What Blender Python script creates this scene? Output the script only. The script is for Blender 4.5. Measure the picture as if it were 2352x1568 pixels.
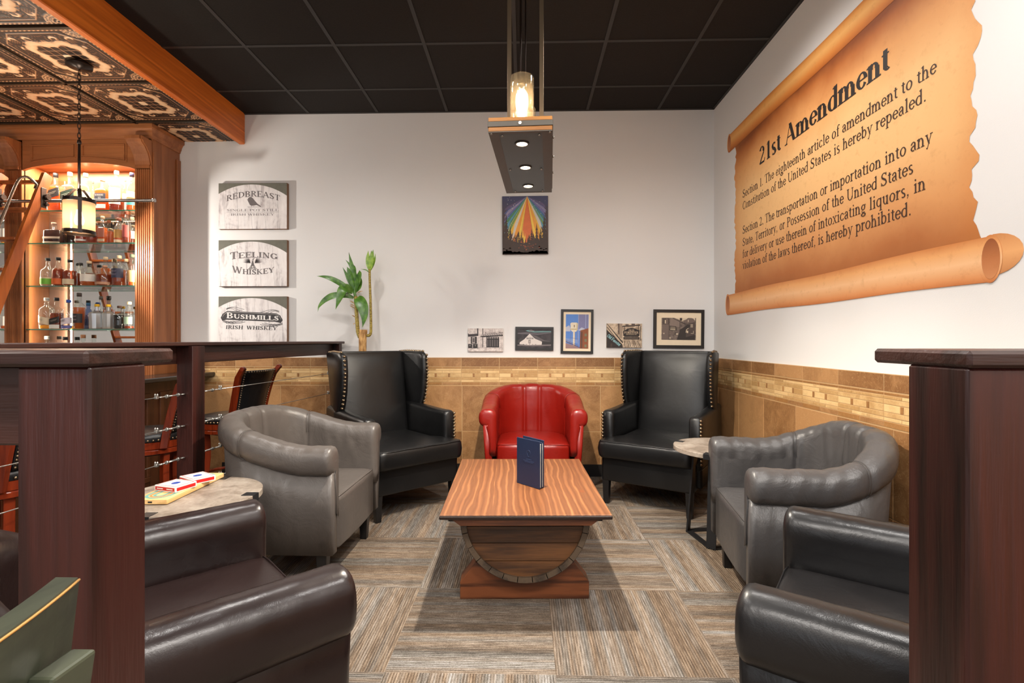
import bpy, math, random
from math import sin, cos, pi, radians, sqrt, atan2
from mathutils import Matrix, Vector
random.seed(7)
for o in list(bpy.data.objects):
    bpy.data.objects.remove(o)
S = bpy.context.scene
COL = S.collection
# ---------------------------------------------------------------- camera
EYE = 1.187
cam_d = bpy.data.cameras.new('camera')
cam_d.sensor_width = 36.0
cam_d.lens = 1155 / 2352 * 36.0
cam_d.shift_y = (781 - 784) / 2352
cam_d.clip_start = 0.02
cam = bpy.data.objects.new('camera', cam_d)
cam.location = (0, 0, EYE)
cam.rotation_euler = (pi / 2, 0, radians(1.4))
COL.objects.link(cam)
S.camera = cam
# ---------------------------------------------------------------- world, exposure
S.view_settings.view_transform = 'Standard'
S.view_settings.look = 'None'
S.view_settings.gamma = 1.0
S.view_settings.use_curve_mapping = False
S.view_settings.exposure = 0.62
w = bpy.data.worlds.new('world')
S.world = w
w.use_nodes = True
w.node_tree.nodes['Background'].inputs[0].default_value = (0.8, 0.85, 1.0, 1)
w.node_tree.nodes['Background'].inputs[1].default_value = 0.3
S.cycles.use_denoising = True
S.cycles.max_bounces = 9
S.cycles.diffuse_bounces = 4
S.cycles.glossy_bounces = 4
S.cycles.transmission_bounces = 6
S.cycles.transparent_max_bounces = 24
S.cycles.caustics_reflective = False
S.cycles.caustics_refractive = False
S.cycles.sample_clamp_indirect = 6.0
S.cycles.blur_glossy = 0.5


def light(name, kind, loc, power, color=(1, 1, 1), rot=(0, 0, 0), size=0.1, size_y=None, spot=None, blend=0.3, spread=None):
    d = bpy.data.lights.new(name, kind)
    d.energy = power
    d.color = color
    if kind == 'AREA':
        d.shape = 'RECTANGLE' if size_y else 'DISK'
        d.size = size
        if size_y:
            d.size_y = size_y
        if spread:
            d.spread = spread
    elif kind == 'SPOT':
        d.spot_size = spot or 2.0
        d.spot_blend = blend
        d.shadow_soft_size = size
    else:
        d.shadow_soft_size = size
    o = bpy.data.objects.new(name, d)
    o.location = loc
    o.rotation_euler = rot
    COL.objects.link(o)
    return o


WARM = (1.0, 0.80, 0.58)
NEUT = (1.0, 0.955, 0.91)
COOL = (0.93, 0.96, 1.0)
# unseen ceiling fill panels added around the camera (their housings are built below)
FILL_PANELS = [(-0.9, -0.75), (1.0, -0.4), (-0.9, -2.8), (1.0, -2.8), (-3.2, 0.4), (-3.2, -2.0)]
for px_, py_ in FILL_PANELS:
    light('fill_panel_light', 'AREA', (px_, py_, 3.165), 46 if py_ > -1 and px_ > -2 else 18, NEUT, size=1.1, size_y=0.55)
# unseen area fill added behind the camera, as if from windows
light('rear_fill', 'AREA', (-1.5, -4.4, 1.6), 40, COOL, rot=(pi / 2, 0, 0), size=5.0, size_y=2.2)
# unseen recessed downlights, most added to brighten the walls (cans built below)
UNSEEN_CANS = [(1.0, 1.25, 15.0), (-1.0, 1.35, 14.0), (0.9, 2.75, 13.0), (-1.3, 2.75, 13.0)]
for cx_, cy_, pw_ in UNSEEN_CANS:
    light('unseen_can_light', 'SPOT', (cx_, cy_, 3.17), pw_ * 4.2, NEUT, size=0.05, spot=2.75, blend=0.9)


# ---------------------------------------------------------------- colour + materials
def lin(c):
    return tuple((x / 255 / 12.92) if x / 255 <= 0.04045 else (((x / 255) + 0.055) / 1.055) ** 2.4 for x in c) + (1.0,)


MATS = {}


class NT:
    def __init__(self, name):
        self.m = bpy.data.materials.new(name)
        self.m.use_nodes = True
        self.t = self.m.node_tree
        self.b = self.t.nodes['Principled BSDF']
        self.out = self.t.nodes['Material Output']

    def n(self, typ, **kw):
        nd = self.t.nodes.new(typ)
        for k, v in kw.items():
            if k.startswith('i_'):
                key = k[2:]
                key = int(key) if key.isdigit() else key.replace('_', ' ')
                self.put(nd.inputs[key], v)
            else:
                setattr(nd, k, v)
        return nd

    def put(self, sock, v):
        if hasattr(v, 'is_output'):
            self.t.links.new(v, sock)
        elif hasattr(v, 'outputs'):
            self.t.links.new(v.outputs[0], sock)
        else:
            sock.default_value = v

    def math(self, op, a, b=None, c=None):
        nd = self.t.nodes.new('ShaderNodeMath')
        nd.operation = op
        self.put(nd.inputs[0], a)
        if b is not None:
            self.put(nd.inputs[1], b)
        if c is not None:
            self.put(nd.inputs[2], c)
        return nd.outputs[0]

    def mix(self, f, a, b, blend='MIX'):
        nd = self.t.nodes.new('ShaderNodeMix')
        nd.data_type = 'RGBA'
        nd.blend_type = blend
        self.put(nd.inputs[0], f)
        self.put(nd.inputs[6], a)
        self.put(nd.inputs[7], b)
        return nd.outputs[2]

    def ramp(self, f, stops, interp='LINEAR'):
        nd = self.t.nodes.new('ShaderNodeValToRGB')
        e = nd.color_ramp.elements
        nd.color_ramp.interpolation = interp
        while len(e) > 1:
            e.remove(e[-1])
        e[0].position = stops[0][0]
        e[0].color = stops[0][1]
        for p, c in stops[1:]:
            q = e.new(p)
            q.color = c
        self.put(nd.inputs[0], f)
        return nd.outputs[0]

    def noise(self, vec, scale, detail=3, rough=0.55, dist=0.0):
        nd = self.t.nodes.new('ShaderNodeTexNoise')
        self.put(nd.inputs['Vector'], vec)
        nd.inputs['Scale'].default_value = scale
        nd.inputs['Detail'].default_value = detail
        nd.inputs['Roughness'].default_value = rough
        nd.inputs['Distortion'].default_value = dist
        return nd.outputs[0]

    def coords(self, scale=(1, 1, 1), rot=(0, 0, 0), loc=(0, 0, 0), which='Object'):
        tc = self.t.nodes.new('ShaderNodeTexCoord')
        mp = self.t.nodes.new('ShaderNodeMapping')
        mp.inputs['Scale'].default_value = scale
        mp.inputs['Rotation'].default_value = rot
        mp.inputs['Location'].default_value = loc
        self.t.links.new(tc.outputs[which], mp.inputs[0])
        return mp.outputs[0]

    def bump(self, h, strength=0.3, dist=0.01):
        nd = self.t.nodes.new('ShaderNodeBump')
        nd.inputs['Strength'].default_value = strength
        nd.inputs['Distance'].default_value = dist
        self.put(nd.inputs['Height'], h)
        self.t.links.new(nd.outputs[0], self.b.inputs['Normal'])

    def base(self, col, rough=0.5, metal=0.0, spec=0.5):
        self.put(self.b.inputs['Base Color'], col)
        self.put(self.b.inputs['Roughness'], rough)
        self.put(self.b.inputs['Metallic'], metal)
        self.b.inputs['Specular IOR Level'].default_value = spec


def plain(name, rgb, rough=0.5, metal=0.0, spec=0.5, var=0.08):
    if name in MATS:
        return MATS[name]
    k = NT(name)
    v = k.coords()
    n = k.noise(v, 30, 2)
    c = lin(rgb)
    d = tuple(x * (1 - var) for x in c[:3]) + (1,)
    k.base(k.mix(n, d, c), rough, metal, spec)
    MATS[name] = k.m
    return k.m


def emit(name, rgb, strength):
    k = NT(name)
    k.base(lin(rgb), 0.5)
    k.b.inputs['Emission Color'].default_value = lin(rgb)
    k.b.inputs['Emission Strength'].default_value = strength
    MATS[name] = k.m
    return k.m


def wood(name, dark, light_, axis='X', fine=60, rough=0.4, big=3.0, spec=0.5, contrast=0.5, bump=0.15, knots=False):
    k = NT(name)
    st = {'X': (0.06, 1, 1), 'Y': (1, 0.06, 1), 'Z': (1, 1, 0.06)}[axis]
    v = k.coords(scale=st)
    a = k.noise(v, big, 3, 0.5, 0.6)
    bands = k.math('SINE', k.math('MULTIPLY', a, 42.0))
    bands = k.math('MULTIPLY_ADD', bands, 0.5, 0.5)
    f = k.noise(v, fine, 3, 0.65)
    mixv = k.math('ADD', k.math('MULTIPLY', bands, 0.45), k.math('MULTIPLY', f, 0.75))
    lo = 0.5 - contrast * 0.5
    c = k.ramp(mixv, [(max(0, lo), lin(dark)), (min(1, 0.5 + contrast * 0.5), lin(light_))])
    k.base(c, rough, 0, spec)
    k.bump(f, bump, 0.004)
    MATS[name] = k.m
    return k.m


def leather(name, rgb, rough=0.38, wrinkle=0.25, spec=0.5, patch=0.25):
    k = NT(name)
    v = k.coords()
    big = k.noise(v, 5, 3)
    c = lin(rgb)
    d = tuple(x * (1 - patch) for x in c[:3]) + (1,)
    e = tuple(min(1, x * (1 + patch)) for x in c[:3]) + (1,)
    fine = k.n('ShaderNodeTexVoronoi', i_Scale=380.0)
    k.put(fine.inputs['Vector'], v)
    wr = k.noise(v, 9, 4, 0.6, 0.8)
    k.base(k.mix(big, d, e), k.math('MULTIPLY_ADD', big, 0.16, rough - 0.08), 0, spec)
    h = k.math('ADD', k.math('MULTIPLY', fine.outputs[0], 0.05), wr)
    k.bump(h, wrinkle, 0.02)
    MATS[name] = k.m
    return k.m


def glassy(name, tint, gloss_rough=0.03, fac=0.12, body=None, body_amt=0.0, frost=0.0):
    """thin glass: tinted transparency with a fresnel reflection, optional scattering body"""
    k = NT(name)
    t = k.t
    tr = k.n('ShaderNodeBsdfTransparent', i_Color=tint)
    gl = k.n('ShaderNodeBsdfGlossy', i_Roughness=gloss_rough)
    lw = k.n('ShaderNodeLayerWeight', i_Blend=0.35)
    f = k.math('MULTIPLY_ADD', k.math('POWER', lw.outputs['Facing'], 2.2), 0.6, fac)
    cur = tr.outputs[0]
    if body is not None:
        tl = k.n('ShaderNodeBsdfTranslucent', i_Color=body)
        df = k.n('ShaderNodeBsdfDiffuse', i_Color=body)
        m0 = k.n('ShaderNodeMixShader', i_0=0.35)
        t.links.new(tl.outputs[0], m0.inputs[1])
        t.links.new(df.outputs[0], m0.inputs[2])
        m1 = k.n('ShaderNodeMixShader', i_0=body_amt)
        t.links.new(cur, m1.inputs[1])
        t.links.new(m0.outputs[0], m1.inputs[2])
        cur = m1.outputs[0]
    m = k.n('ShaderNodeMixShader')
    t.links.new(f, m.inputs[0])
    t.links.new(cur, m.inputs[1])
    t.links.new(gl.outputs[0], m.inputs[2])
    t.links.new(m.outputs[0], k.out.inputs[0])
    MATS[name] = k.m
    return k.m


# ---------------------------------------------------------------- mesh builder
class MB:
    def __init__(self):
        self.v = []
        self.f = []
        self.mi = []
        self.sm = []
        self.M = Matrix.Identity(4)
        self.cur = 0

    def add(self, vs, fs, smooth=False):
        b = len(self.v)
        M = self.M
        for p in vs:
            q = M @ Vector(p)
            self.v.append((q.x, q.y, q.z))
        for f in fs:
            self.f.append(tuple(i + b for i in f))
            self.mi.append(self.cur)
            self.sm.append(smooth)

    def box(self, x0, x1, y0, y1, z0, z1):
        if x0 > x1: x0, x1 = x1, x0
        if y0 > y1: y0, y1 = y1, y0
        if z0 > z1: z0, z1 = z1, z0
        self.add([(x0, y0, z0), (x1, y0, z0), (x1, y1, z0), (x0, y1, z0), (x0, y0, z1), (x1, y0, z1), (x1, y1, z1), (x0, y1, z1)],
                 [(0, 3, 2, 1), (4, 5, 6, 7), (0, 1, 5, 4), (1, 2, 6, 5), (2, 3, 7, 6), (3, 0, 4, 7)])

    def bbox(self, x0, x1, y0, y1, z0, z1, b=0.004):
        """box with chamfered edges"""
        if x0 > x1: x0, x1 = x1, x0
        if y0 > y1: y0, y1 = y1, y0
        if z0 > z1: z0, z1 = z1, z0
        b = min(b, (x1 - x0) * .45, (y1 - y0) * .45, (z1 - z0) * .45)
        vs = []
        idx = {}
        for ix in (0, 1):
            for iy in (0, 1):
                for iz in (0, 1):
                    X, Y, Z = (x0, x1)[ix], (y0, y1)[iy], (z0, z1)[iz]
                    sx, sy, sz = (b, -b)[ix], (b, -b)[iy], (b, -b)[iz]
                    idx[ix, iy, iz, 0] = len(vs); vs.append((X, Y + sy, Z + sz))
                    idx[ix, iy, iz, 1] = len(vs); vs.append((X + sx, Y, Z + sz))
                    idx[ix, iy, iz, 2] = len(vs); vs.append((X + sx, Y + sy, Z))
        g = lambda a, c, e, k: idx[a, c, e, k]
        fs = []
        for s in (0, 1):
            q = [(0, 0), (1, 0), (1, 1), (0, 1)]
            fs.append([g(s, a, c, 0) for a, c in (q if s else q[::-1])])
            fs.append([g(a, s, c, 1) for a, c in (q[::-1] if s else q)])
            fs.append([g(a, c, s, 2) for a, c in (q if s else q[::-1])])
        def quad(a, b_, c, d):
            fs.append([a, b_, c, d])
        for a in (0, 1):
            for c in (0, 1):
                quad(g(a, c, 0, 0), g(a, c, 1, 0), g(a, c, 1, 1), g(a, c, 0, 1))
                quad(g(a, 0, c, 0), g(a, 1, c, 0), g(a, 1, c, 2), g(a, 0, c, 2))
                quad(g(0, a, c, 1), g(1, a, c, 1), g(1, a, c, 2), g(0, a, c, 2))
                for e in (0, 1):
                    fs.append([g(a, c, e, 0), g(a, c, e, 1), g(a, c, e, 2)])
        self.add(vs, [tuple(dict.fromkeys(f)) for f in fs])

    def cyl(self, p0, p1, r0, r1=None, n=16, caps=True, smooth=True):
        r1 = r0 if r1 is None else r1
        p0 = Vector(p0); p1 = Vector(p1)
        d = (p1 - p0).normalized()
        a = Vector((0, 0, 1)) if abs(d.z) < 0.9 else Vector((1, 0, 0))
        u = d.cross(a).normalized(); w_ = d.cross(u)
        vs = []
        for p, r in ((p0, r0), (p1, r1)):
            for i in range(n):
                t = 2 * pi * i / n
                vs.append(tuple(p + u * (r * cos(t)) + w_ * (r * sin(t))))
        fs = [(i, i + n, (i + 1) % n + n, (i + 1) % n) for i in range(n)]
        self.add(vs, fs, smooth)
        if caps:
            self.add(vs[:n], [tuple(range(n))])
            self.add(vs[n:], [tuple(range(n))[::-1]])

    def tube(self, pts, r, n=8, closed=False, smooth=True):
        pts = [Vector(p) for p in pts]
        N = len(pts)
        rs = r if isinstance(r, (list, tuple)) else [r] * N
        rings = []
        pu = None
        for i, p in enumerate(pts):
            if closed:
                d = pts[(i + 1) % N] - pts[i - 1]
            else:
                d = pts[min(i + 1, N - 1)] - pts[max(i - 1, 0)]
            if d.length < 1e-9: d = Vector((0, 0, 1))
            d.normalize()
            if pu is None:
                a = Vector((0, 0, 1)) if abs(d.z) < 0.9 else Vector((1, 0, 0))
                u = d.cross(a).normalized()
            else:
                u = (pu - d * pu.dot(d)).normalized()
            pu = u
            w_ = d.cross(u)
            rings.append([tuple(p + (u * cos(2 * pi * k / n) + w_ * sin(2 * pi * k / n)) * rs[i]) for k in range(n)])
        vs = [q for rg in rings for q in rg]
        fs = []
        for i in range(N if closed else N - 1):
            j = (i + 1) % N
            for k in range(n):
                fs.append((i * n + k, i * n + (k + 1) % n, j * n + (k + 1) % n, j * n + k))
        if not closed:
            fs.append(tuple(range(n))[::-1])
            fs.append(tuple((N - 1) * n + k for k in range(n)))
        self.add(vs, fs, smooth)

    def lathe(self, prof, n=20, c=(0, 0), smooth=True, sx=1.0, sy=1.0, cap=True):
        vs = []
        for r, z in prof:
            for i in range(n):
                t = 2 * pi * i / n
                vs.append((c[0] + sx * r * cos(t), c[1] + sy * r * sin(t), z))
        fs = []
        for j in range(len(prof) - 1):
            for i in range(n):
                fs.append((j * n + i, j * n + (i + 1) % n, (j + 1) * n + (i + 1) % n, (j + 1) * n + i))
        self.add(vs, fs, smooth)
        if cap:
            if prof[0][0] > 1e-5: self.add(vs[:n], [tuple(range(n))[::-1]])
            if prof[-1][0] > 1e-5: self.add(vs[-n:], [tuple(range(n))])

    def prism(self, outline, a0, a1, axis='Z', bev=0.0):
        """extrude a 2D outline (CCW) along axis. axis X: outline=(y,z); Y: (x,z); Z: (x,y)"""
        def P(q, a):
            if axis == 'Z': return (q[0], q[1], a)
            if axis == 'Y': return (q[0], a, q[1])
            return (a, q[0], q[1])
        n = len(outline)
        if bev > 0:
            ins = inset(outline, bev)
            rings = [[P(q, a0) for q in ins], [P(q, a0 + bev) for q in outline], [P(q, a1 - bev) for q in outline], [P(q, a1) for q in ins]]
        else:
            rings = [[P(q, a0) for q in outline], [P(q, a1) for q in outline]]
        vs = [p for r in rings for p in r]
        fs = []
        for j in range(len(rings) - 1):
            for i in range(n):
                fs.append((j * n + i, j * n + (i + 1) % n, (j + 1) * n + (i + 1) % n, (j + 1) * n + i))
        fs.append(tuple(range(n))[::-1])
        fs.append(tuple((len(rings) - 1) * n + k for k in range(n)))
        if axis == 'Y':
            fs = [f[::-1] for f in fs]
        self.add(vs, fs)

    def cushion(self, outline, z0, z1, r=0.03, crown=0.02, rb=None, steps=5, bulge=0.0):
        rb = r if rb is None else rb
        rings = []
        for i in range(steps + 1):
            t = pi / 2 * i / steps
            rings.append((inset(outline, rb * (1 - sin(t))), z0 + rb * (1 - cos(t))))
        if bulge:
            zm = (z0 + z1) / 2
            rings.append((inset(outline, -bulge), zm))
        for i in range(steps + 1):
            t = pi / 2 * i / steps
            rings.append((inset(outline, r * (1 - cos(t))), z1 - r + r * sin(t)))
        cx = sum(p[0] for p in outline) / len(outline); cy = sum(p[1] for p in outline) / len(outline)
        last = rings[-1][0]
        for kk in (0.85, 0.65, 0.4, 0.15):
            rings.append(([(cx + (p[0] - cx) * kk, cy + (p[1] - cy) * kk) for p in last], z1 + crown * (1 - kk * kk)))
        n = len(outline)
        vs = [(p[0], p[1], z) for rg, z in rings for p in rg]
        fs = []
        for j in range(len(rings) - 1):
            for i in range(n):
                fs.append((j * n + i, j * n + (i + 1) % n, (j + 1) * n + (i + 1) % n, (j + 1) * n + i))
        fs.append(tuple(range(n))[::-1])
        fs.append(tuple((len(rings) - 1) * n + k for k in range(n)))
        self.add(vs, fs, True)

    def grid(self, fn, nu, nv, closed_u=False, closed_v=False, smooth=True):
        vs = [fn(i / (nu if closed_u else nu - 1), j / (nv if closed_v else nv - 1)) for i in range(nu) for j in range(nv)]
        fs = []
        for i in range(nu if closed_u else nu - 1):
            for j in range(nv if closed_v else nv - 1):
                a = i * nv + j; b = ((i + 1) % nu) * nv + j
                a2 = i * nv + (j + 1) % nv; b2 = ((i + 1) % nu) * nv + (j + 1) % nv
                fs.append((a, b, b2, a2))
        self.add(vs, fs, smooth)

    def ball(self, c, r, n=8, m=5, sz=1.0):
        prof = []
        vs = []; fs = []
        for j in range(m + 1):
            t = -pi / 2 + pi * j / m
            for i in range(n):
                a = 2 * pi * i / n
                vs.append((c[0] + r * cos(t) * cos(a), c[1] + r * cos(t) * sin(a), c[2] + r * sz * sin(t)))
        for j in range(m):
            for i in range(n):
                fs.append((j * n + i, j * n + (i + 1) % n, (j + 1) * n + (i + 1) % n, (j + 1) * n + i))
        self.add(vs, fs, True)

    def build(self, name, mats, parent=None, bevel=None, subsurf=0, loc=None, auto=True):
        if not isinstance(mats, (list, tuple)): mats = [mats]
        me = bpy.data.meshes.new(name)
        me.from_pydata(self.v, [], self.f)
        for m in mats: me.materials.append(m)
        me.polygons.foreach_set('material_index', self.mi)
        me.polygons.foreach_set('use_smooth', self.sm)
        me.validate(clean_customdata=False)
        me.update()
        import bmesh
        bm = bmesh.new(); bm.from_mesh(me)
        if self.cleanup:
            bmesh.ops.remove_doubles(bm, verts=bm.verts, dist=1e-5)
        bmesh.ops.recalc_face_normals(bm, faces=bm.faces)
        bm.to_mesh(me); bm.free()
        o = bpy.data.objects.new(name, me)
        COL.objects.link(o)
        if parent is not None: o.parent = parent
        if loc: o.location = loc
        if bevel:
            md = o.modifiers.new('bevel', 'BEVEL'); md.width = bevel; md.segments = 2; md.limit_method = 'ANGLE'; md.angle_limit = radians(40)
        if subsurf:
            md = o.modifiers.new('sub', 'SUBSURF'); md.levels = subsurf; md.render_levels = subsurf
        return o
    cleanup = True


def inset(pts, d):
    """offset CCW polygon inward by d"""
    n = len(pts)
    out = []
    for i in range(n):
        p0 = pts[i - 1]; p = pts[i]; p1 = pts[(i + 1) % n]
        e0 = (p[0] - p0[0], p[1] - p0[1]); e1 = (p1[0] - p[0], p1[1] - p[1])
        l0 = math.hypot(*e0) or 1e-9; l1 = math.hypot(*e1) or 1e-9
        n0 = (-e0[1] / l0, e0[0] / l0); n1 = (-e1[1] / l1, e1[0] / l1)
        bx = n0[0] + n1[0]; by = n0[1] + n1[1]
        q = 1 + n0[0] * n1[0] + n0[1] * n1[1]
        q = max(q, 0.5)
        out.append((p[0] + bx / q * d, p[1] + by / q * d))
    return out


def rrect(x0, x1, y0, y1, r, n=5):
    out = []
    for cx, cy, a in ((x1 - r, y0 + r, -90), (x1 - r, y1 - r, 0), (x0 + r, y1 - r, 90), (x0 + r, y0 + r, 180)):
        for i in range(n + 1):
            t = radians(a + 90 * i / n)
            out.append((cx + r * cos(t), cy + r * sin(t)))
    return out


def densify(pts, step=0.04):
    out = []
    n = len(pts)
    for i in range(n):
        a = pts[i]; b = pts[(i + 1) % n]
        L = math.hypot(b[0] - a[0], b[1] - a[1])
        k = max(1, int(L / step))
        for j in range(k):
            out.append((a[0] + (b[0] - a[0]) * j / k, a[1] + (b[1] - a[1]) * j / k))
    return out


def tag(o, label=None, cat=None, group=None, kind=None):
    if label: o['label'] = label
    if cat: o['category'] = cat
    if group: o['group'] = group
    if kind: o['kind'] = kind
    return o


def thing(name, loc, rz, label, cat, group=None):
    o = bpy.data.objects.new(name, None)
    o.empty_display_size = 0.1
    COL.objects.link(o)
    o.location = loc
    o.rotation_euler = (0, 0, rz)
    return tag(o, label, cat, group)


def struct(o):
    o['kind'] = 'structure'
    return o


def copy_tree(o, parent=None):
    c = o.copy()
    COL.objects.link(c)
    c.parent = parent
    for ch in list(o.children):
        copy_tree(ch, c)
    return c


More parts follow.
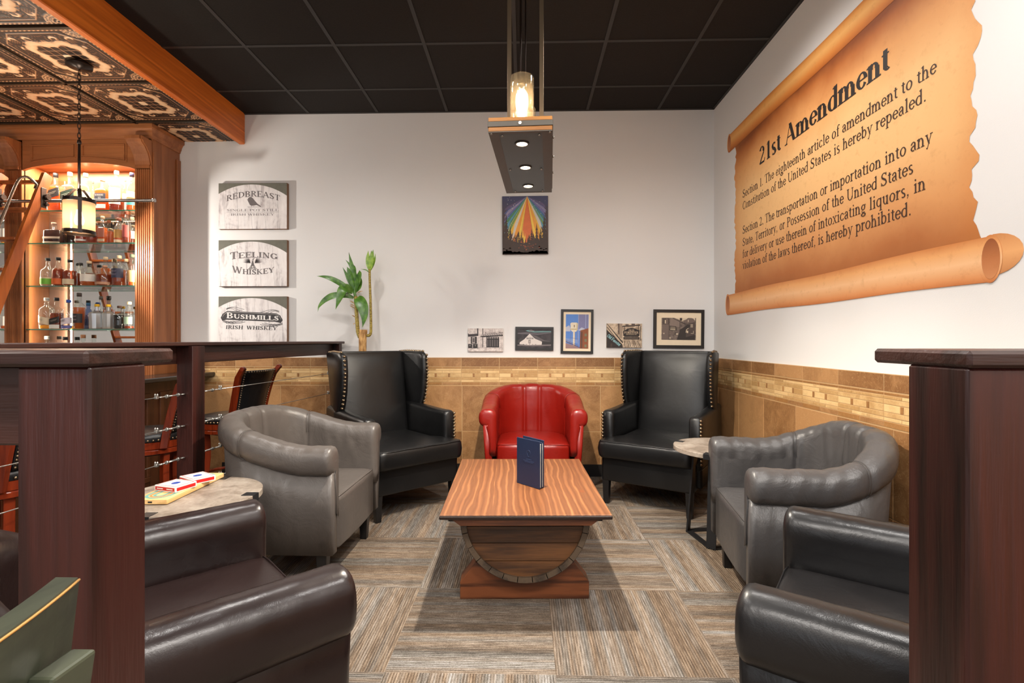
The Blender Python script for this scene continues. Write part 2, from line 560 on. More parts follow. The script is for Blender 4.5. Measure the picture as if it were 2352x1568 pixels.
# ---------------------------------------------------------------- serif lettering (own stroke glyphs)
# strokes: V x y0 y1 [flags b t]: thick stem; H x0 x1 y: hairline; D x0 y0 x1 y1 w; A cx cy rx ry a0 a1; S serif x y; T dot
XH = 0.46; CH = 0.68; AS = 0.69; DS = -0.22
G = {
 'a': (0.44, [('A', .2, .33, .13, .13, 160, 0), ('V', .31, .07, .33), ('A', .2, .13, .14, .13, 60, 300), ('H2', .24, .25, .33, .29), ('A', .38, .07, .05, .07, 180, 290), ('B', .09, .34, .035)]),
 'b': (0.5, [('V', .1, 0, AS, 't'), ('A', .25, .23, .17, .23, -150, 150)]),
 'c': (0.44, [('A', .24, .23, .19, .23, 50, 320), ('B', .35, .36, .035)]),
 'd': (0.5, [('V', .38, 0, AS, 'tr'), ('A', .24, .23, .19, .23, 30, 330)]),
 'e': (0.44, [('A', .23, .23, .18, .23, 0, 325), ('H', .07, .4, .25)]),
 'f': (0.33, [('V', .14, 0, .58, 'b'), ('A', .24, .56, .1, .12, 180, 40), ('H', .03, .29, .44), ('B', .31, .63, .035)]),
 'g': (0.48, [('A', .22, .3, .15, .16, 0, 360), ('A', .24, -.1, .18, .11, 0, 360), ('H2', .14, .16, .13, .03), ('H', .14, .38, .03), ('H', .34, .46, .42)]),
 'h': (0.52, [('V', .11, 0, AS, 'bt'), ('A', .25, .3, .13, .16, 180, 0), ('V', .38, 0, .3, 'b')]),
 'i': (0.28, [('V', .14, 0, XH, 'bt'), ('B', .13, .62, .05)]),
 'j': (0.28, [('V', .15, -.1, XH, 't'), ('A', .06, -.1, .09, .12, 0, -120), ('B', .14, .62, .05)]),
 'k': (0.5, [('V', .11, 0, AS, 'bt'), ('D', .14, .18, .38, .44, .03), ('D', .22, .26, .42, 0, .07), ('S', .4, 0), ('S', .38, .44)]),
 'l': (0.28, [('V', .14, 0, AS, 'bt')]),
 'm': (0.78, [('V', .11, 0, XH, 'bt'), ('A', .25, .3, .12, .16, 180, 0), ('V', .38, 0, .3, 'b'), ('A', .51, .3, .13, .16, 180, 0), ('V', .65, 0, .3, 'b')]),
 'n': (0.52, [('V', .11, 0, XH, 'bt'), ('A', .25, .3, .13, .16, 180, 0), ('V', .38, 0, .3, 'b')]),
 'o': (0.5, [('A', .25, .23, .19, .23, 0, 360)]),
 'p': (0.5, [('V', .11, DS, XH, 'bt'), ('A', .26, .23, .17, .23, -150, 150)]),
 'q': (0.5, [('V', .38, DS, XH, 'b'), ('A', .24, .23, .18, .23, 30, 330)]),
 'r': (0.35, [('V', .11, 0, XH, 'bt'), ('A', .24, .3, .12, .14, 180, 60), ('B', .3, .41, .04)]),
 's': (0.38, [('A', .19, .34, .12, .12, 40, 230), ('D', .1, .28, .28, .17, .065), ('A', .19, .11, .13, .12, 50, -140), ]),
 't': (0.3, [('V', .14, .08, .56), ('A', .22, .08, .08, .08, 180, 320), ('H', .02, .27, .44)]),
 'u': (0.52, [('V', .12, .14, XH, 't'), ('A', .25, .15, .13, .15, 180, 350), ('V', .38, 0, XH, 't'), ('H', .38, .47, .01)]),
 'v': (0.48, [('D', .09, XH, .25, 0, .075), ('D', .25, 0, .39, XH, .025), ('S', .09, XH), ('S', .39, XH)]),
 'w': (0.7, [('D', .09, XH, .22, 0, .075), ('D', .22, 0, .34, XH, .025), ('D', .34, XH, .48, 0, .075), ('D', .48, 0, .6, XH, .025), ('S', .09, XH), ('S', .34, XH), ('S', .6, XH)]),
 'x': (0.48, [('D', .1, XH, .38, 0, .075), ('D', .09, 0, .37, XH, .025), ('S', .1, XH), ('S', .38, XH), ('S', .09, 0), ('S', .39, 0)]),
 'y': (0.48, [('D', .09, XH, .25, 0, .075), ('D', .13, DS, .39, XH, .03), ('S', .09, XH), ('S', .39, XH), ('B', .11, -.17, .035)]),
 'z': (0.44, [('H', .07, .37, .44), ('D', .36, .44, .08, .02, .07), ('H', .07, .38, .015)]),
 'A': (0.72, [('D', .11, 0, .35, CH, .03), ('D', .35, CH, .61, 0, .09), ('H', .2, .51, .23), ('S', .1, 0), ('S', .61, 0)]),
 'B': (0.64, [('V', .15, 0, CH, 'bt'), ('A', .3, .51, .2, .165, -90, 90), ('A', .31, .18, .23, .175, -90, 90), ('H', .15, .32, .665), ('H', .15, .32, .35), ('H', .15, .32, .015)]),
 'C': (0.66, [('A', .36, .34, .28, .35, 45, 315), ('D', .57, .45, .57, .66, .025), ('D', .57, .08, .57, .2, .02)]),
 'D': (0.72, [('V', .15, 0, CH, 'bt'), ('A', .3, .34, .33, .335, -90, 90), ('H', .15, .32, .665), ('H', .15, .32, .015)]),
 'E': (0.61, [('V', .15, 0, CH, 'bt'), ('H', .15, .54, .665), ('H', .15, .42, .35), ('H', .15, .56, .015), ('D', .54, .52, .54, .67, .02), ('D', .56, .02, .56, .17, .02), ('D', .42, .27, .42, .43, .02)]),
 'F': (0.56, [('V', .15, 0, CH, 'bt'), ('H', .15, .52, .665), ('H', .15, .4, .35), ('D', .52, .52, .52, .67, .02), ('D', .4, .27, .4, .43, .02)]),
 'G': (0.72, [('A', .36, .34, .28, .35, 45, 320), ('V', .58, .06, .3, 't'), ('D', .58, .47, .58, .66, .025)]),
 'H': (0.72, [('V', .15, 0, CH, 'bt'), ('V', .57, 0, CH, 'bt'), ('H', .15, .57, .35)]),
 'I': (0.33, [('V', .16, 0, CH, 'bt')]),
 'J': (0.4, [('V', .23, .08, CH, 't'), ('A', .14, .1, .1, .12, 0, -150)]),
 'K': (0.72, [('V', .15, 0, CH, 'bt'), ('D', .18, .28, .56, .66, .03), ('D', .28, .38, .6, .01, .085), ('S', .57, CH), ('S', .6, 0)]),
 'L': (0.61, [('V', .15, 0, CH, 'bt'), ('H', .15, .56, .015), ('D', .56, .02, .56, .19, .02)]),
 'M': (0.89, [('V', .15, 0, CH, 'bt'), ('V', .74, 0, CH, 'bt'), ('D', .15, CH, .44, .04, .08), ('D', .44, .04, .72, CH, .025)]),
 'N': (0.72, [('D', .15, 0, .15, CH, .03), ('D', .15, CH, .59, 0, .09), ('D', .59, 0, .59, CH, .03), ('S', .15, 0), ('S', .12, CH), ('S', .59, CH)]),
 'O': (0.72, [('A', .36, .34, .29, .35, 0, 360)]),
 'P': (0.56, [('V', .15, 0, CH, 'bt'), ('A', .3, .5, .21, .17, -90, 90), ('H', .15, .31, .665), ('H', .15, .31, .33)]),
 'R': (0.66, [('V', .15, 0, CH, 'bt'), ('A', .3, .51, .2, .16, -90, 90), ('H', .15, .31, .665), ('H', .15, .31, .35), ('D', .32, .34, .58, .01, .085), ('S', .58, 0)]),
 'S': (0.56, [('A', .27, .51, .18, .17, 40, 235), ('D', .13, .43, .42, .26, .09), ('A', .27, .17, .2, .17, 55, -145), ('D', .44, .5, .44, .67, .025), ('D', .08, .02, .08, .2, .025)]),
 'T': (0.61, [('V', .3, 0, CH, 'b'), ('H', .05, .56, .665), ('D', .06, .51, .06, .67, .02), ('D', .55, .51, .55, .67, .02)]),
 'U': (0.72, [('V', .15, .2, CH, 't'), ('A', .365, .21, .215, .22, 180, 360), ('D', .58, .2, .58, CH, .03), ('S', .58, CH)]),
 'W': (0.94, [('D', .1, CH, .3, 0, .09), ('D', .3, 0, .47, .6, .03), ('D', .45, CH, .65, 0, .09), ('D', .65, 0, .84, CH, .03), ('S', .1, CH), ('S', .45, CH), ('S', .84, CH)]),
 'Y': (0.72, [('V', .36, 0, .3, 'b'), ('D', .11, CH, .36, .28, .09), ('D', .36, .28, .6, CH, .03), ('S', .11, CH), ('S', .6, CH)]),
 '1': (0.46, [('V', .25, 0, .66, 'b'), ('D', .12, .56, .26, .67, .03)]),
 '2': (0.5, [('A', .23, .49, .16, .18, 165, -25), ('D', .38, .42, .08, .03, .05), ('H4', .07, .43, .035), ('D', .43, .05, .46, .16, .02)]),
 '~': (2.6, [('H', .1, 2.5, .34), ('H', .3, 2.2, .05)]),
 '.': (0.25, [('B', .12, .045, .05)]),
 ',': (0.25, [('B', .12, .045, .05), ('D', .15, .03, .09, -.11, .03)]),
}


def glyph_polys(ch, thick, thin):
    polys = []
    if ch not in G: return 0.25, polys
    adv, strokes = G[ch]

    def rect(x0, y0, x1, y1):
        polys.append([(x0, y0), (x1, y0), (x1, y1), (x0, y1)])
    for s in strokes:
        k = s[0]
        if k == 'V':
            x, y0, y1 = s[1:4]
            fl = s[4] if len(s) > 4 else ''
            rect(x - thick / 2, y0, x + thick / 2, y1)
            sw = thick * 0.5 + 0.055
            if 'b' in fl: rect(x - sw, y0, x + sw, y0 + thin)
            if 't' in fl:
                if y1 == CH: rect(x - sw, y1 - thin, x + sw, y1)
                else: polys.append([(x - sw, y1 - thin * 1.8), (x, y1 - thin * 1.8), (x + thick / 2, y1), (x + thick / 2 - .01, y1 + thin * .4), (x - sw, y1 - thin * .8)])
        elif k == 'H': rect(s[1], s[3] - thin / 2, s[2], s[3] + thin / 2)
        elif k == 'H4': rect(s[1], s[3] - .035, s[2], s[3] + .035)
        elif k == 'H2' or k == 'D':
            if k == 'H2': x0, y0, x1, y1 = s[1], s[2], s[3], s[4]; w_ = thin
            else:
                x0, y0, x1, y1 = s[1:5]
                w_ = thin if s[5] <= .035 else s[5] * thick / .085
            dx, dy = x1 - x0, y1 - y0
            if abs(dy) > abs(dx) * 0.7:
                polys.append([(x0 - w_ / 2, y0), (x0 + w_ / 2, y0), (x1 + w_ / 2, y1), (x1 - w_ / 2, y1)])
            else:
                L = math.hypot(dx, dy); nx, ny = -dy / L * w_ / 2, dx / L * w_ / 2
                polys.append([(x0 + nx, y0 + ny), (x0 - nx, y0 - ny), (x1 - nx, y1 - ny), (x1 + nx, y1 + ny)])
        elif k == 'A':
            cx, cy, rx, ry, a0, a1 = s[1:7]
            n = max(4, int(abs(a1 - a0) / 20))
            pr = None
            for i in range(n + 1):
                a = radians(a0 + (a1 - a0) * i / n)
                w_ = thin + (thick - thin) * abs(cos(a)) ** 1.6
                o_ = (cx + (rx + w_ * .3) * cos(a), cy + (ry) * sin(a))
                i_ = (cx + (rx - w_ * .7) * cos(a), cy + (ry - max(w_, thin)) * sin(a)) if abs(cos(a)) > .5 else (cx + (rx - w_ * .7) * cos(a), cy + (ry - w_) * sin(a))
                if pr: polys.append([pr[0], o_, i_, pr[1]])
                pr = (o_, i_)
        elif k == 'S':
            y = s[2]
            y0 = 0 if y < .2 else y - thin
            rect(s[1] - .085, y0, s[1] + .085, y0 + thin)
        elif k == 'B':
            r = s[3] * (0.8 + thick * 2.5)
            polys.append([(s[1] + r * cos(2 * pi * i / 8), s[2] + r * sin(2 * pi * i / 8)) for i in range(8)])
    return adv, polys


def text_width(t, track=0.0):
    return sum((G[c][0] if c in G else 0.25) + track for c in t)


def put_text(mb, t, x, y, h, width=None, thick=0.085, thin=0.03, track=0.0, z=0.0, warp=None, slant=0.0, caps=False, smallcaps=False):
    """lay text with cap height h starting at x,y, in the XY plane of mb (depth z)"""
    sc = h / CH
    if smallcaps:
        tw = sum((G[c.upper()][0] if c.upper() in G else .25) * (1 if c.isupper() or c == ' ' else .78) + track for c in t)
    else:
        tw = text_width(t, track)
    sx = (width / tw) if width else sc
    cx = 0
    for c in t:
        k = 1.0
        if smallcaps and c.islower():
            c = c.upper(); k = .78
        adv, polys = glyph_polys(c, thick / (k ** .5), thin / (k ** .5))
        for zi, p in enumerate(polys):
            q = []
            for a, b in p:
                X = (cx + a * k) * sx + slant * b * sc; Y = b * k * sc
                if warp: X, Y = warp(X, Y, tw * sx)
                q.append((x + X, y + Y, z + zi * .00004))
            mb.add(q, [tuple(range(len(q)))])
        cx += adv * k + track
    return tw * sx


# ---------------------------------------------------------------- palette
M_wall = NT('warm grey wall paint')
_v = M_wall.coords()
_n = M_wall.noise(_v, 260, 3)
_n2 = M_wall.noise(_v, 1.2, 2)
M_wall.base(M_wall.mix(_n2, lin((220, 218, 216)), lin((228, 226, 224))), 0.62, 0, 0.35)
M_wall.bump(_n, 0.12, 0.003)
M_wall = M_wall.m
black_tile = NT('black ceiling board')
_v = black_tile.coords()
black_tile.base(black_tile.mix(black_tile.noise(_v, 140, 3), lin((24, 21, 20)), lin((42, 37, 34))), 0.85, 0, 0.25)
black_tile.bump(black_tile.noise(_v, 90, 3), 0.25, 0.004)
black_tile = black_tile.m
grid_metal = plain('charcoal grid metal', (46, 42, 40), 0.55, 0.1)
dark_trim = plain('black baseboard vinyl', (22, 19, 18), 0.5)
M_esp = wood('espresso stained pine', (15, 6, 5), (56, 23, 18), 'Z', 70, 0.36, 4, bump=0.35, contrast=0.6)
M_espx = wood('espresso stained rail', (24, 10, 7), (62, 34, 27), 'X', 70, 0.36, 4, bump=0.35, contrast=0.6)
M_espy = wood('espresso stained rail lengthwise', (24, 10, 7), (62, 34, 27), 'Y', 70, 0.36, 4, bump=0.35, contrast=0.6)
M_beam = wood('orange stained beam', (184, 84, 20), (238, 132, 48), 'Y', 50, 0.42, 2.5, bump=0.1, contrast=0.7)
M_cab = wood('chestnut cabinet wood', (126, 72, 38), (172, 108, 64), 'Z', 80, 0.38, 3, bump=0.1, contrast=0.8)
M_cabx = wood('chestnut cabinet wood across', (128, 74, 40), (174, 110, 66), 'X', 80, 0.38, 3, bump=0.1, contrast=0.8)
M_ladder = wood('honey ladder wood', (130, 62, 20), (176, 98, 44), 'Z', 70, 0.35, 3, bump=0.08, contrast=0.8)
M_cherry = wood('cherry stool wood', (70, 18, 6), (128, 46, 20), 'Z', 60, 0.22, 4, bump=0.05, contrast=0.8)
M_dark_bar = wood('dark bar front wood', (62, 34, 20), (92, 54, 32), 'Z', 60, 0.4, 3, bump=0.1)
M_counter = plain('dark stone bar top', (46, 43, 44), 0.2, 0, 0.5, 0.3)
M_blk_leather = leather('black leather', (14, 14, 15), 0.36, 0.08)
M_blk_leather2 = leather('smooth black stool leather', (20, 20, 22), 0.3, 0.15)
M_near_leather = leather('black near chair leather', (24, 23, 24), 0.32, 0.10)
M_grey_leather = leather('worn grey leather', (84, 78, 74), 0.36, 0.22, 0.5)
M_grey2_leather = leather('slate grey leather', (68, 66, 66), 0.34, 0.3, 0.5)
M_brown_leather = leather('dark brown leather', (33, 22, 21), 0.29, 0.08)
M_red_leather = leather('red leather', (126, 20, 12), 0.3, 0.14, 0.5, 0.15)
M_nail = plain('antique brass nail', (150, 130, 105), 0.28, 0.95)
M_iron = plain('black powder coated steel', (34, 34, 36), 0.42, 0.3)
M_blackwood = plain('black painted leg', (20, 19, 20), 0.35)
M_steel = plain('brushed steel', (176, 172, 166), 0.25, 1.0)
M_steel_d = plain('aged dark steel', (86, 78, 74), 0.35, 0.9)
M_chrome = plain('galvanised steel', (190, 190, 186), 0.3, 0.9)

# ---------------------------------------------------------------- room shell
XR = 1.646; YB = 4.405; ZC = 3.192; XL = -6.6; YF = -4.6
BEAM_X = -2.478; SOF = 2.934

k = NT('carpet tiles')
geo = k.n('ShaderNodeNewGeometry')
sep = k.n('ShaderNodeSeparateXYZ')
k.put(sep.inputs[0], geo.outputs['Position'])
PX, PY = sep.outputs[0], sep.outputs[1]
P = 0.6125
ux = k.math('DIVIDE', k.math('SUBTRACT', PX, 0.112), P)
uy = k.math('DIVIDE', k.math('SUBTRACT', PY, 1.787), P)
ix = k.math('FLOOR', ux); iy = k.math('FLOOR', uy)
par = k.math('FLOORED_MODULO', k.math('ADD', ix, iy), 2.0)   # 0 -> lines run along Y
# along / across coordinates
inv = k.math('SUBTRACT', 1.0, par)
across = k.math('ADD', k.math('MULTIPLY', PX, inv), k.math('MULTIPLY', PY, par))
along = k.math('ADD', k.math('MULTIPLY', PY, inv), k.math('MULTIPLY', PX, par))
cell = k.math('ADD', k.math('MULTIPLY', ix, 3.17), k.math('MULTIPLY', iy, 7.31))
comb = k.n('ShaderNodeCombineXYZ')
k.put(comb.inputs[0], k.math('MULTIPLY', across, 1.0)); k.put(comb.inputs[1], k.math('MULTIPLY', along, 0.09)); k.put(comb.inputs[2], cell)
comb2 = k.n('ShaderNodeCombineXYZ')
k.put(comb2.inputs[0], across); k.put(comb2.inputs[1], k.math('MULTIPLY', along, 0.5)); k.put(comb2.inputs[2], cell)
comb3 = k.n('ShaderNodeCombineXYZ')
k.put(comb3.inputs[0], across); k.put(comb3.inputs[1], k.math('MULTIPLY', along, 0.012)); k.put(comb3.inputs[2], cell)
streak = k.noise(comb.outputs[0], 130, 3, 0.65)
band = k.noise(comb3.outputs[0], 16, 2, 0.5)
fuzz = k.noise(comb2.outputs[0], 420, 2, 0.6)
hue = k.noise(comb3.outputs[0], 22, 3, 0.6)
ridge = k.math('SINE', k.math('MULTIPLY', across, 2 * pi / 0.0105))
val = k.math('ADD', k.math('ADD', k.math('MULTIPLY', streak, 0.50), k.math('MULTIPLY', fuzz, 0.42)), k.math('ADD', k.math('MULTIPLY', ridge, 0.06), k.math('MULTIPLY', band, 0.42)))
warmc = k.ramp(val, [(0.42, lin((56, 45, 37))), (0.60, lin((92, 77, 63))), (0.74, lin((128, 111, 94))), (0.95, lin((168, 154, 138)))])
coolc = k.ramp(val, [(0.42, lin((52, 47, 43))), (0.60, lin((88, 83, 77))), (0.74, lin((124, 119, 113))), (0.95, lin((168, 167, 167)))])
k.base(k.mix(k.ramp(hue, [(0.42, (0, 0, 0, 1)), (0.62, (1, 1, 1, 1))]), warmc, coolc), 0.95, 0, 0.15)
k.bump(k.math('ADD', k.math('MULTIPLY', ridge, 0.5), fuzz), 0.5, 0.003)
M_carpet = k.m

mb = MB(); mb.box(XL, XR, YF, YB, -0.05, 0.0)
struct(mb.build('floor', M_carpet))
mb = MB(); mb.box(XL, XR + 0.1, YB, YB + 0.1, 0, ZC + 0.1)
struct(mb.build('wall_back', M_wall))
mb = MB(); mb.box(XR, XR + 0.1, YF, YB, 0, ZC + 0.1)
struct(mb.build('wall_right', M_wall))
mb = MB(); mb.box(XL - 0.1, XL, YF, YB, 0, ZC + 0.1)
struct(mb.build('wall_left', M_wall))
mb = MB(); mb.box(XL, XR, YF - 0.1, YF, 0, 0.7); mb.box(XL, XR, YF - 0.1, YF, 2.7, ZC + 0.1)
for a, b in ((XL, -4.2), (-0.9 - .06, -0.9 + .06), (1.1, XR)): mb.box(a, b, YF - 0.1, YF, 0.7, 2.7)
struct(mb.build('wall_front', M_wall))
# two unseen windows added behind the camera to go with the fill
for i, (a, b) in enumerate(((-4.2, -0.96), (-0.84, 1.1))):
    mb = MB()
    for q in (a, b - 0.05, (a + b) / 2 - 0.025): mb.box(q, q + 0.05, YF - 0.07, YF - 0.02, 0.7, 2.7)
    mb.box(a, b, YF - 0.07, YF - 0.02, 0.7, 0.75); mb.box(a, b, YF - 0.07, YF - 0.02, 2.65, 2.7)
    wn = struct(mb.build('unseen_window_%d' % (i + 1), M_iron))
    mb = MB(); mb.box(a + .05, b - .05, YF - 0.05, YF - 0.045, 0.75, 2.65)
    mb.build('pane', glassy('window glass %d' % i, (0.95, 0.97, 0.97, 1)), wn)
# black suspended ceiling
mb = MB(); mb.box(BEAM_X, XR, YF, YB, ZC, ZC + 0.05)
ceil_o = struct(mb.build('ceiling', black_tile))
mb = MB()
x = -0.065
xs = [-0.065 + 0.613 * i for i in range(-4, 3)]
for x in xs:
    if BEAM_X < x < XR: mb.box(x - 0.012, x + 0.012, YF, YB, ZC - 0.004, ZC + 0.002)
y = 3.99
while y > YF:
    mb.box(BEAM_X, XR, y - 0.012, y + 0.012, ZC - 0.0035, ZC + 0.002); y -= 0.606
mb.box(BEAM_X, XR, YB - 0.02, YB, ZC - 0.006, ZC + .002); mb.box(XR - 0.02, XR, YF, YB, ZC - 0.006, ZC + .002)
struct(mb.build('trim_1', grid_metal))
# orange beam along the soffit and soffit slab
mb = MB(); mb.bbox(BEAM_X - 0.05, BEAM_X, YF, YB, SOF - 0.012, ZC + 0.02, 0.006)
struct(mb.build('trim_2', M_beam))
mb = MB(); mb.box(XL, BEAM_X - 0.05, YF, YB, SOF + 0.03, ZC)
struct(mb.build('trim_3', black_tile))
# baseboards
mb = MB(); mb.box(BEAM_X - .2, XR, YB - 0.014, YB, 0, 0.105)
struct(mb.build('baseboard_back', dark_trim))
mb = MB(); mb.box(XR - 0.014, XR, YF, YB, 0, 0.105)
struct(mb.build('baseboard_right', dark_trim))

# ---------------------------------------------------------------- ornate copper ceiling tiles
def sm(a, b, x):
    t = min(1, max(0, (x - a) / (b - a))); return t * t * (3 - 2 * t)


def tin_h(u, v):
    """relief height 0..1 on a 1x1 tile"""
    x = abs(u - 0.5) * 2; y = abs(v - 0.5) * 2
    su = 1 if u > .5 else -1; sv = 1 if v > .5 else -1
    m = max(x, y)
    h = 0.12
    # outer flat border and rope moulding
    if m > 0.955: return 0.32
    if 0.86 < m < 0.945:
        t = (u + v if x > y else u + v) * 46
        rope = 0.5 + 0.5 * sin(t * 2 * pi / 2)
        e = 1 - abs((m - 0.902) / 0.043)
        h = max(h, e * (0.35 + 0.55 * rope))
    for rr, ww, hh in ((0.80, .018, .75), (0.765, .012, .5)):
        # chamfered-corner ridge
        d = max(m, (x + y) * 0.62)
        h = max(h, hh * max(0, 1 - abs(d - rr) / ww))
    # corner fans
    cx, cy = 1 - x, 1 - y
    r = math.hypot(cx - .08, cy - .08); a = atan2(cy - .08, cx - .08)
    if r < 0.30 and x < .9 and y < .9:
        for q in (0.11, 0.17, 0.23, 0.28):
            h = max(h, 0.9 * max(0, 1 - abs(r - q) / 0.016))
        h = max(h, 0.65 * (0.5 + 0.5 * cos(a * 22)) * (1 if .18 < r < .27 else .4))
    # inner cartouche with scalloped edge
    ang = atan2(y, x)
    R = 0.56 + 0.07 * cos(ang * 4) * -1 + 0.055 * abs(cos(ang * 6))
    d = math.hypot(x, y)
    if d < R + 0.01:
        band_ = R - d
        if band_ < 0.17: h = max(h, 0.85 - 2.2 * abs(band_ - 0.085) ** 1.0)
        else:
            gx = abs(((u * 13 + .5) % 1) - .5); gy = abs(((v * 13 + .5) % 1) - .5)
            h = max(0.1, 0.62 * max(0, 1 - min(gx, gy) / 0.13))
            st = math.hypot(u - .5, v - .5)
            if st < .045: h = 0.9
    elif d < R + 0.05:
        h = max(h, 0.5 * (0.5 + 0.5 * sin(ang * 30)))
    elif m < 0.75:
        # stippled foliage ground and scrolls
        s1 = sin(x * 70 + 6 * sin(y * 11)) * sin(y * 70 + 6 * sin(x * 11))
        h = max(h, 0.12 + 0.38 * max(0, s1))
        for ccx, ccy in ((.62, .30), (.30, .62), (.60, .60)):
            rr = math.hypot(x - ccx, y - ccy); aa = atan2(y - ccy, x - ccx)
            sp = (rr * 26 - aa) % (2 * pi)
            if rr < .115: h = max(h, 0.85 * max(0, cos(sp)) ** 2)
    return h


k = NT('antique copper tin')
at = k.n('ShaderNodeAttribute', attribute_name='relief')
c = k.ramp(at.outputs['Fac'], [(0.0, lin((30, 22, 18))), (0.22, lin((52, 36, 27))), (0.45, lin((150, 104, 72))), (0.7, lin((222, 178, 136))), (1.0, lin((246, 220, 184)))])
k.base(c, 0.45, 0.1, 0.5)
M_tin = k.m
N = 132
vs = []; fs = []; rel = []
TS = 0.606
for i in range(N + 1):
    for j in range(N + 1):
        u = i / N; v = j / N
        h = tin_h(u, v)
        rel.append(h)
        vs.append(((u - .5) * TS, (v - .5) * TS, -0.007 * h))
for i in range(N):
    for j in range(N):
        a = i * (N + 1) + j
        fs.append((a, a + 1, a + N + 2, a + N + 1))
tin_me = bpy.data.meshes.new('tin_tile')
tin_me.from_pydata(vs, [], fs)
tin_me.attributes.new('relief', 'FLOAT', 'POINT').data.foreach_set('value', rel)
tin_me.polygons.foreach_set('use_smooth', [True] * len(fs))
tin_me.materials.append(M_tin)
n_ = 0
for i in range(4):
    for j in range(6):
        cx = BEAM_X - 0.06 - TS / 2 - i * 0.608; cy = 3.985 - TS / 2 + 0.608 - j * 0.608
        if i == 3 and j > 3: continue
        o = bpy.data.objects.new('trim_%d' % (4 + n_), tin_me); n_ += 1
        o.location = (cx, cy, SOF + 0.022)
        COL.objects.link(o); struct(o)
mb = MB()
for i in range(6):
    x = BEAM_X - 0.06 - i * 0.608
    mb.box(x - .011, x + .011, YF, YB, SOF + 0.008, SOF + 0.016)
y = 3.985 + .608
while y > YF:
    if y < YB: mb.box(XL, BEAM_X - .05, y - .011, y + .011, SOF + 0.008, SOF + 0.0155)
    y -= .608
struct(mb.build('trim_%d' % (4 + n_), plain('bronze grid', (62, 54, 44), 0.4, 0.5)))
mb = MB(); mb.box(XL, BEAM_X - .05, YF, YB, SOF + .0225, SOF + .03)
struct(mb.build('trim_%d' % (5 + n_), plain('dark soffit board', (40, 32, 26), 0.7)))

# ---------------------------------------------------------------- wainscot wall tiles
def tile_mat(name, a, b, vein):
    k = NT(name)
    geo = k.n('ShaderNodeNewGeometry')
    v = k.coords()
    at = k.n('ShaderNodeAttribute', attribute_name='tone')
    big = k.noise(v, 7, 4, 0.65, 1.2)
    f = k.math('ADD', k.math('MULTIPLY', big, 0.9), k.math('MULTIPLY', k.math('SUBTRACT', at.outputs['Fac'], 0.5), 0.5))
    c = k.ramp(f, [(0.25, lin(a)), (0.65, lin(b))])
    vn = k.noise(v, 13, 5, 0.6, 2.5)
    line = k.math('LESS_THAN', k.math('ABSOLUTE', k.math('SUBTRACT', vn, 0.5)), 0.006)
    c = k.mix(k.math('MULTIPLY', line, 0.45), c, lin(vein))
    k.base(c, 0.42, 0, 0.4)
    k.bump(k.noise(v, 40, 4), 0.15, 0.004)
    return k.m


M_t_big = tile_mat('brown stone tile', (128, 88, 52), (172, 128, 84), (206, 170, 122))
M_t_bord = tile_mat('travertine mosaic', (176, 138, 88), (216, 182, 130), (226, 200, 156))
M_t_chip = tile_mat('brown mosaic chip', (138, 96, 54), (164, 118, 70), (200, 160, 110))
M_grout = plain('pale grout', (190, 156, 112), 0.8)


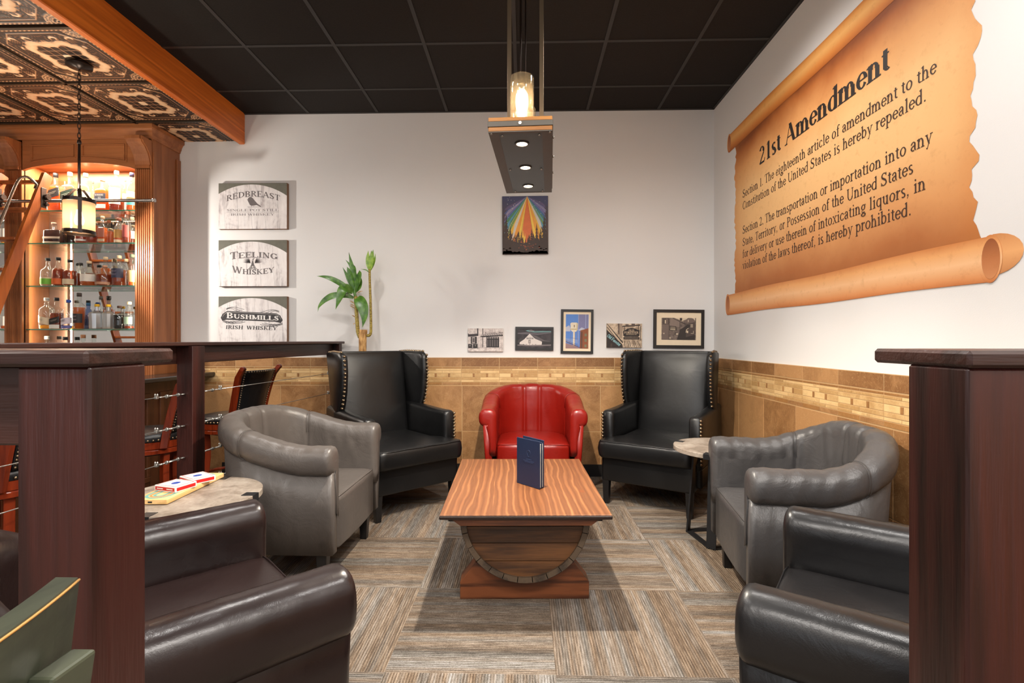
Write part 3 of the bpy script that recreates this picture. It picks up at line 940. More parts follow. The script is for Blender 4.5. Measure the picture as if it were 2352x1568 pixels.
def wainscot(x0, x1, j_top, j_big, name, to_world, parent_kind):
    """tiles laid in (s,z) coordinates; to_world(s, depth, z)"""
    vs = []; fs = []; mi = []; tone = []

    def tile(s0, s1, z0, z1, m, g=0.0018, th=0.0075, t=None):
        s0 = max(s0, x0); s1 = min(s1, x1)
        if s1 - s0 < 0.004: return
        s0 += g; s1 -= g; z0 += g; z1 -= g
        b = len(vs); e = 0.0015
        for (a, z, d) in ((s0, z0, .004), (s1, z0, .004), (s1, z1, .004), (s0, z1, .004), (s0 + e, z0 + e, th), (s1 - e, z0 + e, th), (s1 - e, z1 - e, th), (s0 + e, z1 - e, th)):
            vs.append(to_world(a, d, z))
        t = random.random() if t is None else t
        for f in ((4, 5, 6, 7), (0, 1, 5, 4), (1, 2, 6, 5), (2, 3, 7, 6), (3, 0, 4, 7)):
            fs.append(tuple(b + i for i in f)); mi.append(m)
        tone.extend([t] * 8)
    # rows
    p = 0.3345
    s = j_top - math.ceil((j_top - x0) / p) * p
    while s < x1:
        tile(s, s + p, 0.954, 1.035, 1)
        # border z .79-.95 : thin rows
        tile(s, s + p / 2, 0.937, 0.952, 3); tile(s + p / 2, s + p, 0.937, 0.952, 3)
        for a, b in ((0, .33), (.33, 1.0)): tile(s + a * p, s + b * p, 0.921, 0.937, 2, .0012)
        for a, b in ((0, .5), (.5, 1)): tile(s + a * p, s + b * p, 0.897, 0.921, 2, .0012)
        for a, b, m in ((0, .30, 2), (.30, .36, 3), (.36, .65, 2), (.65, .71, 3), (.71, 1, 2)): tile(s + a * p, s + b * p, 0.862, 0.897, m, .0012)
        for a, b in ((0, .5), (.5, 1)): tile(s + a * p, s + b * p, 0.838, 0.862, 2, .0012)
        for a, b in ((0, .33), (.33, .67), (.67, 1)): tile(s + a * p, s + b * p, 0.820, 0.838, 2, .0012)
        for a, b in ((0, .5), (.5, 1)): tile(s + a * p, s + b * p, 0.792, 0.820, 3 if a == 0 else 1, .0012, t=.6)
        s += p
    p = 0.4028
    s = j_big - math.ceil((j_big - x0) / p) * p
    while s < x1:
        tile(s, s + p, 0.390, 0.790, 1)
        tile(s, s + p, 0.0, 0.390, 1)
        s += p
    b = len(vs)
    for (a, z, d) in ((x0, 0, .0055), (x1, 0, .0055), (x1, 1.035, .0055), (x0, 1.035, .0055), (x0, 1.035, 0), (x1, 1.035, 0)):
        vs.append(to_world(a, d, z))
    fs.append((b, b + 1, b + 2, b + 3)); mi.append(0); fs.append((b + 3, b + 2, b + 5, b + 4)); mi.append(0)
    tone.extend([.5] * 6)
    me = bpy.data.meshes.new(name)
    me.from_pydata(vs, [], fs)
    for m in (M_grout, M_t_big, M_t_bord, M_t_chip): me.materials.append(m)
    me.polygons.foreach_set('material_index', mi)
    me.attributes.new('tone', 'FLOAT', 'POINT').data.foreach_set('value', tone)
    import bmesh
    bm = bmesh.new(); bm.from_mesh(me); bmesh.ops.recalc_face_normals(bm, faces=bm.faces); bm.to_mesh(me); bm.free()
    o = bpy.data.objects.new(name, me); COL.objects.link(o)
    return struct(o)


wainscot(-3.05, XR, -0.219, -0.545, 'trim_40', lambda s, d, z: (s, YB - d, z), 0)
wainscot(-YB, 1.0, -4.007, -3.886, 'trim_41', lambda s, d, z: (XR - d, -s, z), 0)

# ================================================================ TUB CHAIRS
def tub_chair(name, mat, loc, rz, label, armz=0.675, backz=0.81, W=0.80, wr=0.004, seed=0, group=None, seams='pleat', straight=0.33, rollr=0.066, D=0.69, q0=0.90, rv=None, sz=0.43):
    rnd = random.Random(seed)
    T = thing(name, loc, rz, label, 'armchair', group)
    a = W / 2 - 0.075
    yf = 0.335; y0 = yf - straight; b = D - straight - .075
    rzz = rv or 0.070
    ZB0 = .165
    # centre line from right front, round the back, to left front
    pts = []
    ns = 12
    for i in range(ns): pts.append((a, yf + (y0 - yf) * i / ns))
    ne = 56
    for i in range(ne + 1):
        t = pi * i / ne
        # slightly squared ellipse
        ct, st_ = cos(t), sin(t)
        e_ = 2 / 2.3
        pts.append((a * math.copysign(abs(ct) ** e_, ct), y0 - b * abs(st_) ** e_))
    for i in range(1, ns + 1): pts.append((-a, y0 + (yf - y0) * i / ns))
    L = [0]
    for i in range(1, len(pts)): L.append(L[-1] + math.hypot(pts[i][0] - pts[i - 1][0], pts[i][1] - pts[i - 1][1]))
    tot = L[-1]
    # resample
    NS = 170
    P_ = []
    j = 0
    for i in range(NS):
        s = tot * i / (NS - 1)
        while j < len(L) - 2 and L[j + 1] < s: j += 1
        t = (s - L[j]) / max(1e-9, L[j + 1] - L[j])
        P_.append((pts[j][0] + (pts[j + 1][0] - pts[j][0]) * t, pts[j][1] + (pts[j + 1][1] - pts[j][1]) * t))
    st = []
    for i in range(NS):
        p0 = P_[max(0, i - 1)]; p1 = P_[min(NS - 1, i + 1)]
        dx, dy = p1[0] - p0[0], p1[1] - p0[1]; l = math.hypot(dx, dy)
        nrm = (-dy / l, dx / l)
        # outward: away from the inside of the U
        if nrm[0] * P_[i][0] + nrm[1] * (P_[i][1] - 0.05) < 0: nrm = (-nrm[0], -nrm[1])
        st.append((P_[i][0], P_[i][1], nrm[0], nrm[1], abs(2 * i / (NS - 1) - 1)))
    # height profile: q=1 at the arm fronts, 0 at the middle of the back
    def hz(q):
        return armz + (backz - armz) * sm(0, 1, min(1, max(0, (q0 - q) / (q0 - .16))))
    def groove(i, q, x):
        s = 2 * i / (NS - 1) - 1
        d = 0
        if seams == 'pleat':
            for c in (-0.085, 0.085):
                d += 0.011 * math.exp(-((s - c) / 0.016) ** 2)
            d -= 0.006 * math.exp(-(s / 0.06) ** 2)
        for c in (-0.50, 0.50):
            d += 0.007 * math.exp(-((s - c) / 0.013) ** 2)
        return d
    def fold(i, z):
        return wr * (sin(i * .35 + 7 * z + seed) * sin(z * 23 + seed * 1.7 + i * .12) + .6 * sin(i * .9 + z * 40 + seed * 3))
    def section(i, q, shrink=1.0):
        h = hz(q)
        R = rollr - 0.010 * (1 - sm(0, .6, q))
        RZ = rzz * R / rollr
        zc = h - RZ
        nc = 0.014
        out = []
        for z in (0.34, 0.40, 0.46, 0.52, 0.58, 0.64):
            if z < zc - 0.03:
                zz = z
            else:
                zz = zc - 0.03 + (z - 0.64) * 0.02
            out.append((-0.052, zz, 'w'))
        for ang in range(180, -101, -20):
            t = radians(ang)
            e_ = .8
            out.append((nc + R * math.copysign(abs(cos(t)) ** e_, cos(t)), zc + RZ * math.copysign(abs(sin(t)) ** e_, sin(t)), 'r'))
        out.append((0.03, zc - RZ * 0.9, 'b')); out.append((0.0, 0.45, 'b')); out.append((0.0, 0.36, 'b'))
        res = []
        g = groove(i, q, 0)
        for n_, z, kd in out:
            if kd == 'w': n_ = n_ + g + fold(i, z) * (1 if shrink == 1 else 0)
            if kd == 'r':
                # grooves press into the roll as well
                dn, dz = n_ - nc, z - zc
                k2 = (R - (g * 0.8 if abs(abs(2 * i / (NS - 1) - 1) - .5) < .08 or dn < 0 else 0) + fold(i, z) * .35) / R * shrink
                n_, z = nc + dn * k2, zc + dz * k2
            elif shrink != 1:
                n_ = n_ * shrink if kd == 'b' else nc + (n_ - nc) * shrink
            res.append((n_, z))
        return res
    mb = MB()
    rings = []
    m = 4
    for kk in range(m, 0, -1):
        f = kk / m
        x, y, nx, ny, q = st[0]
        sec = section(0, q, max(0.5, cos(f * pi / 2 * 0.72)))
        rings.append([(x + nx * n_, y + ny * n_ + 0.028 * sin(f * pi / 2), z) for n_, z in sec])
    for i, (x, y, nx, ny, q) in enumerate(st):
        rings.append([(x + nx * n_, y + ny * n_, z) for n_, z in section(i, q)])
    for kk in range(1, m + 1):
        f = kk / m
        x, y, nx, ny, q = st[-1]
        sec = section(NS - 1, q, max(0.5, cos(f * pi / 2 * 0.72)))
        rings.append([(x + nx * n_, y + ny * n_ + 0.028 * sin(f * pi / 2), z) for n_, z in sec])
    n = len(rings[0])
    vs = [p for r in rings for p in r]
    fs = []
    for i in range(len(rings) - 1):
        for j in range(n):
            fs.append((i * n + j, i * n + (j + 1) % n, (i + 1) * n + (j + 1) % n, (i + 1) * n + j))
    fs.append(tuple(range(n))); fs.append(tuple((len(rings) - 1) * n + k for k in range(n)))
    mb.add(vs, fs, True)
    sh = mb.build('backrest_and_arms', mat, T)
    # stitched seams across the roll
    for sgn in (-0.50, 0.50):
        i = int(round((sgn + 1) / 2 * (NS - 1)))
        for off in (-1, 1):
            mbs = MB()
            x, y, nx, ny, q = st[i]
            x2, y2 = st[min(NS - 1, max(0, i + off))][:2]
            fx = 0.5
            xx, yy = x + (x2 - x) * fx, y + (y2 - y) * fx
            h = hz(q); R = rollr - 0.010 * (1 - sm(0, .6, q)) + .0008; RZ = rzz * R / rollr; zc = h - RZ
            path = [(xx + nx * (-0.0535), yy + ny * (-0.0535), zc - .05)]
            for ang in range(180, -80, -10):
                t = radians(ang)
                e_ = .8; cc_ = R * math.copysign(abs(cos(t)) ** e_, cos(t)); path.append((xx + nx * (.014 + cc_), yy + ny * (.014 + cc_), zc + RZ * math.copysign(abs(sin(t)) ** e_, sin(t))))
            mbs.tube(path, 0.0010, 5)
            mbs.build('seam', mat, sh)
    # outer shell panel below the roll (gives the crease)
    mb = MB()
    rings = []
    def osec(q):
        h = hz(q)
        return [(-0.020, ZB0), (0.016, ZB0), (0.034, 0.34), (0.048, h - rzz * 1.72), (0.0, h - .12), (-0.020, h - 0.15)]
    x, y, nx, ny, q = st[0]
    rings.append([(x + nx * (-.003 + (n_ + .003) * .82), y + ny * n_ + 0.022, z if z > ZB0 + .005 else z + .01) for n_, z in osec(q)])
    for i, (x, y, nx, ny, q) in enumerate(st):
        if i == 0:
            rings.append([(x + nx * n_, y + 0.012, z) for n_, z in osec(q)])
        rings.append([(x + nx * (n_ + (fold(i, z) * .5 if n_ > 0 else 0)), y + ny * (n_ + (fold(i, z) * .5 if n_ > 0 else 0)), z) for n_, z in osec(q)])
    x, y, nx, ny, q = st[-1]
    rings.append([(x + nx * n_, y + 0.012, z) for n_, z in osec(q)])
    rings.append([(x + nx * (-.003 + (n_ + .003) * .82), y + ny * n_ + 0.022, z if z > ZB0 + .005 else z + .01) for n_, z in osec(q)])
    n = len(rings[0])
    vs = [p for r in rings for p in r]
    fs = []
    for i in range(len(rings) - 1):
        for j in range(n):
            fs.append((i * n + j, i * n + (j + 1) % n, (i + 1) * n + (j + 1) % n, (i + 1) * n + j))
    fs.append(tuple(range(n))); fs.append(tuple((len(rings) - 1) * n + k for k in range(n)))
    mb.add(vs, fs, True)
    mb.build('outer_shell', mat, T)
    # seat: crowned block whose front drops to the bottom rail
    hw = a - 0.048
    out = []
    for i in range(13):
        t = pi + pi * i / 12
        out.append((hw * cos(t) * 1.0, y0 - (b - 0.055) * abs(sin(t)) ** .9))
    out += [(hw, y0 + .1), (hw, yf - .03), (hw - .02, yf + .016), (hw * .5, yf + .022), (0, yf + .024), (-hw * .5, yf + .022), (-hw + .02, yf + .016), (-hw, yf - .03), (-hw, y0 + .1)]
    mb = MB()
    mb.cushion(out, ZB0 + .005, sz, 0.032, 0.02, 0.012)
    seat = mb.build('seat', mat, T)
    mb = MB()
    mb.tube([(-hw + .01, yf + .008, sz - .009)] + [(-hw + 2 * hw * i / 10, yf + .012, sz - .0065) for i in range(1, 10)] + [(hw - .01, yf + .008, sz - .009)], 0.003, 5)
    mb.build('welt', mat, seat)
    for sx, sy, r_ in ((1, 1, 0), (-1, 1, 0), (1, -1, 0), (-1, -1, 0)):
        lx = sx * (a - 0.03 if sy > 0 else a * .62); ly = yf - 0.05 if sy > 0 else yf - D + .12
        mb = MB()
        tp, bt = .027, .019
        vs = [(lx - tp, ly - tp, .18), (lx + tp, ly - tp, .18), (lx + tp, ly + tp, .18), (lx - tp, ly + tp, .18),
              (lx - bt, ly - bt, 0), (lx + bt, ly - bt, 0), (lx + bt, ly + bt, 0), (lx - bt, ly + bt, 0)]
        mb.add(vs, [(0, 1, 2, 3), (4, 7, 6, 5), (0, 4, 5, 1), (1, 5, 6, 2), (2, 6, 7, 3), (3, 7, 4, 0)])
        mb.build('leg', M_blackwood, T, bevel=.003)
    return T


R_ = radians
tub_chair('tub_chair', M_red_leather, (0.065, 4.02, 0), pi + R_(0), 'shiny red leather tub chair against the tiled back wall', armz=0.685, backz=0.815, W=0.79, seed=1, D=.68, wr=.002, rv=.068)
tub_chair('tub_chair', M_grey_leather, (-1.250, 2.705, 0), R_(-91), 'worn taupe grey tub chair beside the round table with playing cards', seed=2, wr=.003, armz=.685, backz=.815, D=.66)
tub_chair('tub_chair', M_grey2_leather, (1.305, 2.335, 0), R_(82), 'wrinkled slate grey tub chair in front of the tiled right wall', seed=5, wr=.0055, armz=.672, backz=.803, D=.625, W=.79, q0=.70)
tub_chair('tub_chair', M_brown_leather, (-0.957, 1.283, 0), R_(-46), 'glossy dark brown tub chair beside the left newel post, nearest on the left', seed=4, wr=.0010, armz=.618, backz=.74, straight=.46, seams='none', rollr=.074, W=.83, D=.77, q0=.5, rv=.086, sz=.445)
tub_chair('tub_chair', M_near_leather, (0.999, 1.270, 0), R_(55), 'black leather tub chair cut off by the right newel post, nearest on the right', seed=8, wr=.0012, armz=.618, backz=.74, straight=.46, seams='none', rollr=.072, W=.81, D=.77, q0=.5, rv=.086, sz=.445)


# ================================================================ WINGBACK CHAIRS
def wingback(loc, rz, label):
    T = thing('wingback_chair', loc, rz, label, 'armchair', 'black wingback chairs')
    mat = M_blk_leather
    # local: front +Y, width X
    # apron (seat box)
    mb = MB()
    mb.cushion(densify(rrect(-.325, .325, -.30, .33, .02, 3)), .170, .345, .018, 0.0, .012)
    ap = mb.build('seat_base', mat, T)
    # seat cushion with crowned top and welt
    mb = MB()
    o = densify(rrect(-.325, .325, .12, .375, .045, 4) if 0 else [(-.262, -.22), (.262, -.22), (.262, .17), (.335, .20), (.335, .355), (.31, .385), (-.31, .385), (-.335, .355), (-.335, .20), (-.262, .17)])
    mb.cushion(o, .34, .470, .03, .028, .03, bulge=.006)
    sc = mb.build('seat_cushion', mat, T)
    mb = MB()
    mb.tube([(-.325, .21, .462), (-.325, .35, .462), (-.305, .376, .462)] + [(-.3 + .06 * i, .379, .462 + .002 * sin(i * 2)) for i in range(1, 10)] + [(.305, .376, .462), (.325, .35, .462), (.325, .21, .462)], .0045, 6)
    mb.build('welt', mat, sc)
    # backrest: padded panel with a slight recline, rounded top
    def back(u, v):
        # u across -1..1, v up ; returns front surface
        pass
    mb = MB()
    nu, nv = 22, 20
    def fr(u, v):
        x = (u * 2 - 1)
        z = .43 + v * (1.075 - .43)
        yb = -.20 - .11 * v
        pad = .035 * (1 - abs(x) ** 3) * (1 - (2 * v - 1) ** 4 * .7)
        return (x * .262 * (1 + .04 * v), yb + pad, z)
    def bk(u, v):
        x = (u * 2 - 1)
        z = .25 + v * (1.065 - .25)
        return (x * .30, -.30 - .11 * v, z)
    F = [[fr(i / (nu - 1), j / (nv - 1)) for j in range(nv)] for i in range(nu)]
    # closed ring per height
    rings = []
    for j in range(nv):
        v = j / (nv - 1)
        fl = [fr(i / (nu - 1), v) for i in range(nu)]
        x1 = fl[-1][0]; yb = -.31 - .12 * v
        z = fl[0][2]
        bl = [(x1 + .012, fl[-1][1] - .02, z), (x1 + .01, yb + .01, z), (x1 * .9, yb, z), (0, yb - .004, z), (-x1 * .9, yb, z), (-x1 - .01, yb + .01, z), (-x1 - .012, fl[0][1] - .02, z)]
        rings.append(fl + bl)
    # rounded top rings
    base = rings[-1]
    cy = sum(p[1] for p in base) / len(base)
    for kx, dz in ((.985, .012), (.95, .020), (.8, .024), (.3, .025)):
        rings.append([(p[0] * (1 - (1 - kx) * .25), cy + (p[1] - cy) * kx, p[2] + dz) for p in base])
    n = len(rings[0])
    vs = [p for r in rings for p in r]
    fs = []
    for i in range(len(rings) - 1):
        for j in range(n):
            fs.append((i * n + j, i * n + (j + 1) % n, (i + 1) * n + (j + 1) % n, (i + 1) * n + j))
    fs.append(tuple(range(n))); fs.append(tuple((len(rings) - 1) * n + k for k in range(n)))
    mb.add(vs, fs, True)
    mb.build('backrest', mat, T)
    for s in (-1, 1):
        # wing: side panel in the YZ plane, flaring out to the front
        prof = [(-.43, 1.092), (-.30, 1.10), (-.115, 1.097), (-.085, 1.07), (-.078, .95), (-.085, .82), (-.10, .73), (-.12, .665), (-.14, .60), (-.33, .60), (-.36, .80)]
        prof = prof[::-1]
        mb = MB()
        dense = densify(prof, .03)
        cyy = -.27; czz = .86
        rings = []
        for t_, ins in ((0, .022), (.006, .008), (.018, 0), (.042, 0), (.054, .008), (.060, .022)):
            ring = []
            for (y_, z_) in inset(dense, ins):
                fl = .035 * sm(-.36, -.12, y_)
                ring.append((s * (.262 + .004 + t_ + fl), y_, z_))
            rings.append(ring)
        n = len(dense)
        vs = [p for r in rings for p in r]
        fs = []
        for i in range(len(rings) - 1):
            for j in range(n):
                fs.append((i * n + j, i * n + (j + 1) % n, (i + 1) * n + (j + 1) % n, (i + 1) * n + j))
        fs.append(tuple(range(n))[::-1]); fs.append(tuple((len(rings) - 1) * n + k for k in range(n)))
        mb.add(vs, fs, True)
        wg = mb.build('wing', mat, T)
        # nail row down the wing front edge
        mb = MB()
        path = [(-.41, 1.094), (-.30, 1.102), (-.118, 1.099), (-.083, 1.07), (-.075, .95), (-.082, .82), (-.097, .73), (-.117, .668)]
        pts = []
        for a_, b_ in zip(path[:-1], path[1:]):
            l = math.hypot(b_[0] - a_[0], b_[1] - a_[1]); k_ = max(1, int(l / .0245))
            for q in range(k_): pts.append((a_[0] + (b_[0] - a_[0]) * q / k_, a_[1] + (b_[1] - a_[1]) * q / k_))
        for (y_, z_) in pts:
            fl = .035 * sm(-.36, -.12, y_)
            mb.ball((s * (.266 + .038 + fl), y_ + (.001 if y_ > -.2 else 0), z_), .0098, 8, 5)
        mb.build('nailhead_trim', M_nail, wg)
        # arm
        mb = MB()
        x0, x1 = (.268, .362) if s > 0 else (-.362, -.268)
        def armring(y_, h, ins):
            c = rrect(x0 + ins, x1 - ins, .30 + ins * 0, h - ins, .03, 3)
            return [(p[0], y_, p[1]) for p in c]
        rings = []
        for y_, h, ins in ((-.31, .70, .0), (-.16, .685, 0), (0, .672, 0), (.12, .668, 0), (.21, .667, 0), (.232, .667, .004), (.243, .667, .014)):
            rings.append(armring(y_, h, ins))
        n = len(rings[0])
        vs = [p for r in rings for p in r]
        fs = []
        for i in range(len(rings) - 1):
            for j in range(n):
                fs.append((i * n + j, i * n + (j + 1) % n, (i + 1) * n + (j + 1) % n, (i + 1) * n + j))
        fs.append(tuple(range(n))[::-1]); fs.append(tuple((len(rings) - 1) * n + k for k in range(n)))
        mb.add(vs, fs, True)
        ar = mb.build('arm', mat, T)
        mb = MB()
        for q in range(13):
            z_ = .36 + .0245 * q
            mb.ball((x1 - .010 if s > 0 else x0 + .010, .243, z_ - .01), .0096, 8, 5)
        mb.build('nailhead_trim', M_nail, ar)
        # outside panel below the arm
        mb = MB()
        mb.bbox(x0 + .006 * (1 if s < 0 else 1), x1 - .004, -.36, .225, .180, .32, .012)
        mb.build('side_panel', mat, T)
    for sx, sy in ((1, 1), (-1, 1), (1, -1), (-1, -1)):
        lx = sx * .295; ly = .30 if sy > 0 else -.30
        k_ = -.05 if sy < 0 else 0
        mb = MB(); tp, bt = .026, .019
        vs = [(lx - tp, ly - tp, .215), (lx + tp, ly - tp, .215), (lx + tp, ly + tp, .215), (lx - tp, ly + tp, .215),
              (lx - bt, ly - bt + k_, 0), (lx + bt, ly - bt + k_, 0), (lx + bt, ly + bt + k_, 0), (lx - bt, ly + bt + k_, 0)]
        mb.add(vs, [(0, 1, 2, 3), (4, 7, 6, 5), (0, 4, 5, 1), (1, 5, 6, 2), (2, 6, 7, 3), (3, 7, 4, 0)])
        mb.build('leg', M_blackwood, T, bevel=.003)
    for ch in T.children_recursive:
        for v_ in ch.data.vertices:
            if v_.co.y < -.02: v_.co.y -= .075 * min(1, (-.02 - v_.co.y) / .12)
    return T


w1 = wingback((-0.945, 3.675, 0), pi + R_(43), 'black leather wingback chair with nailheads in front of the potted plant')
w2 = copy_tree(w1)
w2.location = (1.012, 3.79, 0); w2.rotation_euler = (0, 0, pi - R_(32))
w2['label'] = 'black leather wingback chair with nailheads in the far right corner'

# ================================================================ BARREL COFFEE TABLE
k = NT('knotty pine top')
v = k.coords(scale=(1, 0.10, 1))
vv = k.coords(scale=(1, 0.30, 1))
sx_ = k.n('ShaderNodeSeparateXYZ'); k.put(sx_.inputs[0], k.coords())
warp = k.noise(vv, 5.5, 3, 0.55, 0.4)
brd = k.math('FLOOR', k.math('MULTIPLY', sx_.outputs[0], 6.9))
a_ = k.noise(k.coords(scale=(.2, 0.12, 1)), 3.0, 2, 0.5, 0.0)
ph = k.math('ADD', k.math('ADD', k.math('MULTIPLY', sx_.outputs[0], 185.0), k.math('MULTIPLY', warp, 13.0)), k.math('MULTIPLY', brd, 2.3))
bands = k.math('POWER', k.math('MULTIPLY_ADD', k.math('SINE', ph), 0.5, 0.5), 2.6)
fib = k.noise(v, 150, 3, 0.7)
vor = k.n('ShaderNodeTexVoronoi', i_Scale=6.5)
k.put(vor.inputs['Vector'], k.coords(scale=(1, 0.62, 1)))
kn = vor.outputs[0]
knot = k.ramp(kn, [(0.0, (1, 1, 1, 1)), (0.06, (0.9, 0.9, 0.9, 1)), (0.12, (0, 0, 0, 1))])
ph2 = k.math('ADD', k.math('MULTIPLY', sx_.outputs[0], 430.0), k.math('MULTIPLY', warp, 34.0))
bands2 = k.math('MULTIPLY_ADD', k.math('SINE', ph2), 0.5, 0.5)
amp_ = k.noise(k.coords(scale=(1, .25, 1), loc=(3, 1, 0)), 4.0, 2)
f = k.math('ADD', k.math('ADD', k.math('MULTIPLY', bands, k.math('MULTIPLY', amp_, 0.85)), k.math('MULTIPLY', bands2, 0.16)), k.math('MULTIPLY', fib, 0.42))
c = k.ramp(f, [(0.12, lin((98, 58, 34))), (0.42, lin((114, 71, 42))), (0.66, lin((130, 83, 50))), (0.92, lin((152, 103, 64)))])
c = k.mix(k.math('MULTIPLY', knot, 0.6), c, lin((128, 64, 26)))
k.base(c, 0.34, 0, 0.5)
k.bump(fib, 0.08, 0.002)
M_top = k.m
M_table_brown = wood('red brown table wood', (66, 34, 18), (118, 66, 36), 'X', 60, 0.42, 3.2, bump=0.12, contrast=.34)
M_head = wood('barrel head oak', (58, 34, 16), (104, 66, 34), 'X', 90, 0.5, 3.0, bump=0.25, contrast=.4)
M_stave = wood('grey brown stave oak', (48, 38, 30), (88, 72, 56), 'Y', 90, 0.5, 3.0, bump=0.3)
M_edge = plain('charred dark table edge', (44, 26, 18), 0.4, var=.5)
M_hoop = plain('blackened hoop iron', (62, 56, 50), 0.4, 0.85)

T = thing('coffee_table', (-0.008, 2.622, 0), R_(1.7), 'low wooden coffee table made from a half barrel, in the middle of the carpet', 'coffee table')
mb = MB()
mb.bbox(-.364, .364, -.502, .502, .4450, .4497, .0015)
top = mb.build('tabletop', M_top, T)
mb = MB(); mb.bbox(-.366, .366, -.504, .504, .4298, .4452, .003)
mb.build('edge_band', M_edge, top)
mb = MB()
for y0 in (-.490, .450):
    mb.prism([(-.278, .400), (.278, .400), (.318, .4295), (-.318, .4295)], y0, y0 + .04, 'Y')
mb.build('end_rail', M_table_brown, T, bevel=.002)
mb = MB()
mb.box(-.335, -.285, -.44, .44, .402, .4295); mb.box(.285, .335, -.44, .44, .402, .4295); mb.box(-.285, .285, -.44, .44, .396, .4295)
mb.build('under_frame', M_edge, T)
# half barrel: staves bulging along the length
mb = MB()
NSV = 13; ZB = .394; L2 = .385
def rad(y): return .287 + .022 * (1 - (y / L2) ** 2)
for s_ in range(NSV):
    a0 = pi + pi * s_ / NSV + .006; a1 = pi + pi * (s_ + 1) / NSV - .006
    ny = 11; na = 4
    outer = [[None] * (na + 1) for _ in range(ny)]
    vs = []
    for iy in range(ny):
        y_ = -L2 + 2 * L2 * iy / (ny - 1)
        if iy == 0: y_ += random.uniform(-.003, .003)
        for ia in range(na + 1):
            t = a0 + (a1 - a0) * ia / na
            vs.append((rad(y_) * cos(t), y_, ZB + rad(y_) * sin(t)))
        for ia in range(na + 1):
            t = a0 + (a1 - a0) * ia / na
            r = rad(y_) - .024
            vs.append((r * cos(t), y_, ZB + r * sin(t)))
    fs = []
    W_ = 2 * (na + 1)
    for iy in range(ny - 1):
        o0 = iy * W_; o1 = (iy + 1) * W_
        for ia in range(na):
            fs.append((o0 + ia, o0 + ia + 1, o1 + ia + 1, o1 + ia))
            fs.append((o0 + na + 1 + ia, o1 + na + 1 + ia, o1 + na + 2 + ia, o0 + na + 2 + ia))
        fs.append((o0, o1, o1 + na + 1, o0 + na + 1)); fs.append((o0 + na, o0 + 2 * na + 1, o1 + 2 * na + 1, o1 + na))
    for o0 in (0, (ny - 1) * W_):
        for ia in range(na): fs.append((o0 + ia, o0 + ia + 1, o0 + na + 2 + ia, o0 + na + 1 + ia))
    mb.add(vs, fs)
bar = mb.build('barrel_staves', M_stave, T)
for y0, y1 in ((-L2 + .004, -L2 + .045), (-.17, -.13), (.13, .17), (L2 - .045, L2 - .004)):
    mb = MB()
    n = 40
    vs = []; fs = []
    for i in range(n + 1):
        t = pi + pi * i / n
        for y_, dr in ((y0, .0), (y0, .0022), (y1, .0022), (y1, 0)):
            vs.append(((rad(y_) + dr) * cos(t), y_, ZB + (rad(y_) + dr) * sin(t)))
    for i in range(n):
        for q in range(4):
            fs.append((i * 4 + q, i * 4 + (q + 1) % 4, (i + 1) * 4 + (q + 1) % 4, (i + 1) * 4 + q))
    mb.add(vs, fs, True)
    mb.build('barrel_hoop', M_hoop, bar)
for sgn in (-1, 1):
    mb = MB()
    y_ = sgn * (L2 - .025)
    r = .268
    zs = [ZB - r, ZB - .19, ZB - .10, ZB - .012]
    prev = -r
    for zi in range(4):
        z0 = [-r, -.195, -.115, -.04][zi] + .0015; z1 = [-.195, -.115, -.04, .012][zi] - .0015
        pts = []
        for q in range(9):
            z_ = z0 + (z1 - z0) * q / 8
            pts.append((sqrt(max(0, r * r - z_ * z_)), ZB + z_))
        poly = pts + [(-x_, z_) for x_, z_ in pts[::-1]]
        if poly[0][0] < 1e-4: poly = poly[1:]
        mb.prism(poly, y_ - .009, y_ + .009, 'Y')
    mb.build('barrel_head', M_head, T)
for y0 in (-.315, .215):
    mb = MB()
    poly = [(-.296, .0), (.296, .0), (.296, .085)]
    R2 = .3125
    top_ = []
    for q in range(15):
        x_ = .21 - .42 * q / 14
        top_.append((x_, ZB - sqrt(R2 * R2 - x_ * x_)))
    poly = [(-.296, 0), (.296, 0), (.296, .078), (.225, .168)] + top_ + [(-.225, .168), (-.296, .078)]
    mb.prism(poly, y0, y0 + .10, 'Y')
    mb.build('cradle_foot', M_table_brown, T, bevel=.003)

# menu folder standing on the table
M_navy = leather('navy menu cover', (24, 38, 66), 0.42, 0.06, .5, .1)
M_paper = plain('menu paper', (228, 224, 214), 0.7)
M_emb = plain('embossed navy', (52, 70, 104), 0.3)
T = thing('menu_folder', (0.086, 2.50, 0.4505), R_(0), 'navy blue menu folder standing open upright on the barrel coffee table', 'menu')
def leaf(a0, L, ang, th, h, mat, name, parent, z0=0):
    mb = MB(); mb.M = Matrix.Translation((a0[0], a0[1], 0)) @ Matrix.Rotation(ang, 4, 'Z')
    mb.bbox(0, L, -th / 2, th / 2, z0, h, .0012)
    return mb.build(name, mat, parent)
cv = leaf((-0.009, -0.016), .165, R_(134), .004, .236, M_navy, 'front_cover', T)
leaf((0.012, 0.014), .165, R_(129), .004, .236, M_navy, 'back_cover', T)
leaf((0.002, 0.0), .150, R_(131), .0035, .228, M_navy, 'inner_leaf', T, .0)
leaf((-0.004, -0.009), .145, R_(133), .0015, .222, M_paper, 'page', T, .006)
leaf((0.006, 0.006), .145, R_(130), .0015, .222, M_paper, 'page', T, .006)
mb = MB(); mb.M = Matrix.Translation((0.0, 0.0, 0.118)) @ Matrix.Rotation(R_(-34), 4, 'Z')
mb.bbox(-.128, .03, -.003, .012, .1175, .119, .0005)
mb = MB()
mb.M = Matrix.Translation((-0.009, -0.016, 0)) @ Matrix.Rotation(R_(134), 4, 'Z') @ Matrix.Translation((.155, .0024, .0)) @ Matrix.Rotation(pi, 4, 'Z') @ Matrix.Rotation(pi / 2, 4, 'X')
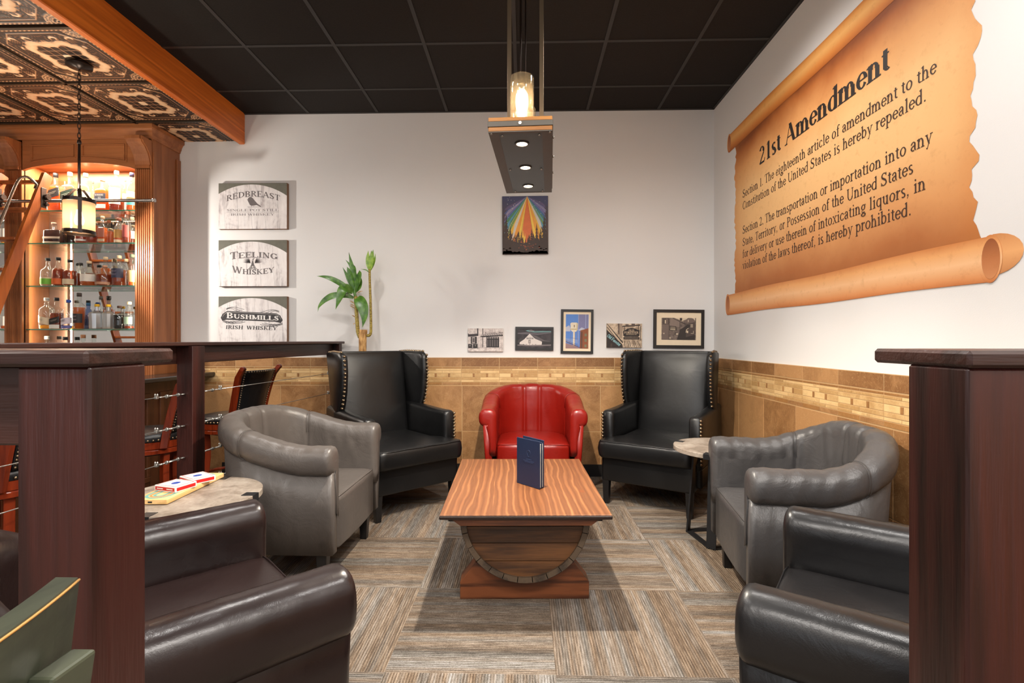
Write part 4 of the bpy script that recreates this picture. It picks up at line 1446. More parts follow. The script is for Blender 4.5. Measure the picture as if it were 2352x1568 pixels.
# small crest and two lines of lettering embossed on the cover
mb.add([], [])
mb2 = MB(); mb2.M = mb.M
pts = [(0.078 + .011 * cos(t) * (1 + .25 * sin(3 * t)), .165 + .016 * sin(t), 0) for t in [2 * pi * i / 20 for i in range(20)]]
mb2.tube(pts, .0006, 4, closed=True)
mb2.tube([(0.074, .152, 0), (.078, .178, 0), (.083, .154, 0)], .0006, 4)
for y_, xa, xb in ((.134, .060, .098), (.126, .040, .118), (.120, .048, .110)): mb2.box(xa, xb, y_, y_ + .0022, 0, .0006)
mb2.build('cover_emblem', M_emb, cv)

# ================================================================ ROUND SIDE TABLES
k = NT('concrete grey laminate')
v = k.coords()
n1 = k.noise(v, 9, 5, .65, .6); n2 = k.noise(v, 60, 3)
k.base(k.ramp(k.math('ADD', k.math('MULTIPLY', n1, .8), k.math('MULTIPLY', n2, .25)), [(0.35, lin((104, 92, 80))), (0.52, lin((142, 130, 118))), (0.7, lin((170, 160, 148)))]), .45, 0, .4)
k.bump(n2, .08, .002)
M_conc = k.m


def side_table(loc, rz, label):
    T = thing('side_table', loc, rz, label, 'side table', 'round grey-topped side tables')
    mb = MB()
    r = .27
    mb.lathe([(r - .002, .526), (r, .528), (r, .550), (r - .002, .552)], 64, smooth=False)
    tp = mb.build('tabletop', M_conc, T)
    H_ = .5255
    feet = []
    for i in range(4):
        t = pi / 2 * i
        c, s_ = cos(t), sin(t)
        mb = MB(); mb.M = Matrix.Rotation(t, 4, 'Z')
        w_ = .026
        r0, r1 = .150, .194
        vs = [(r1 - .005, -w_, 0), (r1 + .005, -w_, 0), (r1 + .005, w_, 0), (r1 - .005, w_, 0), (r0 - .005, -w_, H_), (r0 + .005, -w_, H_), (r0 + .005, w_, H_), (r0 - .005, w_, H_)]
        mb.add(vs, [(0, 3, 2, 1), (4, 5, 6, 7), (0, 1, 5, 4), (1, 2, 6, 5), (2, 3, 7, 6), (3, 0, 4, 7)])
        mb.build('leg', M_iron, T)
        mb = MB(); mb.M = Matrix.Rotation(t, 4, 'Z')
        mb.bbox(r - .05, r + .0015, -.022, .022, .5515, .5535, .0006)
        mb.bbox(r - .001, r + .002, -.022, .022, .522, .5535, .0006)
        mb.bbox(r0 - .01, r + .0015, -.022, .022, .522, .5265, .0006)
        mb.build('clip', M_iron, T)
        mb = MB()
        a = Vector((.192 * c, .192 * s_, 0)); b = Vector((.192 * cos(t + pi / 2), .192 * sin(t + pi / 2), 0))
        mid = (a + b) / 2; an = atan2(b.y - a.y, b.x - a.x); L = (b - a).length / 2
        mb.M = Matrix.Translation(mid) @ Matrix.Rotation(an, 4, 'Z')
        mb.bbox(-L, L, -.018, .018, 0.0, .009, .001)
        mb.build('foot_bar', M_iron, T)
    return T


s1 = side_table((1.175, 3.04, 0), R_(54), 'round grey side table between the right wingback and slate tub chair')
s2 = copy_tree(s1); s2.location = (-1.378, 2.04, 0); s2.rotation_euler = (0, 0, R_(2))
s2['label'] = 'round grey side table holding the cribbage board on the left'

# cribbage board and card packs
M_maple = wood('pale maple board', (206, 158, 92), (236, 196, 134), 'X', 60, .4, 3, bump=.05)
M_card_w = plain('card box white', (236, 232, 226), .35)
M_card_r = plain('card box red', (196, 28, 26), .35)
M_card_b = plain('card box blue', (30, 70, 170), .35)
M_green = plain('track teal', (96, 158, 150), .5)
M_orange = plain('track orange', (226, 130, 70), .5)
T = thing('cribbage_board', (-1.449, 2.098, .5537), R_(92), 'long pale wooden cribbage board with coloured tracks on the left round table', 'board game')
mb = MB(); mb.bbox(-.195, .195, -.066, .066, 0, .02, .002)
bd = mb.build('board', M_maple, T)
def ring_track(r0, r1, xe, xs_, mat, z):
    mb = MB()
    o = []; i_ = []
    n = 14
    for q in range(n + 1):
        t = -pi / 2 + pi * q / n
        o.append((xe + r1 * cos(t), r1 * sin(t), z)); i_.append((xe + r0 * cos(t), r0 * sin(t), z))
    o = [(xs_, -r1, z)] + o + [(xs_, r1, z)]; i_ = [(xs_, -r0, z)] + i_ + [(xs_, r0, z)]
    N_ = len(o)
    mb.add(o + i_, [(q, q + 1, N_ + q + 1, N_ + q) for q in range(N_ - 1)])
    return mb
for x_e, x_s, sg in ((.135, .03, 1), (.135, .03, -1)):
    for r0, r1, m_ in ((.014, .025, M_green), (.028, .036, M_orange), (.040, .051, M_green)):
        mb = ring_track(r0, r1, x_e, x_s, m_, .0204)
        if sg < 0: mb.v = [(-a, -b, c) for a, b, c in mb.v]
        mb.build('peg_track', m_, bd)
mb = MB(); mb.box(-.1957, -.1947, -.008, .008, .006, .012); mb.build('peg_slot', M_iron, bd)
for i, (cx_, cy_, rr, lb) in enumerate(((-1.440, 2.045, 74, 'red and white playing card box lying flat, nearer of the two'), (-1.425, 2.160, 58, 'red and white playing card box lying flat, farther of the two'))):
    T = thing('card_box', (cx_, cy_, .5742), R_(rr), lb, 'card box', 'card boxes on the cribbage board')
    T.scale = (1.5, 1.25, 1.2)
    mb = MB(); mb.bbox(-.032, .032, -.045, .045, 0, .019, .001); bx = mb.build('box', M_card_w, T)
    mb = MB()
    for sx in (-1, 1): mb.box(sx * .0318, sx * .0324, -.041, .041, .004, .015)
    for sy in (-1, 1): mb.box(-.028, .028, sy * .0448, sy * .0454, .004, .015)
    for q in range(4):
        a0, a1 = [(-.028, .028), (-.028, .028), (-.028, -.0262), (.0262, .028)][q]; b0, b1 = [(-.041, -.0385), (.0385, .041), (-.041, .041), (-.041, .041)][q]
        mb.box(a0, a1, b0, b1, .0188, .0193)
    mb.build('red_print', M_card_r, bx)
    mb = MB(); mb.lathe([(.001, .0195), (.012, .0195)], 14, cap=False)
    mb.build('blue_emblem', M_card_b, bx)
    mb = MB(); mb.M = Matrix.Translation((0, 0, .0198)) @ Matrix.Rotation(pi / 2, 4, 'Z')
    mb.box(-.03, .03, .016, .0165, 0, .0002); mb.box(-.024, .024, -.020, -.0195, 0, .0002)
    mb.M = Matrix.Translation((-.0326, 0, 0)) @ Matrix.Rotation(-pi / 2, 4, 'Z') @ Matrix.Rotation(pi / 2, 4, 'X')
    mb.box(-.034, -.008, .008, .011, 0, .0004); mb.box(.008, .034, .008, .011, 0, .0004)
    mb.build('print_line', M_card_w, bx)

# ================================================================ RAILINGS AND NEWEL POSTS
RT = 1.176


def post(name, x, y, s, label, z1=RT - .021, mat=None, cat='post', group=None):
    mb = MB(); mb.bbox(x - s / 2, x + s / 2, y - s / 2, y + s / 2, 0, z1, .004)
    return mb.build(name, mat or M_esp)


# left front newel with its cap board and apron (front rail running to the left)
T = thing('railing', (-0.563, 0.632, 0), 0, 'dark espresso newel post with cap board and apron, at the left front edge', 'railing')
mb = MB(); mb.bbox(-.045, .045, -.045, .045, 0, RT - .021, .003); mb.build('newel_post', M_esp, T)
mb = MB(); mb.bbox(-1.24, .047, -.052, .098, RT - .021, RT - .001, .004); mb.build('cap_board', M_espx, T)
mb = MB(); mb.bbox(-1.22, -.046, .0, .022, RT - .125, RT - .022, .003); mb.build('apron_board', M_espx, T)
# right front newel
T = thing('railing', (0.551, 0.632, 0), 0, 'dark espresso newel post with cap board, at the right front edge', 'railing')
mb = MB(); mb.bbox(-.045, .045, -.045, .045, 0, RT - .021, .003); mb.build('newel_post', M_esp, T)
mb = MB(); mb.bbox(-.047, .95, -.050, .108, RT - .021, RT - .001, .004); mb.build('cap_board', M_espx, T)
mb = MB(); mb.bbox(.046, .95, .0, .022, RT - .125, RT - .022, .003); mb.build('apron_board', M_espx, T)
# side railing with four steel cables between the bar and the lounge
A = Vector((-1.945, .76, 0)); B = Vector((-1.645, 4.37, 0))
ang = atan2(B.y - A.y, B.x - A.x) - pi / 2
LN = (B - A).length
T = thing('cable_railing', tuple(A), ang, 'long dark wooden railing with steel cables between bar and lounge', 'railing')
mb = MB(); mb.bbox(-.07, .075, 0, LN, RT - .019, RT + .001, .004); mb.build('cap_board', M_espy, T)
mb = MB(); mb.bbox(-.025, 0, 0, LN, RT - .112, RT - .0195, .003); mb.build('apron_board', M_espy, T)
ys = [0.03, 1.845, LN - .04]
for y_, s_ in zip(ys, (.09, .09, .055)):
    mb = MB(); mb.bbox(.0 , s_, y_ - s_ / 2, y_ + s_ / 2, 0, RT - .02, .003) if s_ > .08 else mb.bbox(.0, .055, y_ - .028, y_ + .028, 0, RT - .02, .003)
    mb.build('post', M_esp, T)
for z_ in (.91, .747, .584, .42, .26):
    for y0, y1 in ((ys[0] + .045, ys[1] - .045), (ys[1] + .045, ys[2] - .028)):
        mb = MB()
        xx = .045
        mb.cyl((xx, y0, z_), (xx, y1, z_), .0022, n=6)
        cb = mb.build('cable', M_chrome, T)
        # turnbuckles at both ends
        for q, sg in ((y0, 1), (y1, -1)):
            mb = MB()
            p = lambda d: (xx, q + sg * d, z_)
            mb.tube([(xx + .007 * sin(t), q + sg * (.012 + .010 * cos(t)), z_ + .0) for t in [2 * pi * i / 12 for i in range(12)]], .0028, 6, closed=True)
            big = y1 - y0 > 0 and (sg * (1 if q == y0 else -1) > 0)
            mb.cyl(p(.02), p(.045), .003, n=6)
            for dx in (-.006, .006): mb.cyl((xx + dx, q + sg * .042, z_), (xx + dx, q + sg * .115, z_), .0028, n=6)
            mb.cyl(p(.038), p(.048), .009, n=8); mb.cyl(p(.110), p(.120), .009, n=8)
            mb.cyl(p(.118), p(.14), .003, n=6)
            mb.tube([(xx + .007 * sin(t), q + sg * (.150 + .011 * cos(t)), z_) for t in [2 * pi * i / 12 for i in range(12)]], .0028, 6, closed=True)
            # cable clamp with U bolt and nuts
            mb.bbox(xx - .008, xx + .008, min(q + sg * .172, q + sg * .186), max(q + sg * .172, q + sg * .186), z_ - .006, z_ + .008, .002)
            mb.cyl((xx - .006, q + sg * .179, z_), (xx - .006, q + sg * .179, z_ + .020), .0025, n=6)
            mb.cyl((xx + .006, q + sg * .179, z_), (xx + .006, q + sg * .179, z_ + .020), .0025, n=6)
            mb.cyl((xx - .006, q + sg * .179, z_ + .011), (xx - .006, q + sg * .179, z_ + .016), .0048, n=6)
            mb.cyl((xx + .006, q + sg * .179, z_ + .011), (xx + .006, q + sg * .179, z_ + .016), .0048, n=6)
            mb.build('turnbuckle', M_chrome, cb)

# ================================================================ BAR STOOLS
def stool(loc, rz, label):
    T = thing('bar_stool', loc, rz, label, 'bar stool', 'cherry wood bar stools')
    # front = +Y, seat radius .215
    mb = MB()
    circ = [(.215 * cos(2 * pi * i / 32), .215 * sin(2 * pi * i / 32)) for i in range(32)]
    mb.cushion(circ, .575, .625, .025, .018, .006)
    st_ = mb.build('seat', M_blk_leather2, T)
    mb = MB()
    for i in range(52):
        t = 2 * pi * i / 52
        mb.ball((.2165 * cos(t), .2165 * sin(t), .588), .0072, 7, 4)
    mb.build('nailhead_trim', M_nail, st_)
    mb = MB()
    mb.lathe([(.205, .50), (.212, .503), (.212, .525), (.208, .53), (.214, .535), (.214, .572), (.205, .578)], 40, smooth=False)
    mb.build('seat_ring', M_cherry, T)
    mb = MB()
    mb.lathe([(.05, .48), (.15, .485), (.15, .50)], 24); mb.build('swivel', M_iron, T)
    for i in range(4):
        t = R_(45 + 90 * i)
        mb = MB()
        pts = []
        for q in range(9):
            s_ = q / 8
            r = .165 + .055 * s_ ** 2 - .015 * sin(pi * s_)
            pts.append((r, .50 * (1 - s_)))
        w_ = .019
        mb.M = Matrix.Rotation(t, 4, 'Z')
        vs = []
        for r, z_ in pts:
            vs += [(r - w_, -w_, z_), (r + w_, -w_, z_), (r + w_, w_, z_), (r - w_, w_, z_)]
        fs = []
        for q in range(8):
            for e in range(4): fs.append((q * 4 + e, q * 4 + (e + 1) % 4, (q + 1) * 4 + (e + 1) % 4, (q + 1) * 4 + e))
        fs.append((0, 1, 2, 3)); fs.append((32, 35, 34, 33))
        mb.add(vs, fs); mb.build('leg', M_cherry, T, bevel=.003)
    mb = MB()
    pts = [(.215 * cos(2 * pi * i / 36), .215 * sin(2 * pi * i / 36), .17) for i in range(36)]
    mb.tube(pts, .012, 8, closed=True); mb.build('foot_ring', M_cherry, T)
    # curved back : two stiles and padded panel with nailheads
    def bx(u, v):   # u -1..1 across, v 0..1 up
        z_ = .60 + .37 * v
        half = .165 + .03 * v * v
        x_ = u * half
        y_ = -.180 - .05 * v - .035 * v * v + .045 * (u * u) * (1 - .2 * v)
        return x_, y_, z_
    for s in (-1, 1):
        mb = MB()
        vs = []
        n = 14
        for q in range(n + 1):
            v_ = q / n * 1.03 - .18 * (1 - q / n)
            x_, y_, z_ = bx(s, max(v_, -.3))
            if q >= n - 1: y_ -= .012 * (q - n + 2)
            for dx, dy in ((-.014, -.02), (.014, -.02), (.014, .022), (-.014, .022)): vs.append((x_ + s * .012 + dx, y_ + dy, z_))
        fs = []
        for q in range(n):
            for e in range(4): fs.append((q * 4 + e, q * 4 + (e + 1) % 4, (q + 1) * 4 + (e + 1) % 4, (q + 1) * 4 + e))
        fs.append((0, 1, 2, 3)); fs.append((n * 4, n * 4 + 3, n * 4 + 2, n * 4 + 1))
        mb.add(vs, fs)
        x_, y_, z_ = bx(s, 1.03)
        mb.cyl((x_ + s * .012 - .014, y_ - .022, z_ - .003), (x_ + s * .012 + .014, y_ - .022, z_ - .003), .018, n=14)
        mb.build('back_stile', M_cherry, T, bevel=.003)
    mb = MB()
    th = .014
    def pf(u, v):
        x_, y_, z_ = bx((u * 2 - 1) * .93, .06 + .92 * v)
        e = min(1, min(u, 1 - u, v * 1.2, (1 - v) * 1.2) * 9)
        return (x_, y_ + th * sqrt(max(0, e)), z_)
    def pb(u, v):
        x_, y_, z_ = bx((1 - u * 2) * .93, .06 + .92 * v)
        return (x_, y_ - th, z_)
    mb.grid(pf, 15, 15); mb.grid(pb, 15, 15)
    for edge in range(4):
        def ef(u, v, edge=edge):
            a = {0: (0, v), 1: (1, v), 2: (v, 0), 3: (v, 1)}[edge]
            p = pf(*a); x_, y_, z_ = bx((a[0] * 2 - 1) * .93, .06 + .92 * a[1])
            return p if u == 0 else (x_, y_ - th, z_)
        mb.grid(ef, 2, 15)
    bk = mb.build('back_pad', M_blk_leather2, T)
    mb = MB()
    for s in (-1, 1):
        for q in range(20):
            x_, y_, z_ = bx(s * .90, .09 + .86 * q / 19)
            mb.ball((x_, y_ + .008, z_), .0062, 7, 4)
            mb.ball((x_, y_ - .0155, z_), .0062, 7, 4)
    for q in range(16):
        x_, y_, z_ = bx(-.86 + 1.72 * q / 15, .955)
        mb.ball((x_, y_ - .0155, z_), .0062, 7, 4)
    mb.build('nailhead_trim', M_nail, bk)
    return T


b1 = stool((-2.24, 3.80, 0), R_(90 - 8), 'cherry and black leather bar stool, farthest along the bar, against the tiles')
for (x_, y_, a_, l_) in ((-2.36, 3.10, 113, 'cherry and black leather bar stool behind the middle railing post'), (-2.40, 2.25, 100, 'cherry and black bar stool mostly hidden behind the left newel post')):
    b = copy_tree(b1); b.location = (x_, y_, 0); b.rotation_euler = (0, 0, R_(a_)); b['label'] = l_

# ================================================================ BAR COUNTER
T = thing('bar_counter', (-2.744, 1.6, 0), 0, 'brown wooden bar counter with dark stone top along the left', 'bar counter')
mb = MB(); mb.bbox(-.31, 0, 0, YB - 1.6 - .002, .870, .905, .006); mb.build('countertop', M_counter, T)
mb = MB(); mb.bbox(-.30, -.14, 0.02, YB - 1.6 - .004, 0.0, .870, .003)
bp = mb.build('front_panel', M_dark_bar, T)
mb = MB()
for i in range(5):
    y0 = .1 + .55 * i
    for (a0, a1, c0, c1) in ((y0, y0 + .45, .10, .14), (y0, y0 + .45, .74, .78), (y0, y0 + .04, .14, .74), (y0 + .41, y0 + .45, .14, .74)):
        mb.bbox(-.14, -.125, a0, a1, c0, c1, .003)
mb.build('raised_moulding', M_dark_bar, T)

# ================================================================ BACK BAR CABINET
CX1 = -3.067; CYF = 4.074
T = T_cab = thing('back_bar_cabinet', (0, 4.2, 0), 0, 'chestnut wooden back bar cabinet with fluted pilasters and arched lit niches', 'cabinet')
T.location = (-4.2, 4.2, 0)
MT = Matrix.Translation((4.2, -4.2, 0))


def cmb():
    m = MB(); m.M = MT.copy(); return m


mb = cmb(); mb.box(CX1 - .02, CX1, CYF + .004, YB - .002, 0, 2.86); mb.bbox(CX1, CX1 + .012, YB - .05, YB - .002, 0, 2.78, .003); mb.bbox(CX1, CX1 + .010, CYF + .004, CYF + .03, 0, 2.74, .003)
mb.build('side_panel', M_cab, T)
bays = [(-4.171, -3.213), (-5.28, -4.319)]
mb = cmb()
for a, b in bays:
    mb.box(a - .012, a, CYF + .02, YB - .09, 0, 2.66); mb.box(b, b + .012, CYF + .02, YB - .09, 0, 2.66)
mb.build('niche_side', M_cab, T)
mb = cmb(); mb.box(-5.45, CX1 - .02, YB - .085, YB - .075, .0, 2.9)
mb.build('back_panel', M_cabx, T)
k = NT('mirror'); k.base((.86, .88, .88, 1), 0.015, 1.0); M_mirror = k.m
for a, b in bays:
    mb = cmb(); mb.box(a + .002, b - .002, YB - .091, YB - .086, .95, 2.29); mb.build('mirror', M_mirror, T)
mb = cmb()
for a, b in bays: mb.box(a, b, CYF + .03, YB - .09, 2.66, 2.68)
mb.build('niche_top', M_cabx, T)
# fluted pilasters
for a, b in ((-3.213, -3.067), (-4.319, -4.171), (-5.43, -5.28)):
    mb = cmb()
    n = 7
    pts = [(a, CYF + .03)]
    pts.append((a, CYF))
    w_ = (b - a - .03) / n
    for i in range(n):
        x0 = a + .015 + w_ * i
        pts += [(x0 + w_ * .18, CYF), (x0 + w_ * .3, CYF + .007), (x0 + w_ * .7, CYF + .007), (x0 + w_ * .82, CYF)]
    pts += [(b, CYF), (b, CYF + .03)]
    mb.prism(pts, 0.0, 2.60, 'Z')
    mb.build('fluted_pilaster', M_cab, T)
    # corbel
    mb = cmb()
    prof = [(CYF, 2.60), (CYF - .02, 2.60), (CYF - .02, 2.625), (CYF - .012, 2.63), (CYF - .018, 2.66), (CYF - .035, 2.71), (CYF - .07, 2.76), (CYF - .105, 2.785), (CYF - .11, 2.80), (CYF - .125, 2.805), (CYF - .125, 2.83), (CYF, 2.83)]
    mb.prism(prof[::-1], a + .012, b - .012, 'X')
    mb.prism([(p[0] + .012 if p[0] < CYF - .001 else p[0], p[1]) for p in prof][::-1], a + .002, b - .002, 'X')
    mb.build('corbel', M_cab, T)
# arched frieze with raised panels
for a, b in bays:
    mb = cmb()
    n = 24
    L_ = b - a
    def arc(x): return 2.60 + .058 * (1 - ((x - (a + b) / 2) / (L_ / 2)) ** 2) ** .8 if abs(x - (a + b) / 2) < L_ / 2 else 2.60
    poly = [(a + L_ * i / n, arc(a + L_ * i / n)) for i in range(n + 1)] + [(b, 2.86), (a, 2.86)]
    mb.prism(poly, CYF + .004, CYF + .03, 'Y')
    fr_ = mb.build('arched_frieze', M_cabx, T)
    mb = cmb()
    for s in (0, 1):
        x0 = a + .09 + s * (L_ / 2 - .07); x1 = x0 + L_ / 2 - .12
        if s == 0: xa, xb = a + .07, (a + b) / 2 - .02
        else: xa, xb = (a + b) / 2 + .02, b - .07
        for ins_, y_ in ((0, -.006), (.014, -.010)):
            pa = [(xa + (xb - xa) * i / 10, arc(xa + (xb - xa) * i / 10) + .035) for i in range(11)] + [(xb, 2.82), (xa, 2.82)]
            outer = inset(pa, ins_); inner = inset(pa, ins_ + .009)
            N_ = len(outer)
            vs = [(p[0], CYF + .004, p[1]) for p in outer] + [(p[0], CYF + .004 + y_, p[1]) for p in outer] + [(p[0], CYF + .004 + y_, p[1]) for p in inner] + [(p[0], CYF + .004, p[1]) for p in inner]
            fs = []
            for i in range(N_):
                j = (i + 1) % N_
                for l in range(3): fs.append((l * N_ + i, l * N_ + j, (l + 1) * N_ + j, (l + 1) * N_ + i))
            mb.add(vs, fs)
    mb.build('frieze_moulding', M_cabx, fr_)
# crown moulding
mb = cmb()
prof = [(0, 2.845), (.012, 2.845), (.016, 2.862), (.024, 2.87), (.03, 2.89), (.05, 2.915), (.064, 2.92), (.064, 2.951), (0, 2.951)]
pf_ = [(-5.45, 0), ]
def crown(p):  # p=(offset,z) -> ring of path points
    o_, z = p
    return [(-5.45, CYF - o_, z), (CX1 + o_ * .7, CYF - o_, z), (CX1 + o_ * .7, YB - .003, z)]
rs = [crown(p) for p in prof]
vs = [q for r in rs for q in r]
fs = []
for i in range(len(rs)):
    j = (i + 1) % len(rs)
    for k_ in range(2): fs.append((i * 3 + k_, i * 3 + k_ + 1, j * 3 + k_ + 1, j * 3 + k_))
mb.add(vs, fs)
mb.build('crown_moulding', M_cabx, T)
mb = cmb(); mb.box(-5.45, CX1 - .02, CYF + .004, CYF + .03, 2.8605, 2.95); mb.build('top_rail', M_cabx, T)
mb = cmb()
for a, b in bays: mb.box(a, b, CYF - .02, YB - .09, .90, .935)
mb.build('back_counter', M_counter, T)
mb = cmb()
for a, b in bays: mb.box(a, b, CYF, CYF + .02, .0, .90)
mb.build('lower_door', M_cab, T)

# niche top lamp, and side strips added to brighten the bottles
for a, b in bays:
    light('niche_light', 'AREA', ((a + b) / 2, CYF + .07, 2.655), 18 if a > -4.2 else 8, (1, .87, .70), size=.8, size_y=.08)

    for xs_, rz_ in ((a + .02, -35), (b - .02, 35)):
        light('niche_fill_strip', 'AREA', (xs_, CYF + .045, 1.75), 3.2 if a > -4.2 else 1.5, (1, .84, .64), rot=(R_(90), 0, R_(rz_)), size=.012, size_y=1.3)

# glass shelves
M_shelf = glassy('shelf glass', (.93, .98, .96, 1), .02, .06)
M_shelf_edge = plain('green glass edge', (120, 190, 170), .1)
M_shelf_edge = glassy('green glass edge', (.35, .75, .62, 1), .05, .2, lin((96, 176, 150)), .6)
SH = [2.284, 2.0, 1.643, 1.281]
for bi, (a, b) in enumerate(bays):
    for i, z_ in enumerate(SH):
        place = ['top', 'second', 'third', 'lowest'][i]
        T = thing('glass_shelf', ((a + b) / 2, 4.2, z_), 0, ('green-edged glass shelf, %s one in the niche behind the hanging lantern' if bi == 0 else 'green-edged glass shelf, %s one in the niche behind the ladder') % place, 'shelf', 'glass liquor shelves')
        h = (b - a) / 2 - .004
        mb = MB(); mb.box(-h, h, CYF + .035 - 4.2 if i else CYF + .08 - 4.2, YB - .095 - 4.2, -.010, 0); mb.build('pane', M_shelf, T)
        mb = MB(); yy = (CYF + .035 if i else CYF + .08) - 4.2
        mb.box(-h, h, yy - .002, yy, -.010, 0); mb.build('front_edge', M_shelf_edge, T)

# ================================================================ BOTTLES
GL_CLEAR = glassy('clear bottle glass', (.95, .97, .96, 1), .02, .04, (.9, .95, .93, 1), .04)
GL_GREEN = glassy('pale green bottle glass', (.70, .86, .76, 1), .02, .10, (.7, .9, .8, 1), .2)
GL_BLUE = glassy('blue bottle glass', (.55, .66, .9, 1), .02, .10, (.4, .5, .85, 1), .25)
GL_CUT = glassy('cut crystal glass', (.9, .93, .93, 1), .08, .25, (.95, .97, .97, 1), .4)
LIQ = {
 'amber': glassy('amber liquid', (.85, .36, .06, 1), .05, .03, lin((236, 128, 30)), .78),
 'deep': glassy('deep amber liquid', (.55, .18, .04, 1), .05, .03, lin((180, 78, 22)), .78),
 'dark': glassy('dark brown liquid', (.22, .07, .04, 1), .05, .03, lin((84, 34, 20)), .82),
 'gold': glassy('golden liquid', (.95, .70, .18, 1), .05, .03, lin((240, 180, 60)), .75),
 'cola': glassy('near black liquid', (.06, .02, .02, 1), .05, .03, lin((24, 10, 12)), .9),
}
LBL = {}
def lbl(rgb):
    if rgb not in LBL: LBL[rgb] = plain('bottle label %d %d %d' % rgb, rgb, .55)
    return LBL[rgb]


def bottle(px, yoff, shelf_z, h, w, shape, liq, fill, labels, capc, label, glass=None, group='whiskey bottles in the back bar', ink=None, bay=0, tilt=0):
    """px: x position in metres; w: width; labels: list of (z0,z1,rgb,slant)"""
    glass = glass or GL_CLEAR
    T = thing('liquor_bottle', (px, yoff, shelf_z), R_(random.uniform(-6, 6)), label, 'bottle', group)
    r = w / 2
    nk = min(.016, r * .42)
    hs = {'round': .60, 'tall': .58, 'square': .60, 'flask': .62, 'squat': .55, 'dome': .50, 'cut': .62, 'taper': .60}[shape] * h
    hn = {'round': .78, 'tall': .76, 'square': .72, 'flask': .70, 'squat': .72, 'dome': .72, 'cut': .74, 'taper': .74}[shape] * h
    depth = {'flask': .5, 'square': .72, 'squat': .9}.get(shape, 1.0)
    def prof(rr, z0, top, open_=False):
        base = r * (.80 if shape == 'taper' else .90 if shape == 'cut' else .97)
        pts = [(rr * base / r * .9, z0), (rr * base / r, z0 + .004), (rr, z0 + (hs - z0) * (.95 if shape in ('taper', 'cut') else .3)), (rr, hs)]
        pts += [(rr * .93 if shape != 'dome' else rr * .96, hs + (hn - hs) * .25), (rr * .70, hs + (hn - hs) * .55), (nk * 1.25, hn - (hn - hs) * .12), (nk, hn), (nk, top)]
        return pts
    def shapeit(mb, pr):
        if shape in ('square', 'flask'):
            n = 28
            vs = []
            for rr, z in pr:
                for i in range(n):
                    t = 2 * pi * i / n
                    c, s = cos(t), sin(t)
                    e = .35 if rr > nk * 1.6 else 1.0
                    x = rr * math.copysign(abs(c) ** e, c); y = rr * math.copysign(abs(s) ** e, s) * (depth if rr > nk * 1.6 else 1)
                    vs.append((x, y, z))
            fs = []
            for j in range(len(pr) - 1):
                for i in range(n): fs.append((j * n + i, j * n + (i + 1) % n, (j + 1) * n + (i + 1) % n, (j + 1) * n + i))
            fs.append(tuple(range(n))[::-1]); fs.append(tuple((len(pr) - 1) * n + i for i in range(n)))
            mb.add(vs, fs, True)
        else:
            mb.lathe(pr, 20 if shape != 'cut' else 12, smooth=(shape != 'cut'), sy=depth)
    mb = MB(); shapeit(mb, prof(r, 0, h * .93)); mb.build('glass_body', glass, T)
    if fill > 0:
        top = .006 + (hs + (hn - hs) * .4) * fill
        full = [(max(.001, p[0] - .0025), max(.006, p[1])) for p in prof(r, .006, hn)]
        pr = []
        for p, q in zip(full[:-1], full[1:]):
            if p[1] <= top: pr.append(p)
            if p[1] <= top < q[1]:
                t = (top - p[1]) / (q[1] - p[1]); pr.append((p[0] + (q[0] - p[0]) * t, top)); break
        mb = MB(); shapeit(mb, pr); mb.build('liquid', LIQ[liq], T)
    for li in labels:
        z0, z1, rgb = li[:3]; sl = li[3] if len(li) > 3 else 0
        z0 *= h; z1 *= h
        mb = MB()
        n = 10
        vs = []
        e = .35 if shape in ('square', 'flask') else 1.0
        for i in range(n + 1):
            t = -pi / 2 + (i / n - .5) * (2.5 if e == 1 else 2.0)
            c, s = cos(t), sin(t)
            base = .80 if shape == 'taper' else 1
            for z in (z0, z1):
                rr = (r + .0012)
                if shape == 'taper': rr = r * (.80 + .20 * min(1, z / (hs * .95))) + .0012
                x = rr * math.copysign(abs(c) ** e, c); y = rr * math.copysign(abs(s) ** e, s) * depth
                vs.append((x, y - .0004, z + sl * x))
        mb.add(vs, [(i * 2, i * 2 + 2, i * 2 + 3, i * 2 + 1) for i in range(n)], True)
        lo = mb.build('label', lbl(rgb), T)
        if len(li) > 4 and li[4]:
            inkc = li[5] if len(li) > 5 else (40, 34, 30)
            mb = MB(); mb.M = Matrix.Translation((0, -(r * depth + .0022), z0)) @ Matrix.Rotation(pi / 2, 4, 'X')
            rows = li[4].split('|')
            hh = (z1 - z0) / (len(rows) + .8)
            for ri, row in enumerate(rows):
                wd = min(w * (.72 if e != 1 else .42), text_width(row) * hh * 1.3)
                put_text(mb, row, -wd / 2, (z1 - z0) - (ri + 1.0) * hh, hh * .62, width=wd, thick=.11, thin=.05, warp=(lambda X, Y, W_, wd=wd, sl=sl: (X, Y + sl * (X - wd / 2))))
            mb.build('label_print', lbl(inkc), lo)
    if capc:
        mb = MB(); cr = nk * 1.12
        mb.lathe([(cr, h * .90), (cr, h * .985), (cr * .9, h)], 14); mb.build('cap', lbl(capc), T)
    return T


def BX(px, y=4.19):
    a = (px - 1176) / 1155
    t = radians(1.4)
    return y * (a * cos(t) - sin(t)) / (a * sin(t) + cos(t))


